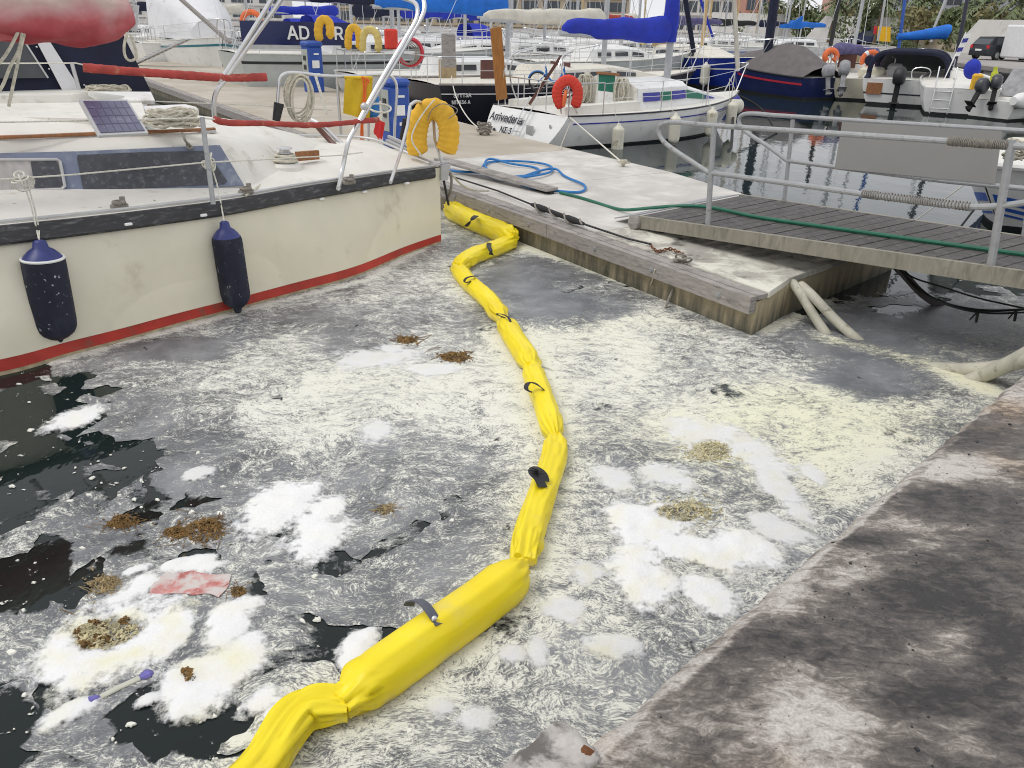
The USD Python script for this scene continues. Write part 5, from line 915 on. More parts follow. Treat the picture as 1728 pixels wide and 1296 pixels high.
# fenders of the cream yacht
def fender(name, label, top, bot, rad, mat, capmat=None, rope=None, group=None, cap_at=.16, both_caps=True, rmat='rope_white'):
    top, bot = np.asarray(top, float), np.asarray(bot, float); L = np.linalg.norm(bot - top); th = thing(name, label, 'fender', (top + bot) / 2, group); z = unit(top - bot); x = unit(np.cross([0, 1.0, 0.1], z)); R = np.stack([x, np.cross(z, x), z], 1)
    r = rad; prof = [(0, .0), (r * .2, .0), (r * .27, L * .02), (r * .3, L * .05), (r * .55, L * .075), (r * .82, L * .115), (r * .95, L * .16), (r, L * .22), (r, L * .76), (r * .985, L * .81), (r * .93, L * (1 - cap_at) - .005)]
    m = M(); m.lathe(prof, bot, R, 22); obj('body', m, mat, th, smooth=50)
    m = M(); m.lathe([(r * .93, L * (1 - cap_at - .01)), (r * .8, L * (1 - cap_at + .025)), (r * .58, L * .905), (r * .36, L * .93), (r * .3, L * .985), (r * .16, L), (0, L)], bot, R, 22); obj('cap', m, capmat or mat, th, smooth=50)
    if rope is not None:
        for rp in rope: m = M(); m.tube(rp, .006, 6); obj('lanyard', m, rmat, th)
    return th
def off(p, o=.15): d = unit((E0 - p) * [1, 1, 0]); return p + d * o
def G_(x, y, o): ip = np.array([PX(g)[0] for g in gun]); k = int(np.clip(np.searchsorted(ip, x), 2, YS - 3)); dd = unit(gun[k + 1] - gun[k - 1]); out = np.array([dd[1], -dd[0], 0]); return PL(x, y, gun[k - 2] + out * o, gun[k + 2] + out * o)
t1, b1 = G_(66, 405, .17), G_(100, 580, .17); rope1 = [N(38, 302), N(52, 345), G_(62, 388, .05), t1 + [0, 0, .01]]
fender('fender', 'navy covered fender with a white ring under its blue cap, nearer to the left edge', t1, b1, .146, 'fender_navy', 'fender_cap', [rope1, [N(45, 303), N(58, 350), G_(66, 388, .05), t1]])
m = M(); Rz = unit(t1 - b1); 
ringc = b1 + (t1 - b1) * .832; xx = unit(np.cross([0, 1, .1], Rz)); m.torus(ringc, .137, .010, np.stack([xx, np.cross(Rz, xx), Rz], 1), 28, 6); obj('white_ring', m, 'lettering_white', T('/World/fender', (t1 + b1) / 2))
t2, b2 = G_(378, 373, .15), G_(402, 527, .15)
fender('fender', 'navy covered fender with a plain blue cap, hanging amidships by the stanchion', t2, b2, .124, 'fender_navy', 'fender_cap', [[N(355, 274), N(366, 310), G_(373, 345, .05), t2]])
for c, n0 in ((N(356, 275), 5), (N(38, 303), 4)):
    rng = np.random.default_rng(n0); m = M()
    for k in range(n0 + 2): m.torus(c + rng.normal(0, .02, 3), .03 + rng.uniform(0, .03), .006, trimesh.transformations.euler_matrix(*rng.uniform(-2, 2, 3))[:3, :3], 14, 5)
    obj('rope_knot', m, 'rope_white', label='white rope knot tying the ' + ('amidships' if n0 == 5 else 'left edge') + ' navy fender to the life line', cat='knot')
# bow lines of the cream yacht
line('bow_line', 'grey and white bow line knotted from the stem down to the pontoon timber', 'rope_grey', [bow + [.06, .05, .02], bow + [.12, .1, -.12], bow + [.1, .14, -.3], pon(5.55, .02, .33)], .016)
line('bow_line', 'pale bow line running from the stem across to the pontoon timber', 'rope_pale', [bow + [.05, .08, .03], U(790, 318, .48), U(825, 322, .4)], .012)
line('bow_line', 'dark bow line drooping from the stem to the top of the boom', 'rope_dark', [bow + [.03, .05, -.1], bow + [.07, .1, -.35], U(757, 345, .3)], .014)

# the two blue service pedestals on the pontoon
def pedestal(name, label, x0, x1, yb_, yt, z=PZ, turn=.6):
    c = U((x0 + x1) / 2, yb_, z); top = V((x0 + x1) / 2, yt, c[1]); h = top[2] - z; w = (x1 - x0) / FPX * np.linalg.norm(c - E0) / 1.25; R = rotz(turn)
    th = thing(name, label, 'service pedestal', c); m = M(); m.box(c + [0, 0, h * .45], (w, w * .9, h * .9), R, .03); bd = obj('cabinet', m, 'pedestal_blue', th, smooth=False)
    m = M(); m.box(c + [0, 0, h * .95], (w * 1.12, w * 1.02, h * .12), R, .05); obj('lid', m, 'pedestal_blue', th, smooth=40); f = R @ np.array([0, -1, 0.]); s = R @ np.array([1, 0, 0.])
    f2 = R @ np.array([-1, 0, 0.])
    m = M(); m.box(c + f2 * w * .505 + [0, 0, h * .55], (.012, w * .7, h * .6), R); obj('meter_panel', m, 'pedestal_pale', th, smooth=False)
    for k, (zz, hh) in enumerate(((.76, .035), (.56, .15), (.36, .05))):
        m = M(); m.box(c + f * w * .456 + s * w * (.06, -.02, .08)[k] + [0, 0, h * zz], (w * (.34, .5, .26)[k], .01, h * hh), R); obj('notice', m, 'lettering_white', th, smooth=False)
    for zz in (.68, .5): m = M(); m.box(c + f2 * (w * .52) + [0, 0, h * zz], (.03, w * .3, h * .09), R); obj('socket', m, 'black_plastic', th, smooth=False)
    return c, w, h
pedestal('service_pedestal', 'blue service pedestal with white notices between yellow bag and yellow horseshoe', 648, 692, 248, 133)
pedestal('service_pedestal', 'blue service pedestal standing farther off, beside the hung coil of rope', 516, 546, 155, 70, PZ, .75)

# ================================================================ yachts and boats
def text_on(parent, text, at, xdir, nrm, height, mat, name='lettering', bold=False):
    tm = meshkit.text_mesh(text, height, 0.006, bold); x = unit(xdir); z = unit(nrm); y = np.cross(z, x); v = np.array(tm.vertices); v[:, 0] -= v[:, 0].mean()
    return obj(name, (v @ np.stack([x, y, z]) + np.asarray(at), np.array(tm.faces)), mat, parent, smooth=False)
class Hull:
    """A boat's shape in its own axes (x forward from the stern, y to port, z up) and its place."""
    def __init__(s, pos, heading, L, B, F0, F1, stern=.8, rake=.6, trake=.25, dip=.06, full=2.2):
        s.pos, s.R, s.L, s.B, s.F0, s.F1, s.stern, s.rake, s.trake, s.dip, s.full = np.asarray(pos, float), rotz(math.radians(heading)), L, B, F0, F1, stern, rake, trake, dip, full
    def w(s, x, y, z): return s.pos + s.R @ np.array([x, y, z], float)
    def d(s, x, y, z): return s.R @ np.array([x, y, z], float)
    def hb(s, t): return s.B / 2 * (1 - abs((t - .42) / .58) ** s.full if t > .42 else 1 - (1 - s.stern) * ((.42 - t) / .42) ** 1.7)
    def sheer(s, t): return s.F0 + (s.F1 - s.F0) * t ** 1.6 - s.dip * 4 * t * (1 - t)
    def side(s, t, k, sg, out=0.0):     # k = 0 gunwale, 1 waterline
        z = s.sheer(t) * (1 - k); b = max(s.hb(t), .012) * (1 - .20 * k ** 1.7 - .22 * k * t ** 3); x = t * s.L - s.rake * k * t ** 5 + s.trake * k * (1 - t) ** 8
        return s.w(x, sg * (b + out), z)
    def shell(s, par, mat, k0=0.0, k1=1.15, out=0.0, name='hull', n=28, both=True, t0=0.0, t1=1.0, transom=True, label=None):
        m = M(); ts = np.linspace(t0, t1, n); ks = np.linspace(k0, k1, 7 if k1 - k0 > .3 else 2)
        for sg in ((-1, 1) if both is True else (both,)):
            v, f = grid_mesh(np.array([[s.side(t, k, sg, out) for k in ks] for t in ts])); m.add(v, f if sg < 0 else f[:, ::-1])
        if transom and t0 == 0:
            v, f = grid_mesh(np.array([[s.side(0, k, -1, out) * (1 - u) + s.side(0, k, 1, out) * u - s.d(out, 0, 0) - s.d(.06 * s.B * 4 * u * (1 - u) * .5, 0, 0) for k in ks] for u in np.linspace(0, 1, 9)])); m.add(v, f[:, ::-1])
        return obj(name, m, mat, par, smooth=40, label=label)
    def deck(s, par, mat, dz=-.02, camb=.05):
        m = M(); g = np.array([[s.w(t * s.L, u * s.hb(t) * .995, s.sheer(t) + dz + camb * (1 - u * u)) for u in np.linspace(-1, 1, 7)] for t in np.linspace(0.0, 1, 26)]); m.add(*grid_mesh(g)); return obj('deck', m, mat, par, smooth=True)
    def toe(s, par, mat, r=.025, name='toe_rail'):
        for sg in (-1, 1): m = M(); m.tube([s.w(t * s.L, sg * s.hb(t), s.sheer(t) + .01) for t in np.linspace(0, 1, 26)], r, 6); obj(name, m, mat, par)
    def dz(s, x): return s.sheer(x / s.L)
    def cabin(s, par, x0, x1, h, wfrac=.62, mat='gelcoat_white', name='cabin', slope0=.12, slope1=.9, lean=.16):
        rows = []; s._cab = (x0, x1, h, wfrac, slope0, slope1, lean)
        for x, hh in ((x0, 0), (x0 + slope0, h), ((x0 + x1) / 2, h * .96), (x1 - slope1, h * .8), (x1, .02)):
            b = s.hb(min(x, x1 - .2) / s.L) * wfrac; zb = s.dz(x) + .0; bi = b - lean * (hh / max(h, .01)) * h * 1.1
            rows.append([s.w(x, -b, zb - .03), s.w(x, -bi, zb + hh * .82), s.w(x, -bi * .82, zb + hh), s.w(x, 0, zb + hh * 1.12), s.w(x, bi * .82, zb + hh), s.w(x, bi, zb + hh * .82), s.w(x, b, zb - .03)])
        m = M(); m.loft(rows, closed=False, caps=False); return obj(name, m, mat, par, smooth=30)
    def cabpt(s, x, v_, sg, out=.01):     # a point on the cabin side, v_ from 0 (deck) to 1 (shoulder)
        x0, x1, h, wf, s0, s1, lean = s._cab; b = s.hb(min(x, x1 - .2) / s.L) * wf; hh = h * np.interp(x, [x0, x0 + s0, (x0 + x1) / 2, x1 - s1, x1], [0, 1, .96, .8, .02]); bi = b - lean * hh * 1.1
        return s.w(x, sg * (b + (bi - b) * v_ + out), s.dz(x) - .03 + (hh * .82 + .03) * v_)
    def window(s, par, xa, xb, v0, v1, sg=-1, mat='glass_dark', name='window', xc=None, out=.012):
        m = M(); m.slab([s.cabpt(xa, v0, sg, out), s.cabpt(xb, v0, sg, out), s.cabpt(xc or xb, v1, sg, out), s.cabpt(xa, v1, sg, out)], .014); return obj(name, m, mat, par, smooth=False)
    def mast(s, par, x, H, mat='mast_grey', r=.07, zb=None, spread=True):
        rk = max(.007, .00027 * np.linalg.norm(s.pos - E0))
        zb = s.dz(x) + .2 if zb is None else zb; m = M(); m.tube([s.w(x, 0, zb - .2), s.w(x - .04, 0, zb + H * .5), s.w(x - .12, 0, zb + H)], [r, r, r * .8], 10); ms = obj('mast', m, mat, par)
        if spread: m = M(); m.tube([s.w(x - .1, -.55, zb + H * .52), s.w(x - .06, 0, zb + H * .54), s.w(x - .1, .55, zb + H * .52)], .02, 6); obj('spreader', m, mat, ms)
        for yy, xx in ((-1, x - .1), (1, x - .1)):
            m = M(); m.tube([s.w(xx, yy * s.hb(xx / s.L) * .92, s.dz(xx)), s.w(x - .1, yy * .5, zb + H * .52), s.w(x - .1, 0, zb + H * .97)], rk, 4); obj('shroud', m, 'steel', par)
        m = M(); m.tube([s.w(s.L - .1, 0, s.dz(s.L)), s.w(x - .1, 0, zb + H * .95)], rk, 4); obj('forestay', m, 'steel', par)
        m = M(); m.tube([s.w(.1, 0, s.dz(0)), s.w(x - .12, 0, zb + H)], rk, 4); obj('backstay', m, 'steel', par); return ms
    def furl(s, par, x, H, mat, r=.07): m = M(); m.tube([s.w(s.L - .15, 0, s.dz(s.L) + .5), s.w((s.L + x) / 2 - .05, 0, s.dz(s.L) + H * .5), s.w(x + .1, 0, s.dz(s.L) + H * .93)], [r, r * 1.25, r * .6], 8); obj('furled_sail', m, mat, par)
    def boom(s, par, x, ln, z, mat, r=.17, rise=.0, bmat='mast_grey', sp=None):
        m = M(); m.tube([s.w(x, 0, z), s.w(x - ln, 0, z + rise)], .055, 8); obj('boom', m, bmat, par); t = np.linspace(0, 1, 24); rr = r * (1.25 - .62 * t); rr[0] *= .55; rr[-1] *= .4
        p = np.array([s.w(x - .02 - (ln - .1) * k, .02 * math.sin(9 * k), z + rise * k + r * (1.0 - .45 * k) + .02 * math.sin(17 * k)) for k in t]); rg = []
        for i in range(24):
            a = np.arange(14) * 2 * math.pi / 14; f = 1 + .22 * (meshkit.noise(np.stack([0 * a + i * .8 + s.pos[0], 2 * np.cos(a), 2 * np.sin(a)], 1), 4) - .5); rg.append(p[i] + np.outer(np.cos(a) * rr[i] * .7 * f, s.d(0, 1, 0)) + np.outer(np.sin(a) * rr[i] * 1.15 * f, [0, 0, 1]))
        m = M(); m.loft(rg); obj('sail_cover', m, mat, par, smooth=50)
    def rails(s, par, x0=.5, x1=None, h=.6, n=4, r=.012, pulpit=True, pushpit=True, mat='steel', lines=2):
        r = max(r, .00035 * np.linalg.norm(s.pos - E0)); x1 = x1 or s.L - 1.1; xs = np.linspace(x0, x1, n)
        for sg in (-1, 1):
            P = [s.w(x, sg * s.hb(x / s.L) * .96, s.dz(x)) for x in xs]
            for p in P: m = M(); m.tube([p, p + [0, 0, h]], r, 6); obj('stanchion', m, mat, par)
            for k in range(lines): m = M(); m.tube([p + [0, 0, h * (1 - .48 * k)] for p in P], max(.006, r * .5), 4); obj('life_line', m, mat, par)
        if pulpit:
            a, b, c = s.w(x1, -s.hb(x1 / s.L) * .96, s.dz(x1) + h), s.w(s.L - .05, 0, s.dz(s.L) + h * 1.05), s.w(x1, s.hb(x1 / s.L) * .96, s.dz(x1) + h); q = s.w(s.L + .05, -.12, s.dz(s.L) + h * 1.1); q2 = s.w(s.L + .05, .12, s.dz(s.L) + h * 1.1)
            m = M(); m.tube(spline([a, q, q2, c], 24), r * 1.2, 6); pu = obj('pulpit', m, mat, par)
            for yy in (-1, 1):
                m = M(); m.tube([s.w(s.L + .02, yy * .12, s.dz(s.L) + h * 1.08), s.w(s.L - .35, yy * .18, s.dz(s.L))], r * 1.2, 6); obj('pulpit_leg', m, mat, pu)
        if pushpit:
            m = M(); b = s.hb(0) * .93; z = s.dz(0); m.tube(spline([s.w(x0, -s.hb(x0 / s.L) * .96, z + h), s.w(.12, -b, z + h), s.w(.05, -b * .8, z + h), s.w(.05, b * .8, z + h), s.w(.12, b, z + h), s.w(x0, s.hb(x0 / s.L) * .96, z + h)], 30), r * 1.2, 6); pu = obj('pushpit', m, mat, par)
            for yy in (-1, -.4, .4, 1): m = M(); m.tube([s.w(.08, yy * b, z + h), s.w(.08, yy * b, z)], r * 1.1, 6); obj('pushpit_leg', m, mat, pu)
def hfender(name, label, H, x, mat, rad=.13, ln=.62, drop=.12, sg=-1, group=None, out=.16, cap=None):
    p = H.w(x, sg * (H.hb(x / H.L) + out), H.dz(x) - drop); rp = [p, H.w(x, sg * (H.hb(x / H.L) + .03), H.dz(x) + .02), H.w(x, sg * H.hb(x / H.L) * .96, H.dz(x) + .5)]
    return fender(name, label, p, p - [0, 0, ln], rad, mat, cap, [rp], group)

# ---------------------------------------------------------------- the white yacht with its name on the transom
H = Hull((.2, 17.6, 0), 37, 6.9, 3.05, .66, .86, .86, .75, -.42, .03, 2.0); K = thing('white_yacht', 'white yacht with a name on its transom, blue sail cover and green hatch board', 'sailing yacht', H.w(3, 0, 0))
H.shell(K, 'gelcoat_white'); H.deck(K, 'deck_white'); H.toe(K, 'lettering_dark', .018, 'gunwale_stripe')
for k0, k1, t0, t1 in ((.205, .245, .03, 1.0), (.28, .30, .6, 1.0)): H.shell(K, 'stripe_violet' if k0 < .25 else 'lettering_dark', k0, k1, .006, 'hull_stripe', both=-1, transom=False, t0=t0, t1=t1)
H.shell(K, 'antifoul', .93, 1.15, .004, 'boot_stripe', transom=False); nt = H.d(-1, 0, .5)
def tr(y, z, o=.02): k = 1 - z / H.F0; return H.w(H.trake * k - .09 * (1 - (y / 1.3) ** 2) - o, y, z)
text_on(K, 'Arrivederla', tr(.40, .40, .04), H.d(0, -1, 0), nt, .165, 'lettering_dark', bold=True); text_on(K, 'N\u03a3 3', tr(.24, .19, .05), H.d(0, -1, 0), nt, .13, 'lettering_dark', bold=True)
m = M(); m.lathe([(0, 0), (.045, 0), (.04, .02), (0, .02)], tr(.72, .2, .03), frame(nt) @ np.array([[0, 0, 1], [1, 0, 0], [0, 1, 0.]]), 12); obj('exhaust', m, 'black_plastic', K)
for yy in (-.05, -.32): m = M(); m.tube([tr(yy, .95, .10), tr(yy, .5, .12), tr(yy, .02, .10)], .014, 6); obj('ladder_rail', m, 'steel', K)
for zz in (.72, .5, .28): m = M(); m.tube([tr(-.05, zz, .115), tr(-.32, zz, .115)], .012, 6); obj('ladder_rung', m, 'steel', K)
m = M(); m.box(tr(-.5, .32, .04), (.03, .22, .2), H.R); obj('bracket', m, 'aluminium', K, smooth=False); m = M(); m.box(tr(-1.0, .45, .03), (.02, .05, .06), H.R); obj('fitting', m, 'aluminium', K, smooth=False)
H.cabin(K, 2.25, 5.6, .52, .66, slope0=.06, slope1=1.6)
for xa, xb, mt in ((2.45, 2.95, 'stripe_violet'), (3.0, 3.32, 'panel_green'), (3.37, 3.85, 'stripe_violet'), (3.9, 4.65, 'panel_green')): H.window(K, xa, xb, .42, .82, mat=mt, name='window_panel')
H.window(K, 4.66, 5.3, .45, .8, mat='stripe_violet', name='window_panel', xc=4.75)
m = M(); m.slab([H.w(2.22, y, z) for y, z in ((-.27, .62), (.27, .62), (.27, .98), (-.27, .98))], .03); obj('washboard', m, 'gelcoat_white', K, smooth=False)
m = M(); m.slab([H.w(2.22, y, z) for y, z in ((-.27, .985), (.27, .985), (.27, 1.34), (-.27, 1.34))], .035); obj('green_hatch_board', m, 'panel_green', K, smooth=False)
m = M(); m.bar(H.w(2.22, -.33, 1.36), H.w(2.22, .33, 1.36), .1, .05); obj('hatch_trim', m, 'teak', K, smooth=False)
for yy in (-.3, .3): m = M(); m.bar(H.w(2.2, yy, .6), H.w(2.2, yy, 1.36), .04, .04, up=(1, 0, 0)); obj('hatch_slide', m, 'deck_white', K, smooth=False)
bk = M(); bk.slab([H.w(2.26, y, z) for y, z in ((-1.0, .62), (1.0, .62), (.92, 1.12), (.4, 1.3), (-.4, 1.3), (-.92, 1.12))], .03); obj('bulkhead', bk, 'deck_white', K, smooth=False)
rng = np.random.default_rng(4)
for side_, lab in ((-.62, 'thick hank of pale rope hung beside the green hatch board, nearer to the window panels'), (.62, 'thick hank of pale rope hung left of the green hatch board')):
    m = M()
    for k in range(12):
        t = np.linspace(0, 2 * math.pi, 24); yy = side_ + rng.normal(0, .05); m.tube([H.w(2.16 - .01 * k + .01 * rng.normal(), yy + .14 * math.cos(a) * rng.uniform(.9, 1.1), 1.0 + .3 * math.sin(a)) for a in t], .013, 5)
    obj('rope_hank', m, 'rope_pale', label=lab, cat='rope')
H.mast(K, 4.15, 9.2, r=.085, zb=1.35); H.boom(K, 4.12, 3.35, 2.05, 'cover_blue', .21, .12); m = M(); m.tube([H.w(4.13, 0, 2.02), H.w(4.1, 0, 2.5), H.w(4.08, 0, 3.4)], [.14, .19, .13], 12); obj('mast_cover', m, 'cover_blue', K)
H.rails(K, .9, 5.7, .62, 4); H.furl(K, 4.15, 9, 'cover_cream', .05)
# cockpit seats and coamings
for sg in (-1, 1): m = M(); m.bar(H.w(.2, sg * .85, .70), H.w(2.25, sg * .95, .76), .28, .2); obj('coaming', m, 'deck_white', K, smooth=False)
m = M(); m.bar(H.w(.0, .98, .80), H.w(-.25, .9, 2.25), .035, .26, up=(.87, .5, 0)); obj('varnished_board', m, 'varnished', label='tall varnished plank standing upright at the stern of the white yacht', cat='plank', smooth=False)
m = M(); m.bar(H.w(.25, .3, .75), H.w(.55, -.35, 1.75), .03, .06); obj('tiller', m, 'mahogany', K, smooth=False)
for yy in (.75, -.75):
    m = M(); m.tube(spline([H.w(.1, yy * 1.3, .68), H.w(.0, yy * 1.25, 1.3), H.w(.15, yy * 1.1, 1.72), H.w(.6, yy * .9, 1.86)], 20), .017, 7); obj('gantry_tube', m, 'steel', K); m = M(); m.tube(spline([H.w(.5, yy * 1.35, .68), H.w(.2, yy * 1.27, 1.25), H.w(.2, yy * 1.05, 1.7), H.w(.6, yy * .85, 1.84)], 20), .017, 7); obj('gantry_tube', m, 'steel', K)
m = M(); m.tube([H.w(.3, .95, 1.78), H.w(.3, -.95, 1.78)], .017, 7); obj('gantry_tube', m, 'steel', K)
rb = thing('red_lifebuoy', 'bright red horseshoe lifebuoy at the stern corner of the white yacht with the name', 'lifebuoy', H.w(.15, -.9, 1.2)); ry = float(H.w(.0, -1.05, 1)[1]) - .1
shoe(rb, [(949, 182), (941, 165), (942, 148), (952, 137), (962, 136), (972, 145), (975, 160), (970, 182)], .105, .06, 'buoy_red', ry); m = M(); m.tube([V(955, 152, ry - .05), V(953, 165, ry - .08), V(951, 180, ry - .08)], [.03, .045, .03], 8); obj('lamp', m, 'buoy_orange', rb)
for k, (x, lab) in enumerate(((1.15, 'white fender on the white yacht, nearest to its stern'), (2.75, 'white fender on the white yacht, below the window panels, second from stern'), (4.1, 'white fender on the white yacht, third from its stern'), (5.3, 'white fender on the white yacht, fourth from its stern'))): hfender('white_fender', lab, H, x, 'fender_white', .125, .68, (.14, .02, .0, -.03)[k])
bf = H.w(5.75, -H.hb(5.75 / 6.75) - .2, .62); bt = thing('ball_fender', 'round white ball fender with a violet cap at the bow of the white yacht', 'fender', bf); m = M(); m.ball(bf, .19, 12); obj('ball', m, 'fender_white', bt); m = M(); m.lathe([(.12, .14), (.03, .24), (0, .25)], bf, n=14); obj('cap', m, 'stripe_violet', bt); m = M(); m.tube([bf + [0, 0, .24], H.w(5.75, -H.hb(.85) * .9, 1.2)], .006, 5); obj('lanyard', m, 'rope_white', bt)
line('stern_line', 'white double mooring line from the named white yacht to a pontoon cleat', 'rope_white', [H.w(.1, -1.2, .66), U(1052, 276, PZ + .05)], .013, n=6); line('stern_line', 'thin pale mooring line from the named white yacht to the pontoon, left of the cleat', 'rope_pale', [H.w(.2, -1.2, .6), U(945, 250, PZ + .03)], .008, n=6)
line('bow_chain', 'thick black mooring line falling steeply from the bow of the named white yacht', 'rope_dark', [H.w(6.7, 0, .8), U(1235, 235, .1), U(1228, 292, -.2)], .035)
line('bow_chain', 'black mooring line angling right from the bow of the named white yacht into the water', 'rope_dark', [H.w(6.75, 0, .8), U(1280, 180, .5), U(1310, 226, 0), ], .028)
m = M(); c = U(1052, 277, PZ + .04); m.bar(c + [-.09, .05, .03], c + [.09, -.05, .03], .03, .025); m.box(c, (.05, .05, .06)); 
for k in range(4): m.torus(c + [0, 0, .02 + .012 * k], .05, .012, None, 14, 5)
obj('mooring_cleat', m, 'rope_pale', label='pontoon cleat wrapped with rope beside the named white yacht', cat='cleat'); rope_heap('rope_heap', 'grey and white tangle of mooring rope on the pontoon left of the named white yacht', 818, 226, PZ + .02, 12, 9, 12, 'rope_grey', .014, 7, .22)
line('mooring_line', 'white mooring line looping from the black yacht down to the rope tangle on the pontoon', 'rope_white', [U(762, 128, 1.05), U(775, 175, .75), U(795, 205, .5), U(818, 222, PZ + .05)], .012)

# ---------------------------------------------------------------- the neighbours along the far edge of the pontoon
def yacht_(name, label, pos, hd, L, B, F0, F1, hull, cover, deck='deck_white', cab=(.3, .72, .42, 'gelcoat_white'), stripe=None, boot='antifoul', mast=9.5, mmat='mast_grey', bz=1.1, windows=3, furl=None, bl=.36, r=.17, rail=True, toe=None, mx=.56, shade=False):
    H = Hull(pos, hd, L, B, F0, F1, .78, L * .09, .25, .05); K = thing(name, label, 'sailing yacht', H.w(L / 2, 0, 0)); H.shell(K, hull); H.deck(K, deck); H.toe(K, toe or deck, .03 if toe else .02)
    if stripe: H.shell(K, stripe, .16, .22, .006, 'hull_stripe', transom=False)
    H.shell(K, boot, .9, 1.15, .004, 'boot_stripe', transom=False); x0, x1, h, cm = cab; H.cabin(K, x0 * L, x1 * L, h, .62, cm, slope1=.14 * L)
    for sg in (-1, 1):
        for i in range(windows): a = x0 * L + .35 + i * (x1 - x0) * L * .72 / max(windows, 1); H.window(K, a, a + (x1 - x0) * L * .72 / windows - .22, .35, .8, sg)
    zc = F0 + h + .1
    if mast: H.mast(K, mx * L, mast, mmat, .075, zc, True)
    if cover: H.boom(K, mx * L - .05, bl * L, zc + bz - .35, cover, r, .08)
    if furl: H.furl(K, mx * L, mast, furl, .07)
    if rail: H.rails(K, .6, L - 1.2, .6, 4)
    if shade: m = M(); a = x0 * L; m.loft([[H.w(a + .9 - k * 1.3, y, F0 + h * .7 + .75 * s_ * (1 - .25 * (k == 0))) for y, s_ in ((-.85, 0), (-.8, .7), (-.5, 1), (0, 1.08), (.5, 1), (.8, .7), (.85, 0))] for k in (0, .35, 1)], closed=False, caps=False); obj('spray_hood', m, shade, K)
    return H, K
HB, KB = yacht_('black_yacht', 'black hulled yacht with cream deck and beige toe rail behind the blue pedestal', (-2.55, 20.6, 0), 33, 9.4, 3.1, .98, 1.15, 'hull_black', 'cover_cream', 'deck_cream', (.36, .78, .34, 'deck_cream'), toe='wood_grey', mx=.62, bl=.42, bz=1.25, furl='cover_navy')
HB.shell(KB, 'lettering_white', .2, .225, .008, 'white_line', both=-1, transom=False); m = M(); m.slab([HB.w(4.1, y, z) for y, z in ((-.75, 1.02), (.1, 1.02), (.1, 1.42), (-.75, 1.42))], .05); obj('dark_hatch', m, 'mahogany', KB, smooth=False)
for i, (a, b) in enumerate(((1.2, .62), (2.2, .2))): m = M(); m.box(HB.w(a, b, 1.22), (.5, .04, .45), HB.R); obj('cockpit_board', m, ('plywood', 'mahogany')[i], KB, smooth=False)
text_on(KB, 'SYTTSA', HB.w(.55, -HB.hb(.05) - .03, .70), HB.d(1, 0, 0), HB.d(0, -1, .05), .09, 'lettering_white', bold=True); text_on(KB, 'N\u03a0 836 A', HB.w(.55, -HB.hb(.05) - .03, .55), HB.d(1, 0, 0), HB.d(0, -1, .05), .08, 'lettering_white', bold=True)
yb2 = 21.0; rr_ = thing('ring_lifebuoy', 'round dark red lifebuoy with rope coil on the stern rail of the black yacht', 'lifebuoy', V(692, 88, yb2)); nn = unit(E0 - V(692, 88, yb2)); R_ = np.stack([RIGHT, np.cross(nn, RIGHT), nn], 1)
m = M(); m.torus(V(692, 88, yb2), .30, .05, R_, 26, 8); obj('ring', m, 'stripe_red', rr_); m = M(); 
for k in range(4): m.torus(V(690 - k, 89 + k, yb2 - .08), .27 - .02 * k, .014, R_, 22, 5)
obj('rope', m, 'rope_grey', rr_); m = M(); m.box(V(757, 86, yb2 - .3), (.34, .05, .75), rotz(.3)); obj('board', m, 'wood_grey', label='upright grey board on the side rail of the black yacht', cat='board', smooth=False)
bc = thing('bicycle', 'small blue folding bicycle standing on the deck of the black yacht', 'bicycle', HB.w(3.2, -1.0, 1.0)); yb3 = float(HB.w(3.2, -1.0, 1)[1]) - 2.6
def bp(x, y, o=0.0): return V(x, y, yb3 + o)
R_ = np.stack([unit(bp(940, 132) - bp(904, 128)), np.array([0, 0, 1.0]), unit(np.cross(unit(bp(940, 132) - bp(904, 128)), [0, 0, 1.0]))], 1)
for cx, cy in ((908, 138), (956, 148)):
    m = M(); m.torus(bp(cx, cy), .2, .022, R_, 22, 6); w_ = obj('wheel', m, 'tyre', bc); m = M()
    for a in np.arange(8) * math.pi / 4: m.tube([bp(cx, cy), bp(cx, cy) + R_ @ np.array([.19 * math.cos(a), .19 * math.sin(a), 0])], .003, 4)
    obj('spokes', m, 'steel', w_); m = M(); m.torus(bp(cx, cy), .225, .02, R_, 16, 6, .5, 2.9); obj('mudguard', m, 'bike_blue', bc)
m = M(); m.tube(spline([bp(921, 112), bp(924, 128), bp(935, 138), bp(945, 132), bp(952, 116)], 20), .025, 7); m.tube([bp(908, 138), bp(923, 124)], .015, 6); m.tube([bp(952, 112), bp(956, 148)], .016, 6); obj('bike_frame', m, 'bike_blue', bc)
m = M(); m.tube([bp(921, 118), bp(919, 88)], .012, 6); m.tube([bp(952, 116), bp(948, 96)], .012, 6); m.tube([bp(948, 96) + [-.1, -.2, .0], bp(948, 96), bp(948, 96) + [.1, .2, 0]], .012, 6); obj('handlebar', m, 'steel', bc); m = M(); m.ball(bp(918, 84), (.12, .06, .04), 8, R_ @ np.array([[1, 0, 0], [0, 0, 1], [0, 1, 0.]])); obj('saddle', m, 'black_plastic', bc)
H2, K2 = yacht_('white_sloop', 'white yacht with two yellow horseshoe buoys and a bright blue sail cover', (-4.95, 24.2, 0), 33, 9.0, 3.0, .9, 1.05, 'gelcoat_white', 'cover_bright', bz=1.5, bl=.5, r=.24, stripe=None, mx=.6)
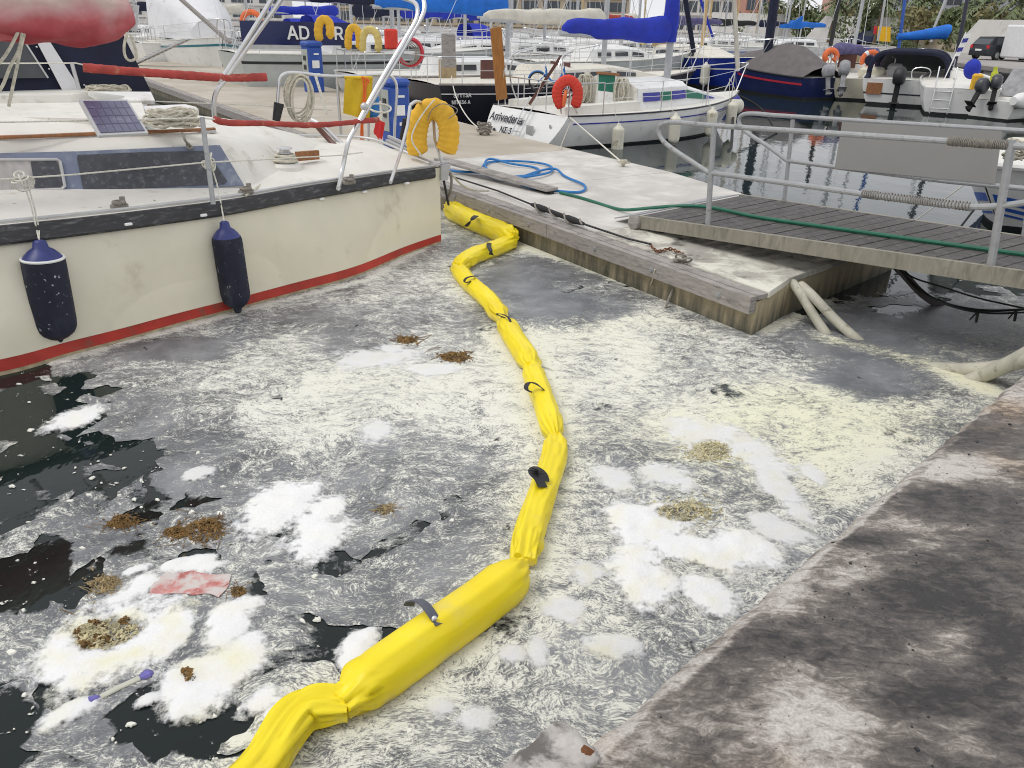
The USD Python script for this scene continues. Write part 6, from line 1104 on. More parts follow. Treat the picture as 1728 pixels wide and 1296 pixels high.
for (x, y, lab, mt) in ((625, 68, 'pale yellow horseshoe lifebuoy on the stern rail of the white yacht, right one of two', 'buoy_pale'), (597, 64, 'yellow horseshoe lifebuoy on the stern rail of the white yacht, left one of two', 'buoy_yellow')):
    th = thing('small_horseshoe', lab, 'lifebuoy', V(x, y, 23.4)); w = 13 if x > 610 else 9; shoe(th, [(x - w, y + 20), (x - w, y - 2), (x - w * .5, y - 16), (x + w * .4, y - 16), (x + w, y - 2), (x + w, y + 20)], .1, .06, mt, 23.4, 40)
m = M(); m.box(V(660, 66, 22.8), (.36, .1, .5), rotz(.4), .04); obj('red_cushion', m, 'buoy_red', label='red cushion hung on the rail of the white yacht beside the pale horseshoe buoys', cat='cushion')
H3, K3 = yacht_('grey_yacht', 'grey hulled yacht with a navy weather cloth lettered in white at its stern', (-9.1, 26.3, 0), 33, 10, 3.3, 1.3, 1.45, 'hull_grey', 'cover_navy', bz=1.3, bl=.4, stripe='antifoul', shade='cover_blue')
tr3 = lambda x, z, o=.0: H3.w(x, -H3.hb(x / 10) - .06 - o, z); m = M(); m.slab([tr3(.1, 1.55), tr3(3.4, 1.55), tr3(3.4, 2.2), tr3(.1, 2.2)], .02); obj('weather_cloth', m, 'hull_navy', K3, smooth=False)
text_on(K3, 'AD', tr3(1.75, 1.72, .03), tr3(3.4, 0) - tr3(.1, 0), H3.d(0, -1, 0), .36, 'lettering_white', bold=True); text_on(K3, 'R', tr3(3.05, 1.72, .03), tr3(3.4, 0) - tr3(.1, 0), H3.d(0, -1, 0), .36, 'lettering_white', bold=True)
th = thing('small_horseshoe', 'yellow horseshoe lifebuoy hung over the right end of the lettered navy cloth', 'lifebuoy', V(546, 50, 24.6)); shoe(th, [(540, 70), (537, 52), (541, 36), (548, 33), (555, 38), (557, 66)], .12, .07, 'buoy_yellow', 24.6, 40)
fender('black_fender', 'slim black fender hanging on the grey hulled yacht', U(448, 78, .9), V(449, 116, U(448, 78, .9)[1]), .16, 'fender_black', rope=[[U(448, 78, .9), U(447, 62, 1.2)]]); 
rg3 = thing('ring_lifebuoy', 'orange ring lifebuoy on the left of the navy lettered weather cloth', 'lifebuoy', V(425, 38, 28.5)); m = M(); m.torus(V(425, 38, 28.5), .32, .09, np.stack([RIGHT, np.cross(nn, RIGHT), nn], 1), 24, 8); obj('ring', m, 'buoy_orange', rg3)
H4, K4 = yacht_('teal_striped_yacht', 'white yacht with a teal stripe under a big pale tarpaulin at upper left', (-17.5, 43, 0), -58, 10.5, 3.4, 1.1, 1.5, 'gelcoat_white', None, stripe='stripe_teal', mast=10, bz=1.2)
m = M(); rows = []
for x, w_, hh in ((1.0, 1.2, 1.5), (3, 1.6, 2.5), (5, 1.6, 2.3), (7, 1.3, 1.6), (8.4, .8, .9)): rows.append([H4.w(x, y * w_, 1.25 + hh * z + .1 * math.sin(x * 3 + y)) for y, z in ((-1, 0), (-.95, .6), (-.55, .92), (0, 1), (.55, .92), (.95, .6), (1, 0))])
m.loft(rows); obj('tarpaulin', m, 'tarpaulin_white', K4, smooth=60)
H5, K5 = yacht_('left_white_yacht', 'white yacht at the upper left corner behind the red sail cover', (-17.2, 38, 0), 33, 9, 3.2, 1.1, 1.3, 'gelcoat_white', 'cover_cream', bz=1.1, shade='cover_grey')
m = M(); m.bar(U(228, 108, .42), V(318, 66, 34), .5, .05); ps = thing('passerelle', 'ribbed aluminium passerelle leaning from the pontoon to a white yacht', 'passerelle', U(228, 108, .4)); obj('plank', m, 'aluminium', ps, smooth=False); a, b = U(228, 108, .42), V(318, 66, 34); dd = unit(b - a)
for k in range(12): m = M(); m.bar(a + dd * (.3 + k * np.linalg.norm(b - a) / 13) + [-.22, 0, .035], a + dd * (.3 + k * np.linalg.norm(b - a) / 13) + [.22, 0, .035], .05, .02); obj('tread', m, 'galvanised', ps, smooth=False)
m = M(); m.bar(V(300, -6, 33), V(388, 72, 32), .16, .1); obj('dark_gangplank', m, 'wood_grey', label='dark wooden gangplank hoisted steeply before the pale tarpaulin', cat='gangplank', smooth=False)

# ================================================================ the rows of yachts farther back
def far_yacht(name, label, px, y, hd, L, hull, cover, F=1.0, mast=10, stripe=None, mmat='mast_grey', furl=None, cab='gelcoat_white', bz=1.1, rail=True, shade=None, dx=0.0, deck='deck_white', r=.2):
    p = V(px, 60, y); c = np.array([p[0] + dx, y, 0]) - rotz(math.radians(hd)) @ np.array([L / 2, 0, 0]); return yacht_(name, label, c, hd, L, L * .33, F, F * 1.25, hull, cover, deck, (.3, .72, .5, cab), stripe, 'antifoul', mast, mmat, bz, 3, furl, .38, r, rail, None, .55, shade)
row = [('white yacht with a navy sail cover, far left behind the pale tarpaulin', 250, 52, 205, 10, 'gelcoat_white', 'cover_navy', None), ('white yacht with a deep blue sail cover behind the lettered navy cloth', 560, 46, 33, 10, 'gelcoat_white', 'cover_blue', 'stripe_blue'),
    ('white yacht with red hull stripe straight above the amber horseshoe', 735, 47, 213, 10, 'gelcoat_white', 'cover_blue', 'stripe_red'), ('white yacht with blue sail cover above the upright varnished plank', 850, 44, 33, 9.5, 'gelcoat_white', 'cover_blue', None),
    ('cream yacht behind the mast of the black yacht', 930, 50, 213, 9, 'gelcoat_cream', 'cover_cream', None), ('white yacht with dark red lower hull under the blue boom cover', 1062, 48, 8, 10, 'gelcoat_white', 'cover_cream', 'stripe_red'),
    ('white yacht with black sail cover left of the navy furled sail', 1205, 62, 195, 10, 'gelcoat_white', 'cover_black', None), ('white yacht at the end of the far row with a bright blue cover', 1230, 78, 195, 10, 'gelcoat_white', 'cover_bright', None),
    ('white yacht in the far row with dark windows beneath the white wall', 1285, 70, 200, 9.5, 'gelcoat_white', 'cover_navy', None), ('white yacht in the far row nearest to the silver car', 1335, 66, 200, 9.5, 'gelcoat_white', 'cover_bright', None),
    ('grey sided yacht with a boxy white cabin behind the named white yacht', 1035, 34, 33, 8.5, 'hull_grey', None, None), ('distant white yacht with blue hull stripe and wooden mast', 990, 58, 200, 9, 'gelcoat_white', 'cover_blue', 'stripe_blue'),
    ('distant white yacht with brown stripe over the bright blue sail cover', 660, 60, 205, 10, 'gelcoat_white', 'cover_cream', 'stripe_red'), ('distant white yacht over the lettered navy cloth', 470, 58, 205, 10, 'gelcoat_white', 'cover_blue', 'stripe_blue')]
row += [('white yacht with deep blue cover behind the dark red board of the black yacht', 800, 37, 213, 9, 'gelcoat_white', 'cover_blue', 'stripe_dark'), ('white yacht with tan cover behind the cockpit of the named white yacht', 905, 38, 33, 9, 'gelcoat_white', 'cover_cream', None),
    ('navy hulled yacht behind the bright blue sail cover', 690, 38, 213, 9.5, 'hull_navy', 'cover_blue', None), ('white yacht with red sail cover far behind the bicycle', 985, 44, 205, 9, 'gelcoat_white', 'roll_red', None),
    ('white yacht left of the navy furled sail with violet cover', 1150, 56, 200, 9, 'gelcoat_white', 'cover_violet', 'stripe_blue'), ('cream yacht with black cover in the gap above the varnished plank', 840, 56, 205, 10, 'gelcoat_cream', 'cover_black', None),
    ('white yacht with a navy hood behind the yellow horseshoe on lettered cloth', 610, 38, 213, 9, 'gelcoat_white', 'cover_navy', None), ('white yacht with pale cover at far left between tarpaulin and passerelle', 300, 44, 213, 9, 'gelcoat_white', 'cover_cream', None)]
for i, (lab, px_, y, hd, L, hm, cv, stp) in enumerate(row):
    far_yacht('moored_yacht', lab, px_, y, hd, L, hm, cv, 1.05, 9 + (i * 37 % 30) / 10, stp, 'mast_wood' if i in (11, 6) else 'mast_grey', 'cover_blue' if i == 5 else None, rail=i not in (7,), shade='cover_blue' if i in (1, 3) else None)
HQ, KQ = far_yacht('blue_yacht', 'blue hulled yacht with a cream cabin and rectangular windows, bow at right', 1175, 37.5, -64, 9.6, 'hull_blue', None, 1.05, 10, None, 'mast_wood', None, 'deck_cream', shade=None)
HQ.shell(KQ, 'lettering_white', .33, .37, .008, 'white_line', transom=False); m = M(); m.tube([HQ.w(9.4, 0, 1.3), HQ.w(9.3, 0, 5), HQ.w(9.0, 0, 9)], [.16, .2, .12], 10); obj('furled_sail', m, 'cover_navy', KQ)
m = M(); m.box(HQ.w(3.0, -.6, 1.85), (.1, .8, .8), HQ.R); obj('wooden_door', m, 'plywood', KQ, smooth=False); m = M(); m.ball(HQ.w(.3, .3, 1.75), (.15, .3, .3), 10, HQ.R); obj('yellow_buoy', m, 'buoy_pale', label='yellow and white buoy on the stern of the blue yacht', cat='buoy')
for k, (x, lab) in enumerate(((5.6, 'cream fender on the blue hulled yacht, left one of two'), (7.3, 'cream fender on the blue hulled yacht, right one of two'))): hfender('cream_fender', lab, HQ, x, 'fender_white', .19, .95, .15, -1)
# masts and dark furled sails seen over the rows
m = M(); m.tube([U(1395, 110, .8), V(1428, -60, U(1395, 110, .8)[1])], .10, 8); obj('bare_mast', m, 'rope_dark', label='dark bare mast leaning before the silver car', cat='mast')
for k, (x0, y0, x1, y1, yd, mt, lab) in enumerate(((1515, 95, 1532, -40, 46, 'stripe_blue', 'dark blue mast with a blue boom cover, left of the bright one'), (1612, 105, 1640, -40, 40, 'stripe_dark', 'dark green black mast left of the black car'), (1577, 45, 1612, -40, 62, 'mast_grey', 'pale grey mast before the glass facade'), (1486, 45, 1500, -40, 66, 'mast_grey', 'pale mast beside the yellow sign'))):
    a, b = V(x0, y0, yd), V(x1, y1, yd); b = a + (b - a) / (b - a)[2] * 9; m = M(); m.tube([a - [0, 0, 1], a, b], .09, 8); ms = obj('tall_mast', m, mt, label=lab, cat='mast')
p = [V(1515, 62, 46), V(1545, 60, 46), V(1578, 56, 46), V(1598, 54, 46), V(1602, 56, 46)]; m = M(); m.tube(spline(p, 20), np.interp(np.linspace(0, 1, 20), [0, .2, .6, .9, 1], [.16, .2, .3, .38, .1]), 12); obj('blue_boom_cover', m, 'cover_bright', label='bright blue boom cover above the white motorboat with the navy canopy', cat='sail cover')
for k, (x0, x1, y0, y1, mt, lab) in enumerate(((1316, 1352, 44, 44, 'cover_bright', 'bright blue wedge shaped sail cover above the far white yachts'), (1290, 1309, 42, 42, 'cover_navy', 'navy wedge shaped sail cover with white lettering'))):
    a, b = V(x0, y0, 64), V(x1, y1, 64); m = M(); m.slab([a + [0, 0, .1], a - [0, 0, .12], b - [0, 0, .2], b + [0, 0, .7], (a + b) / 2 + [0, 0, .2]], .25); obj('wedge_cover', m, mt, label=lab, cat='sail cover', smooth=False)

# ---------------------------------------------------------------- motorboats on the right
def outboard(par, at, back, size=1.0, cowl='black_plastic', tilt=0.0, draped=False):
    b = unit(back * np.array([1, 1, 0])); s = np.cross([0, 0, 1], b); zt = unit(np.array([0, 0, 1.0]) - b * tilt); bt = np.cross(s, zt); R = np.stack([bt, s, zt], 1); k = size * .8; rg = []
    for z, lx, ly, ox in ((0, .16, .13, .04), (.06, .27, .18, .06), (.25, .31, .2, .07), (.42, .26, .18, .06), (.52, .12, .1, .03)):
        a = np.arange(16) * 2 * math.pi / 16; rg.append(np.asarray(at) + np.stack([k * (ox + lx * np.sign(np.cos(a)) * np.abs(np.cos(a)) ** .7), k * ly * np.sign(np.sin(a)) * np.abs(np.sin(a)) ** .7, np.full(16, k * z)], 1) @ R.T)
    m = M(); m.loft(rg); o = obj('outboard', m, cowl, par, smooth=50); m = M(); m.bar(at + R @ np.array([.06 * k, 0, 0]), at + R @ np.array([.06 * k, 0, -.75 * k]), .16 * k, .11 * k, up=tuple(b)); m.box(at + R @ np.array([.14 * k, 0, -.55 * k]), (.42 * k, .3 * k, .02), R); m.ball(at + R @ np.array([.1 * k, 0, -.74 * k]), (.2 * k, .06 * k, .06 * k), 8, R); obj('outboard_leg', m, 'cover_black' if not draped else cowl, o); return o
def motorboat(name, label, pos, hd, L, B, F0, F1, hull, stripe=None, deck='deck_white', cat='motorboat'):
    H = Hull(pos, hd, L, B, F0, F1, .92, L * .14, .08, .0, 2.6); K = thing(name, label, cat, H.w(L / 2, 0, 0)); H.shell(K, hull); H.deck(K, deck, -.04); H.toe(K, 'black_plastic' if hull in ('hull_navy',) else 'gelcoat_white', .035, 'gunwale')
    if stripe: H.shell(K, stripe, .25, .34, .006, 'hull_stripe', transom=False)
    H.shell(K, 'antifoul', .9, 1.15, .004, 'boot_stripe'); return H, K
# navy tender under a taupe cover
p = U(1385, 168, 0); H, K = motorboat('covered_tender', 'navy tender with a red stripe under a taupe cover', p, 116, 5.0, 2.3, .75, 1.05, 'hull_navy', 'stripe_red'); m = M(); rg = []
for x, w_, hh in ((0.05, 1.0, .35), (1.2, 1.02, .95), (2.2, 1.0, 1.0), (3.6, .85, .6), (4.7, .5, .35), (5.2, .15, .12)): rg.append([H.w(x, y * w_ * 1.0, H.dz(x) + .03 + hh * z) for y, z in ((-1.04, -.12), (-.98, .05), (-.55, .62), (0, 1), (.55, .62), (.98, .05), (1.04, -.12))])
m.loft(rg, closed=False, caps=False); obj('canvas_cover', m, 'cover_taupe', K, smooth=40); outboard(K, H.w(-.25, .15, .8), H.d(-1, 0, 0), 1.0, 'cover_grey', .25, True)
# cream launch with draped outboard, and yacht stern with two lifebuoys behind it
p = U(1450, 170, 0); H, K = motorboat('cream_launch', 'small cream launch with a grey draped outboard engine', p, 75, 5, 2.2, .75, .95, 'gelcoat_cream'); outboard(K, H.w(-.3, .75, .85), H.d(-1, 0, 0), 1.25, 'cover_grey', .5, True); m = M(); m.box(H.w(.6, -.3, .95), (.6, .9, .4), H.R, .1); obj('engine_box', m, 'gelcoat_cream', K); H.rails(K, .4, 3.5, .7, 3, .02, False, False)
p = V(1450, 130, 34); H, K = yacht_('cockpit_yacht', 'white yacht with lifebuoys and violet sail cover behind the covered tender', np.array([p[0] - .3, 33.5, 0]), 72, 9.5, 3.2, 1.15, 1.3, 'gelcoat_white', None, mx=.58)
p_ = spline([V(1408, 84, 33.2), V(1420, 82, 33.4), V(1445, 84, 33.6), V(1472, 88, 33.8), V(1484, 90, 33.9)], 24); m = M(); m.tube(p_ + np.outer(np.sin(np.arange(24) * 1.7) * .02, [0, 0, 1]), np.interp(np.linspace(0, 1, 24), [0, .08, .5, .92, 1], [.08, .24, .19, .17, .05]), 12); obj('sail_cover', m, 'cover_violet', K); m = M(); m.tube([V(1390, 82, 33.1), V(1408, 84, 33.2)], .07, 8); obj('boom', m, 'mast_grey', K)
m = M(); m.slab([H.w(-.12, y, z) for y, z in ((-1.2, .95), (-.1, .95), (-.1, 1.45), (-1.2, 1.45))], .06); obj('dodger', m, 'cover_navy', K, smooth=False); m = M(); m.slab([H.w(-.12, y, z) for y, z in ((.15, 1.0), (.8, 1.0), (.8, 1.5), (.15, 1.5))], .08); obj('wooden_panel', m, 'mahogany', K, smooth=False); m = M(); m.lathe([(0, 0), (.34, 0), (.34, .06), (0, .06)], V(1445, 95, 34.5), frame(H.d(-1, 0, 0)) @ np.array([[0, 0, 1], [1, 0, 0], [0, 1, 0.]]), 20); obj('companion_hatch', m, 'plywood', K)
for (x, y, r_, lab, kind) in ((1402, 95, .30, 'orange horseshoe lifebuoy at the left side of the yacht with violet cover', 0), (1469, 102, .32, 'orange and white ring lifebuoy at the right side of the yacht with violet cover', 1)):
    th = thing('stern_lifebuoy', lab, 'lifebuoy', V(x, y, 32.4)); c = V(x, y, 32.4); m = M(); nn = unit(E0 - c); R_ = np.stack([RIGHT, np.cross(nn, RIGHT), nn], 1)
    if kind: m.torus(c, r_, .09, R_, 20, 8); obj('ring', m, 'buoy_orange', th); 
    else: m.torus(c, .22, .11, R_, 16, 8, -.9, 4.0); obj('float', m, 'buoy_orange', th)
    if kind:
        for a in (0.4, 2.0, 3.6, 5.2): m = M(); m.torus(c, r_, .094, R_, 4, 8, a, a + .35); obj('white_band', m, 'lettering_white', th)
# white motorboat with navy canopy
p = U(1478, 172, 0); q = U(1600, 190, 0); ctr_ = (p + q) / 2; H, K = motorboat('canopy_motorboat', 'white motorboat with a navy canopy and a black outboard engine', ctr_ + [-.3, .2, 0], 62, 6.2, 2.9, .85, 1.25, 'gelcoat_white', None)
H.shell(K, 'stripe_dark', .52, .58, .006, 'hull_stripe'); outboard(K, H.w(-.35, .15, .72), H.d(-1, 0, 0), 1.35, 'black_plastic'); m = M(); m.slab([H.w(-.04, y, z) for y, z in ((.65, .35), (1.15, .35), (1.15, .72), (.65, .72))], .05); obj('red_board', m, 'teak', K, smooth=False); H.rails(K, 3.6, 5.6, .45, 3, .018, True, False)
ar = [(-1.25, .8), (-1.22, 1.3), (-1.0, 1.62), (-.5, 1.72), (.5, 1.72), (1.0, 1.62), (1.22, 1.3), (1.25, .8)]
ringc = lambda x, dx=0: [H.w(x + dx * (z - .8), y, z) for y, z in ar]
r0, r1 = ringc(.9, -.25), ringc(3.3, -.6)
m = M(); m.loft([r0[1:7], r1[1:7]], closed=False, caps=False); m.add(np.array([r0[0], r0[1], r1[1], r1[0]]), [[0, 1, 2, 3]]); obj('canopy', m, 'cover_navy', K, smooth=40)
for rr_k in (r0, r1): m = M(); m.tube(spline(rr_k, 30), .09, 7); obj('canopy_hem', m, 'cover_navy', K)
m = M(); m.tube([r0[7], r0[6] * .5 + r0[7] * .5 + H.d(-.35, 0, -.1), H.w(.1, 1.25, .8)], .07, 6); obj('canopy_strap', m, 'cover_navy', K)
m = M(); m.slab([H.w(3.3, -1.15, 1.0), H.w(3.3, 1.15, 1.0), H.w(3.0, 1.0, 1.65), H.w(3.0, -1.0, 1.65)], .02); obj('windscreen', m, 'glass_grey', K, smooth=False); m = M(); m.box(H.w(1.9, .5, 1.0), (.5, .5, .6), H.R, .08); obj('helm_seat', m, 'deck_grey', K)
m = M(); m.tube(spline([H.w(.3, -.2, .9), H.w(.3, -.2, 1.2), H.w(.3, -.7, 1.2), H.w(.3, -.7, .9)], 16), .02, 6); obj('stern_rail', m, 'steel', K); fender('navy_ball_fender', 'small navy fender on the right side of the canopy motorboat', H.w(.6, -1.5, .95), H.w(.7, -1.6, .45), .18, 'fender_navy')
ms = H.w(.05, -1.2, .9); fl = thing('striped_flag', 'blue and white striped flag on a staff at the stern of the canopy motorboat', 'flag', ms); m = M(); m.tube([ms, ms + [.35, 0, 1.5]], .018, 6); obj('staff', m, 'lettering_white', fl)
for k in range(5): m = M(); a = ms + [.15 + .03 * k, -.03 * k, .75 + .14 * k]; m.slab([a, a + [.2, .06, .02], a + [.23, .06, .15], a + [.03, 0, .13]], .012); obj('stripe', m, 'stripe_violet' if k % 2 else 'lettering_white', fl, smooth=False)
# boat with stern ladder
p = U(1612, 196, 0); H, K = motorboat('ladder_boat', 'white boat with a steel stern ladder, yellow fuel can and two outboards', p, 66, 6.0, 2.3, .8, 1.15, 'gelcoat_white'); outboard(K, H.w(-.3, -.85, .85), H.d(-1, 0, 0), 1.0, 'outboard_grey', .35)
for y in (.75, .25): m = M(); m.tube([H.w(-.1, y, .05), H.w(-.1, y, .75), H.w(.3, y, 1.4)], .02, 6); obj('ladder_rail', m, 'steel', K)
for z in (.2, .45, .7): m = M(); m.tube([H.w(-.1, .75, z), H.w(-.1, .25, z)], .018, 6); obj('ladder_rung', m, 'steel', K)
m = M(); m.box(H.w(.1, -.35, 1.0), (.2, .3, .5), H.R, .05); obj('fuel_can', m, 'buoy_yellow', label='yellow fuel can standing in the stern of the ladder boat', cat='fuel can'); m = M(); m.ball(H.w(.8, -.2, 1.35), (.25, .22, .3), 9); obj('blue_bundle', m, 'cover_blue', label='royal blue bundle hung above the stern of the ladder boat', cat='bundle'); m = M(); m.tube(spline([H.w(.5, -.8, 1.45), H.w(.5, -.82, 1.2), H.w(.5, -.8, .9)], 10), [.06] * 3 + [.1] * 4 + [.07] * 3, 7); obj('lime_jacket', m, 'sign_lime' if 'sign_lime' in MATS else 'buoy_pale', label='lime yellow life jacket hung beside the blue bundle', cat='life jacket')
# inflatable with covered console
p = U(1655, 200, 0); H, K = motorboat('inflatable_boat', 'white inflatable boat with a grey covered console and red stripe', p, 30, 5.6, 2.0, .55, .75, 'gelcoat_white', 'stripe_red', cat='inflatable boat'); outboard(K, H.w(-.25, .1, .75), H.d(-1, 0, 0), 1.0, 'outboard_grey', .6)
for sg in (-1, 1): m = M(); m.tube(spline([H.w(-.3, sg * 1.0, .6), H.w(2, sg * 1.08, .62), H.w(4.2, sg * .8, .72), H.w(5.6, sg * .05, .95)], 24), [.12] + [.23] * 22 + [.2], 12); obj('tube', m, 'gelcoat_white', K)
m = M(); m.loft([[H.w(x, y, z) for x, y in ((1.5, -.6), (2.9, -.6), (2.9, .6), (1.5, .6))] for z in (.6,)] + [[H.w(x, y, 1.4) for x, y in ((1.9, -.5), (2.8, -.5), (2.8, .5), (1.9, .5))]]); obj('covered_console', m, 'cover_grey', K, smooth=False)
m = M(); m.tube([H.w(3.2, -.6, .98), H.w(5, -.3, 1.1)], .12, 10); obj('white_roll', m, 'tarpaulin_white', label='rolled white canvas lying on the inflatable boat', cat='roll'); m = M(); m.tube([U(1640, 178, .1), U(1728, 197, .1), U(1800, 212, .1)], .05, 7); obj('floating_pole', m, 'hose_pale', label='pale pole lying across the water before the inflatable boat', cat='pole')
# bow of the white boat beyond the gangway
bw = U(1618, 398, 0); H = Hull(bw + rotz(math.radians(-150)) @ np.array([-8.0, 0, 0]), -150, 8.0, 2.9, .66, .9, .15, .9, .1, .0, 3.6); K = thing('striped_bow_boat', 'white boat with blue diagonal bow stripes beyond the gangway', 'motorboat', H.w(4, 0, 0)); H.shell(K, 'gelcoat_white'); H.deck(K, 'deck_white'); H.toe(K, 'gelcoat_white', .04, 'gunwale')
for k0, k1 in ((.42, .55), (.60, .66), (.71, .75)):
    for sg in (1, -1):
        m = M(); v, f = grid_mesh(np.array([[H.side(t, min(1.05, k + (1 - t) * 1.6), sg, .008) for k in (k0, k1)] for t in np.linspace(.68, .995, 16)])); m.add(v, f); obj('bow_stripe', m, 'stripe_blue', K)
H.shell(K, 'antifoul', .93, 1.15, .004, 'boot_stripe', transom=False)
H.cabin(K, 2.0, 5.6, .55, .6, slope1=1.6)
rng = np.random.default_rng(9)
for k, (x, y, mt, lab) in enumerate(((6.6, .2, 'fender_black', 'black fender lying on the foredeck of the boat with bow stripes'), (6.2, -.3, 'fender_white', 'white fender lying on the foredeck of the boat with bow stripes'), (5.9, .45, 'stripe_teal', 'teal fender lying on the foredeck of the boat with bow stripes'))):
    a = H.w(x, y, .98 + .03 * k); fender('deck_fender', lab, a, a + rotz(rng.uniform(0, 6)) @ np.array([.45, .1, -.03]), .085, mt)
rope_heap('rope_heap', 'tangle of pale rope on the foredeck of the boat with bow stripes', 1716, 268, 1.05, 22, 18, 14, 'rope_pale', .013, 12, .2)
line('bow_rope', 'thin white mooring rope from the boat with bow stripes down into the water', 'rope_white', [H.w(7.8, 0, .84), U(1545, 372, .0)], .008, n=4); line('bow_rope', 'black lower end of the mooring rope from the boat with bow stripes', 'rope_dark', [H.w(7.75, 0, .4), U(1600, 410, -.05)], .014, n=4)

# ================================================================ the far shore
SZ = .7
edge_ = [np.array([31.5, 20, 0]), U(1728, 147, 0), U(1640, 134, 0), U(1540, 118, 0), np.array([22.5, 72, 0]), np.array([12, 100, 0]), np.array([-30, 118, 0]), np.array([-140, 135, 0])]
e2 = [p * [1, 1, 0] for p in edge_]; m = M(); lo = np.array(e2 + [[-140, 500, 0], [400, 500, 0], [400, 20, 0]]); tri = trimesh.creation.triangulate_polygon(__import__('shapely').Polygon(lo[:, :2]), engine='earcut'); m.add(np.c_[tri[0], np.full(len(tri[0]), SZ)], tri[1]); struct('land', m, 'road')
m = M(); rg = []
for i, p in enumerate(e2):
    t = unit(e2[min(i + 1, len(e2) - 1)] - e2[max(i - 1, 0)]); nrm_ = np.array([t[1], -t[0], 0]); rg.append([p + [0, 0, SZ + .004] + nrm_ * 1.0, p + [0, 0, SZ + .06] + nrm_ * .9, p + [0, 0, SZ + .06] - nrm_ * .12, p + [0, 0, SZ - .15] - nrm_ * .12, p + [0, 0, SZ - .16] - nrm_ * .02, p + [0, 0, -1]])
m.loft(rg, closed=False, caps=False); struct('far_quay', m, 'quay_stone')
for k in range(4):
    c = U(1560 + 45 * k, 112 + 6.5 * k, .42); m = M(); m.box(c, (.4, .4, .45), rotz(.2), .05); obj('quay_fender', m, 'tyre', label='black rubber block on the far quay wall, ' + ('leftmost', 'second from left', 'third from left', 'rightmost')[k] + ' of four', cat='fender')
# white retaining walls with slanted ends
def wall(name, label, pts, top, th=.5, mat='wall_white'):
    m = M()
    for (a, ta), (b, tb) in zip(list(zip(pts, top))[:-1], list(zip(pts, top))[1:]):
        n = unit(np.array([-(b - a)[1], (b - a)[0], 0])) * th / 2; m.loft([[a - n, a + n, a + n + [0, 0, ta], a - n + [0, 0, ta]], [b - n, b + n, b + n + [0, 0, tb], b - n + [0, 0, tb]]])
    return obj(name, m, mat, smooth=False, label=label, cat='wall')
w1 = [V(1612, 88, 76) * [1, 1, 0], V(1640, 90, 75) * [1, 1, 0], V(1780, 100, 70) * [1, 1, 0]]; w2 = [V(1362, 66, 118) * [1, 1, 0], V(1388, 66, 116) * [1, 1, 0], V(1545, 75, 100) * [1, 1, 0]]; w3 = [V(1200, 56, 138) * [1, 1, 0], V(1325, 60, 126) * [1, 1, 0], V(1358, 62, 124) * [1, 1, 0]]
for w in (w1, w2, w3):
    for q in w: q[2] = SZ
wall('retaining_wall', 'white retaining wall with slanted end behind the black car', w1, [.6, 2.7, 2.7]); wall('retaining_wall', 'white retaining wall with slanted end behind the silver car', w2, [.6, 3.2, 3.0]); wall('retaining_wall', 'white retaining wall behind the far row of yachts, left of the silver car', w3, [3.6, 3.4, 2.6]); w4 = [V(1545, 76, 101) * [1, 1, 0] + [0, 0, SZ], V(1615, 84, 84) * [1, 1, 0] + [0, 0, SZ]]; wall('beige_wall', 'low beige wall between the two white walls with slanted ends', w4, [1.6, 1.6], .5, 'wall_beige')
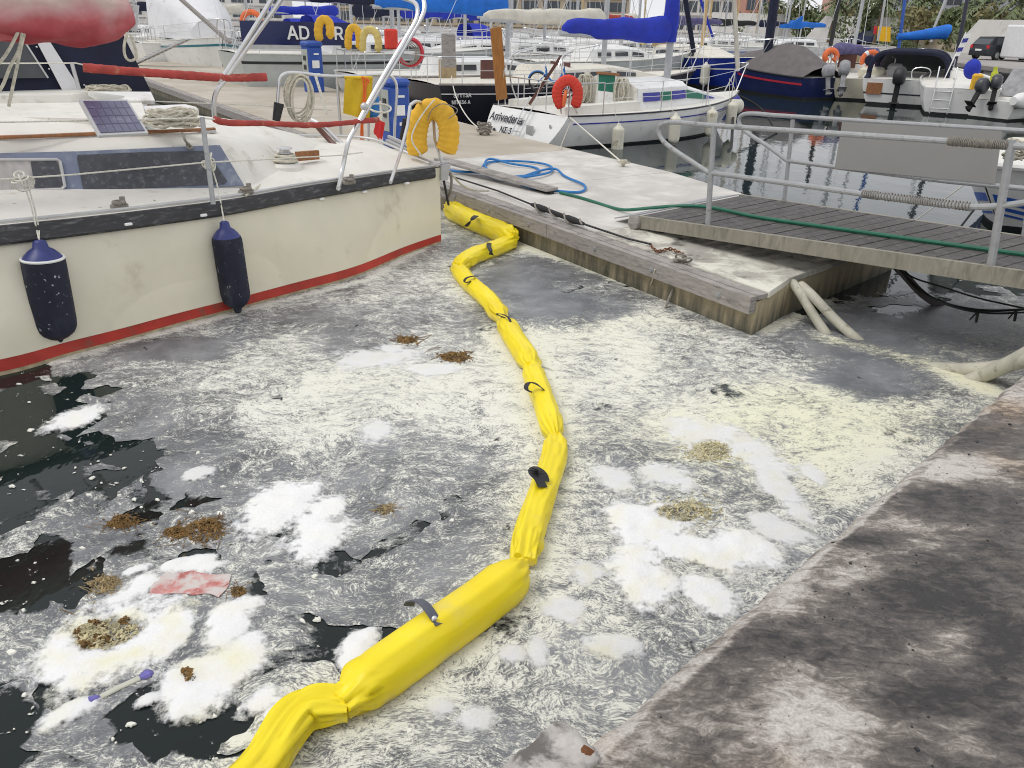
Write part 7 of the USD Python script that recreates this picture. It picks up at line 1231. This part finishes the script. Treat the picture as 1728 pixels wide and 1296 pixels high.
# cars
def car(name, label, p, hd, mat, L=4.2, W=1.75, Hh=1.48, estate=False):
    R = rotz(math.radians(hd)); K = thing(name, label, 'car', p); w = lambda x, y, z: p + R @ np.array([x, y, z]); rg = []; hl = L / 2
    for x, zt, zb, wy in ((-hl, .62, .38, .74), (-hl + .12, .92, .26, .84), (-hl + .9, .96, .22, W / 2), (0, .95, .2, W / 2), (hl - 1.0, .88, .22, W / 2), (hl - .15, .74, .26, .82), (hl, .55, .36, .7)): rg.append([w(x, -wy, zb), w(x, -wy * 1.0, (zb + zt) / 2), w(x, -wy * .93, zt), w(x, wy * .93, zt), w(x, wy, (zb + zt) / 2), w(x, wy, zb)])
    m = M(); m.loft(rg); obj('body', m, mat, K, smooth=40); xs = ((-hl + .12, .93), (-hl + .55, Hh - .04), (-.1, Hh), (hl - 1.75, Hh - .06), (hl - 1.0, .9)) if not estate else ((-hl + .05, .93), (-hl + .25, Hh - .03), (-.1, Hh), (hl - 1.6, Hh - .04), (hl - .95, .9))
    m = M(); m.loft([[w(x, -W * .44, .9), w(x, -W * (.44 - .1 * (z - .9) / .6), z), w(x, W * (.44 - .1 * (z - .9) / .6), z), w(x, W * .44, .9)] for x, z in xs]); cbn = obj('cabin', m, mat, K, smooth=25)
    for sg in (-1, 1):
        for xa, xb in ((-hl + .75, -.25), (-.15, hl - 1.9)):
            m = M(); yy = lambda z: sg * (W * (.44 - .1 * (z - .9) / .6) + .012); m.slab([w(xa - .15, yy(.95), .95), w(xb + (.3 if xb > 0 else 0), yy(.95), .95), w(xb, yy(Hh - .12), Hh - .12), w(xa, yy(Hh - .12), Hh - .12)], .015); obj('side_window', m, 'window_far', cbn, smooth=False)
    x0, z0, x1, z1 = xs[0][0], .95, xs[1][0], Hh - .1; m = M(); m.slab([w(x0 - .01, -.66, z0), w(x0 - .01, .66, z0), w(x1 - .02, .56, z1), w(x1 - .02, -.56, z1)], .03); obj('rear_window', m, 'window_far', cbn, smooth=False); m = M(); m.slab([w(hl - 1.03, -.64, .95), w(hl - 1.03, .64, .95), w(hl - 1.72, .55, Hh - .1), w(hl - 1.72, -.55, Hh - .1)], .03); obj('windscreen', m, 'window_far', cbn, smooth=False)
    for sx in (-1, 1):
        for sg in (-1, 1):
            m = M(); Rw = R @ np.array([[1, 0, 0], [0, 0, -1], [0, 1, 0.]]); c = w(sx * (hl - .78), sg * (W / 2 - .08), .31); m.lathe([(0, -.1), (.26, -.11), (.31, -.08), (.31, .08), (.26, .11), (0, .1)], c, Rw, 18); wh = obj('wheel', m, 'tyre', K); m = M(); m.lathe([(0, -.115), (.19, -.118), (.19, .118), (0, .115)], c, Rw, 14); obj('rim', m, 'aluminium', wh)
    for sg in (-1, 1): m = M(); m.box(w(-hl + .1, sg * .66, .82), (.14, .2, .2), R); obj('tail_light', m, 'tail_light', K, smooth=False); m = M(); m.box(w(hl - .1, sg * .6, .64), (.14, .28, .12), R); obj('headlight', m, 'lettering_white', K, smooth=False)
    m = M(); m.box(w(-hl + .0, 0, .62), (.06, .5, .11), R); obj('number_plate', m, 'lettering_white', K, smooth=False); return K
car('parked_car', 'black hatchback seen from behind, parked before the right white wall', U(1684, 101, SZ), 20, 'car_black', 4.0); car('parked_car', 'silver estate car at the left, before the middle white wall', U(1402, 70, SZ), 155, 'car_silver', 5.2, 2.0, 1.75); car('parked_car', 'white car half hidden behind the dark bare mast', U(1438, 68, SZ), 165, 'car_white', 4.8, 1.9, 1.8, True); car('parked_car', 'dark blue car below the yellow sign', U(1466, 75, SZ), 160, 'car_blue', 5.2, 2.0, 1.6)
c = U(1735, 104, SZ); m = M(); m.box(c + [0, 0, 1.2], (3, 2.0, 2.0), rotz(.2), .1); th = thing('white_van', 'white van cut by the right edge, beside the black hatchback', 'van', c); obj('body', m, 'car_white', th); 
for s_ in (-1, 1): m = M(); m.lathe([(0, -.1), (.33, -.1), (.33, .1), (0, .1)], c + rotz(.2) @ np.array([s_ * .9, -.95, .33]), rotz(.2) @ np.array([[1, 0, 0], [0, 0, -1], [0, 1, 0.]]), 14); obj('wheel', m, 'tyre', th)
a = V(1492, 62, 88); sg_ = thing('yellow_sign', 'plain yellow sign board standing on the far quay', 'sign', a * [1, 1, 0] + [0, 0, SZ]); m = M(); m.slab([V(1482, 44, 88), V(1503, 46, 88), V(1502, 71, 88), V(1480, 69, 88)], .1); obj('board', m, 'sign_yellow', sg_, smooth=False)
for x in (1484, 1499): m = M(); q = V(x, 66, 88.1); m.tube([q, q * [1, 1, 0] + [0, 0, SZ]], .06, 6); obj('leg', m, 'galvanised', sg_)
m = M(); m.slab([V(1475, 44, 88.5), V(1480, 44, 88.5), V(1478, 58, 88.5), V(1474, 57, 88.5)], .08); obj('red_panel', m, 'stripe_red', sg_, smooth=False)
# planting: bushes, palms
def leafball(m, c, r, n, s, rng):
    d = rng.normal(size=(n, 3)); d /= np.linalg.norm(d, axis=1, keepdims=True); p = np.asarray(c) + d * np.asarray(r) * rng.uniform(.55, 1.08, (n, 1)); p[:, 2] = np.maximum(p[:, 2], SZ)
    a = rng.normal(size=(n, 3)); b = rng.normal(size=(n, 3)); a = a / np.linalg.norm(a, axis=1, keepdims=True) * s; b = b / np.linalg.norm(b, axis=1, keepdims=True) * s * .6
    v = np.stack([p - a, p + b, p + a, p - b], 1).reshape(-1, 3); m.add(v, np.arange(4 * n).reshape(-1, 4))
rng = np.random.default_rng(21)
def bush(label, px_, py_, y, r, mat, n=650, s=.16):
    c = V(px_, py_, y); th = thing('bush', label, 'bush', c * [1, 1, 0] + [0, 0, SZ]); m = M()
    for k in range(7): leafball(m, c + rng.normal(0, .45, 3) * np.array([r[0], r[1], r[2] * .7]), np.array(r) * rng.uniform(.4, .7), n // 7, s, rng)
    obj('foliage', m, mat, th, smooth=False); m = M(); 
    for k in range(3): m.tube([c * [1, 1, 0] + [rng.normal(0, .2), 0, SZ], c + rng.normal(0, .4, 3)], .05, 5)
    obj('stem', m, 'bark', th)
names_ = ('at the far left end', 'left of the pink house', 'below the terracotta house', 'above the silver car', 'above the white car', 'right above the yellow sign', 'left of the bright blue boom cover', 'above the bright blue boom cover', 'right of the bright blue boom cover', 'above the slanted end of the right wall', 'above the black hatchback', 'at the right edge above the white van')
for k, (x, y_, yd) in enumerate(((1255, 40, 140), (1290, 38, 134), (1330, 38, 128), (1380, 36, 122), (1415, 38, 118), (1465, 38, 112), (1510, 40, 106), (1550, 44, 100), (1590, 50, 94), (1632, 54, 86), (1680, 60, 80), (1722, 64, 77))):
    bush('dense bush ' + names_[k] + (' in olive green' if k % 3 == 0 else ' in mid green' if k % 3 == 1 else ' in dry yellow green'), x, y_, yd, (3.4, 2.4, 2.6), ('leaf_green', 'leaf_palm', 'leaf_dry')[k % 3], 1500, .3)
bush('round clipped bush before the beige wall', 1528, 76, 78, (1.2, 1.0, .8), 'leaf_green', 900, .1)
def frond(m, c, ang, el, ln, rng):
    t = np.linspace(0, 1, 7); d = np.array([math.cos(ang), math.sin(ang), 0]); p = c + np.outer(t * ln * math.cos(el), d) + np.outer(t * ln * math.sin(el) - t ** 2 * ln * .62, [0, 0, 1]); s = np.array([-d[1], d[0], 0]); w = ln * .13 * np.sin(math.pi * (t * .92 + .06))
    for sg in (-1, 1):
        for i in range(6):
            a = p[i]; b = p[i + 1]; tip = (a + b) / 2 + s * sg * w[i] * rng.uniform(.7, 1.2) * 1.5 + (b - a) * .9 - [0, 0, w[i] * .6]; m.add([a, b, tip], [[0, 1, 2]])
def palm(label, px_, y, h, seed):
    rng = np.random.default_rng(seed); b = V(px_, 60, y) * [1, 1, 0] + [0, 0, SZ]; th = thing('palm_tree', label, 'palm tree', b); m = M(); m.tube([b, b + [.1, 0, h * .5], b + [.15, 0, h]], [.3, .22, .2], 8); obj('trunk', m, 'bark', th); m = M()
    for k in range(46): frond(m, b + [.15, 0, h], rng.uniform(0, 6.28), rng.uniform(-.25, 1.35), rng.uniform(1.9, 2.7), rng)
    obj('crown', m, 'leaf_palm', th, smooth=False)
for k, (x, yd, h, lab) in enumerate(((1300, 126, 4.5, 'palm tree left of the pink house'), (1345, 122, 5.2, 'palm tree between terracotta and pink houses'), (1400, 114, 4.6, 'palm tree above the silver car'), (1452, 108, 5.4, 'palm tree right of the pink house'), (1478, 104, 4.6, 'palm tree straight above the yellow sign'), (1548, 96, 4.4, 'palm tree above the bright blue boom cover'), (1642, 84, 3.8, 'palm tree left of the black hatchback'), (1706, 76, 4.0, 'palm tree at the right edge before the glass facade'))): palm(lab, x, yd, h, k)
# buildings
def building(name, label, a, b, depth, h, mat, floors, cols, z0=SZ, wmat='window_far'):
    a, b = np.asarray(a) * [1, 1, 0] + [0, 0, z0], np.asarray(b) * [1, 1, 0] + [0, 0, z0]; x = unit(b - a); n = np.array([-x[1], x[0], 0]); n = n if n[1] > 0 else -n; W_ = np.linalg.norm(b - a); K = thing(name, label, 'building', (a + b) / 2)
    m = M(); m.loft([[a, b, b + n * depth, a + n * depth], [q + [0, 0, h] for q in (a, b, b + n * depth, a + n * depth)]]); obj('wall', m, mat, K, smooth=False); m = M(); m.loft([[a - n * .3 + [0, 0, h], b - n * .3 + [0, 0, h], b + n * depth + [0, 0, h], a + n * depth + [0, 0, h]], [q + [0, 0, h + .3] for q in (a - n * .3, b - n * .3, b + n * depth, a + n * depth)]]); obj('roof', m, mat, K, smooth=False); fh = h / floors; cw = W_ / cols
    for f in range(floors):
        m = M(); m.bar(a + [0, 0, fh * (f + .12)] - n * .15, b + [0, 0, fh * (f + .12)] - n * .15, .3, .15); obj('ledge', m, mat, K, smooth=False)
        for c in range(cols):
            p0 = a + x * (cw * (c + .12)) - n * .02; p1 = a + x * (cw * (c + .88)) - n * .02; m = M(); m.slab([p0 + [0, 0, fh * (f + .28)], p1 + [0, 0, fh * (f + .28)], p1 + [0, 0, fh * (f + .9)], p0 + [0, 0, fh * (f + .9)]], .08); wn_o = obj('window', m, wmat, K, smooth=False)
            m = M(); mid = (p0 + p1) / 2 - n * .05; m.bar(mid + [0, 0, fh * (f + .28)], mid + [0, 0, fh * (f + .9)], .1, .1, up=tuple(n)); obj('frame', m, 'galvanised', wn_o, smooth=False)
building('glass_building', 'grey modern building with rows of large windows at the upper right', V(1478, 30, 122), V(1770, 40, 92), 14, 11, 'facade_grey', 3, 9); building('pink_house', 'pale pink house behind the palm trees, right one of two', V(1412, 30, 140), V(1440, 30, 140), 8, 10, 'wall_pink', 3, 2); building('pink_house', 'pink house with terracotta tint behind the far masts, left one of two', V(1255, 30, 150), V(1312, 30, 150), 8, 10, 'wall_terracotta', 3, 3)
building('white_house', 'pale grey apartment block behind the masts at the top centre', V(1120, 30, 165), V(1235, 30, 160), 10, 12, 'wall_white', 4, 6); building('beige_house', 'long beige block behind the yachts at the top left of centre', V(560, 20, 200), V(1060, 30, 190), 12, 12, 'wall_beige', 4, 14); building('grey_house', 'long pale block behind the yachts at the top left', V(-300, 10, 190), V(480, 20, 200), 12, 12, 'wall_white', 4, 16)
rng = np.random.default_rng(33)
for k, (x, yd) in enumerate(((1275, 75), (1322, 74), (1350, 80), (1240, 82), (1180, 86), (1130, 80), (1085, 76), (960, 78), (900, 82), (830, 80), (760, 84), (690, 78), (600, 80), (520, 84), (420, 80), (340, 78))):
    p = V(x, 60, yd) * [1, 1, 0]; m = M(); m.tube([p, p + [rng.normal(0, .1), 0, 11]], .07, 6); ms = obj('distant_mast', m, 'mast_grey' if k % 3 else 'mast_wood', label='pale yacht mast of the distant row standing behind the moored yachts', cat='mast', group='masts of the distant row')
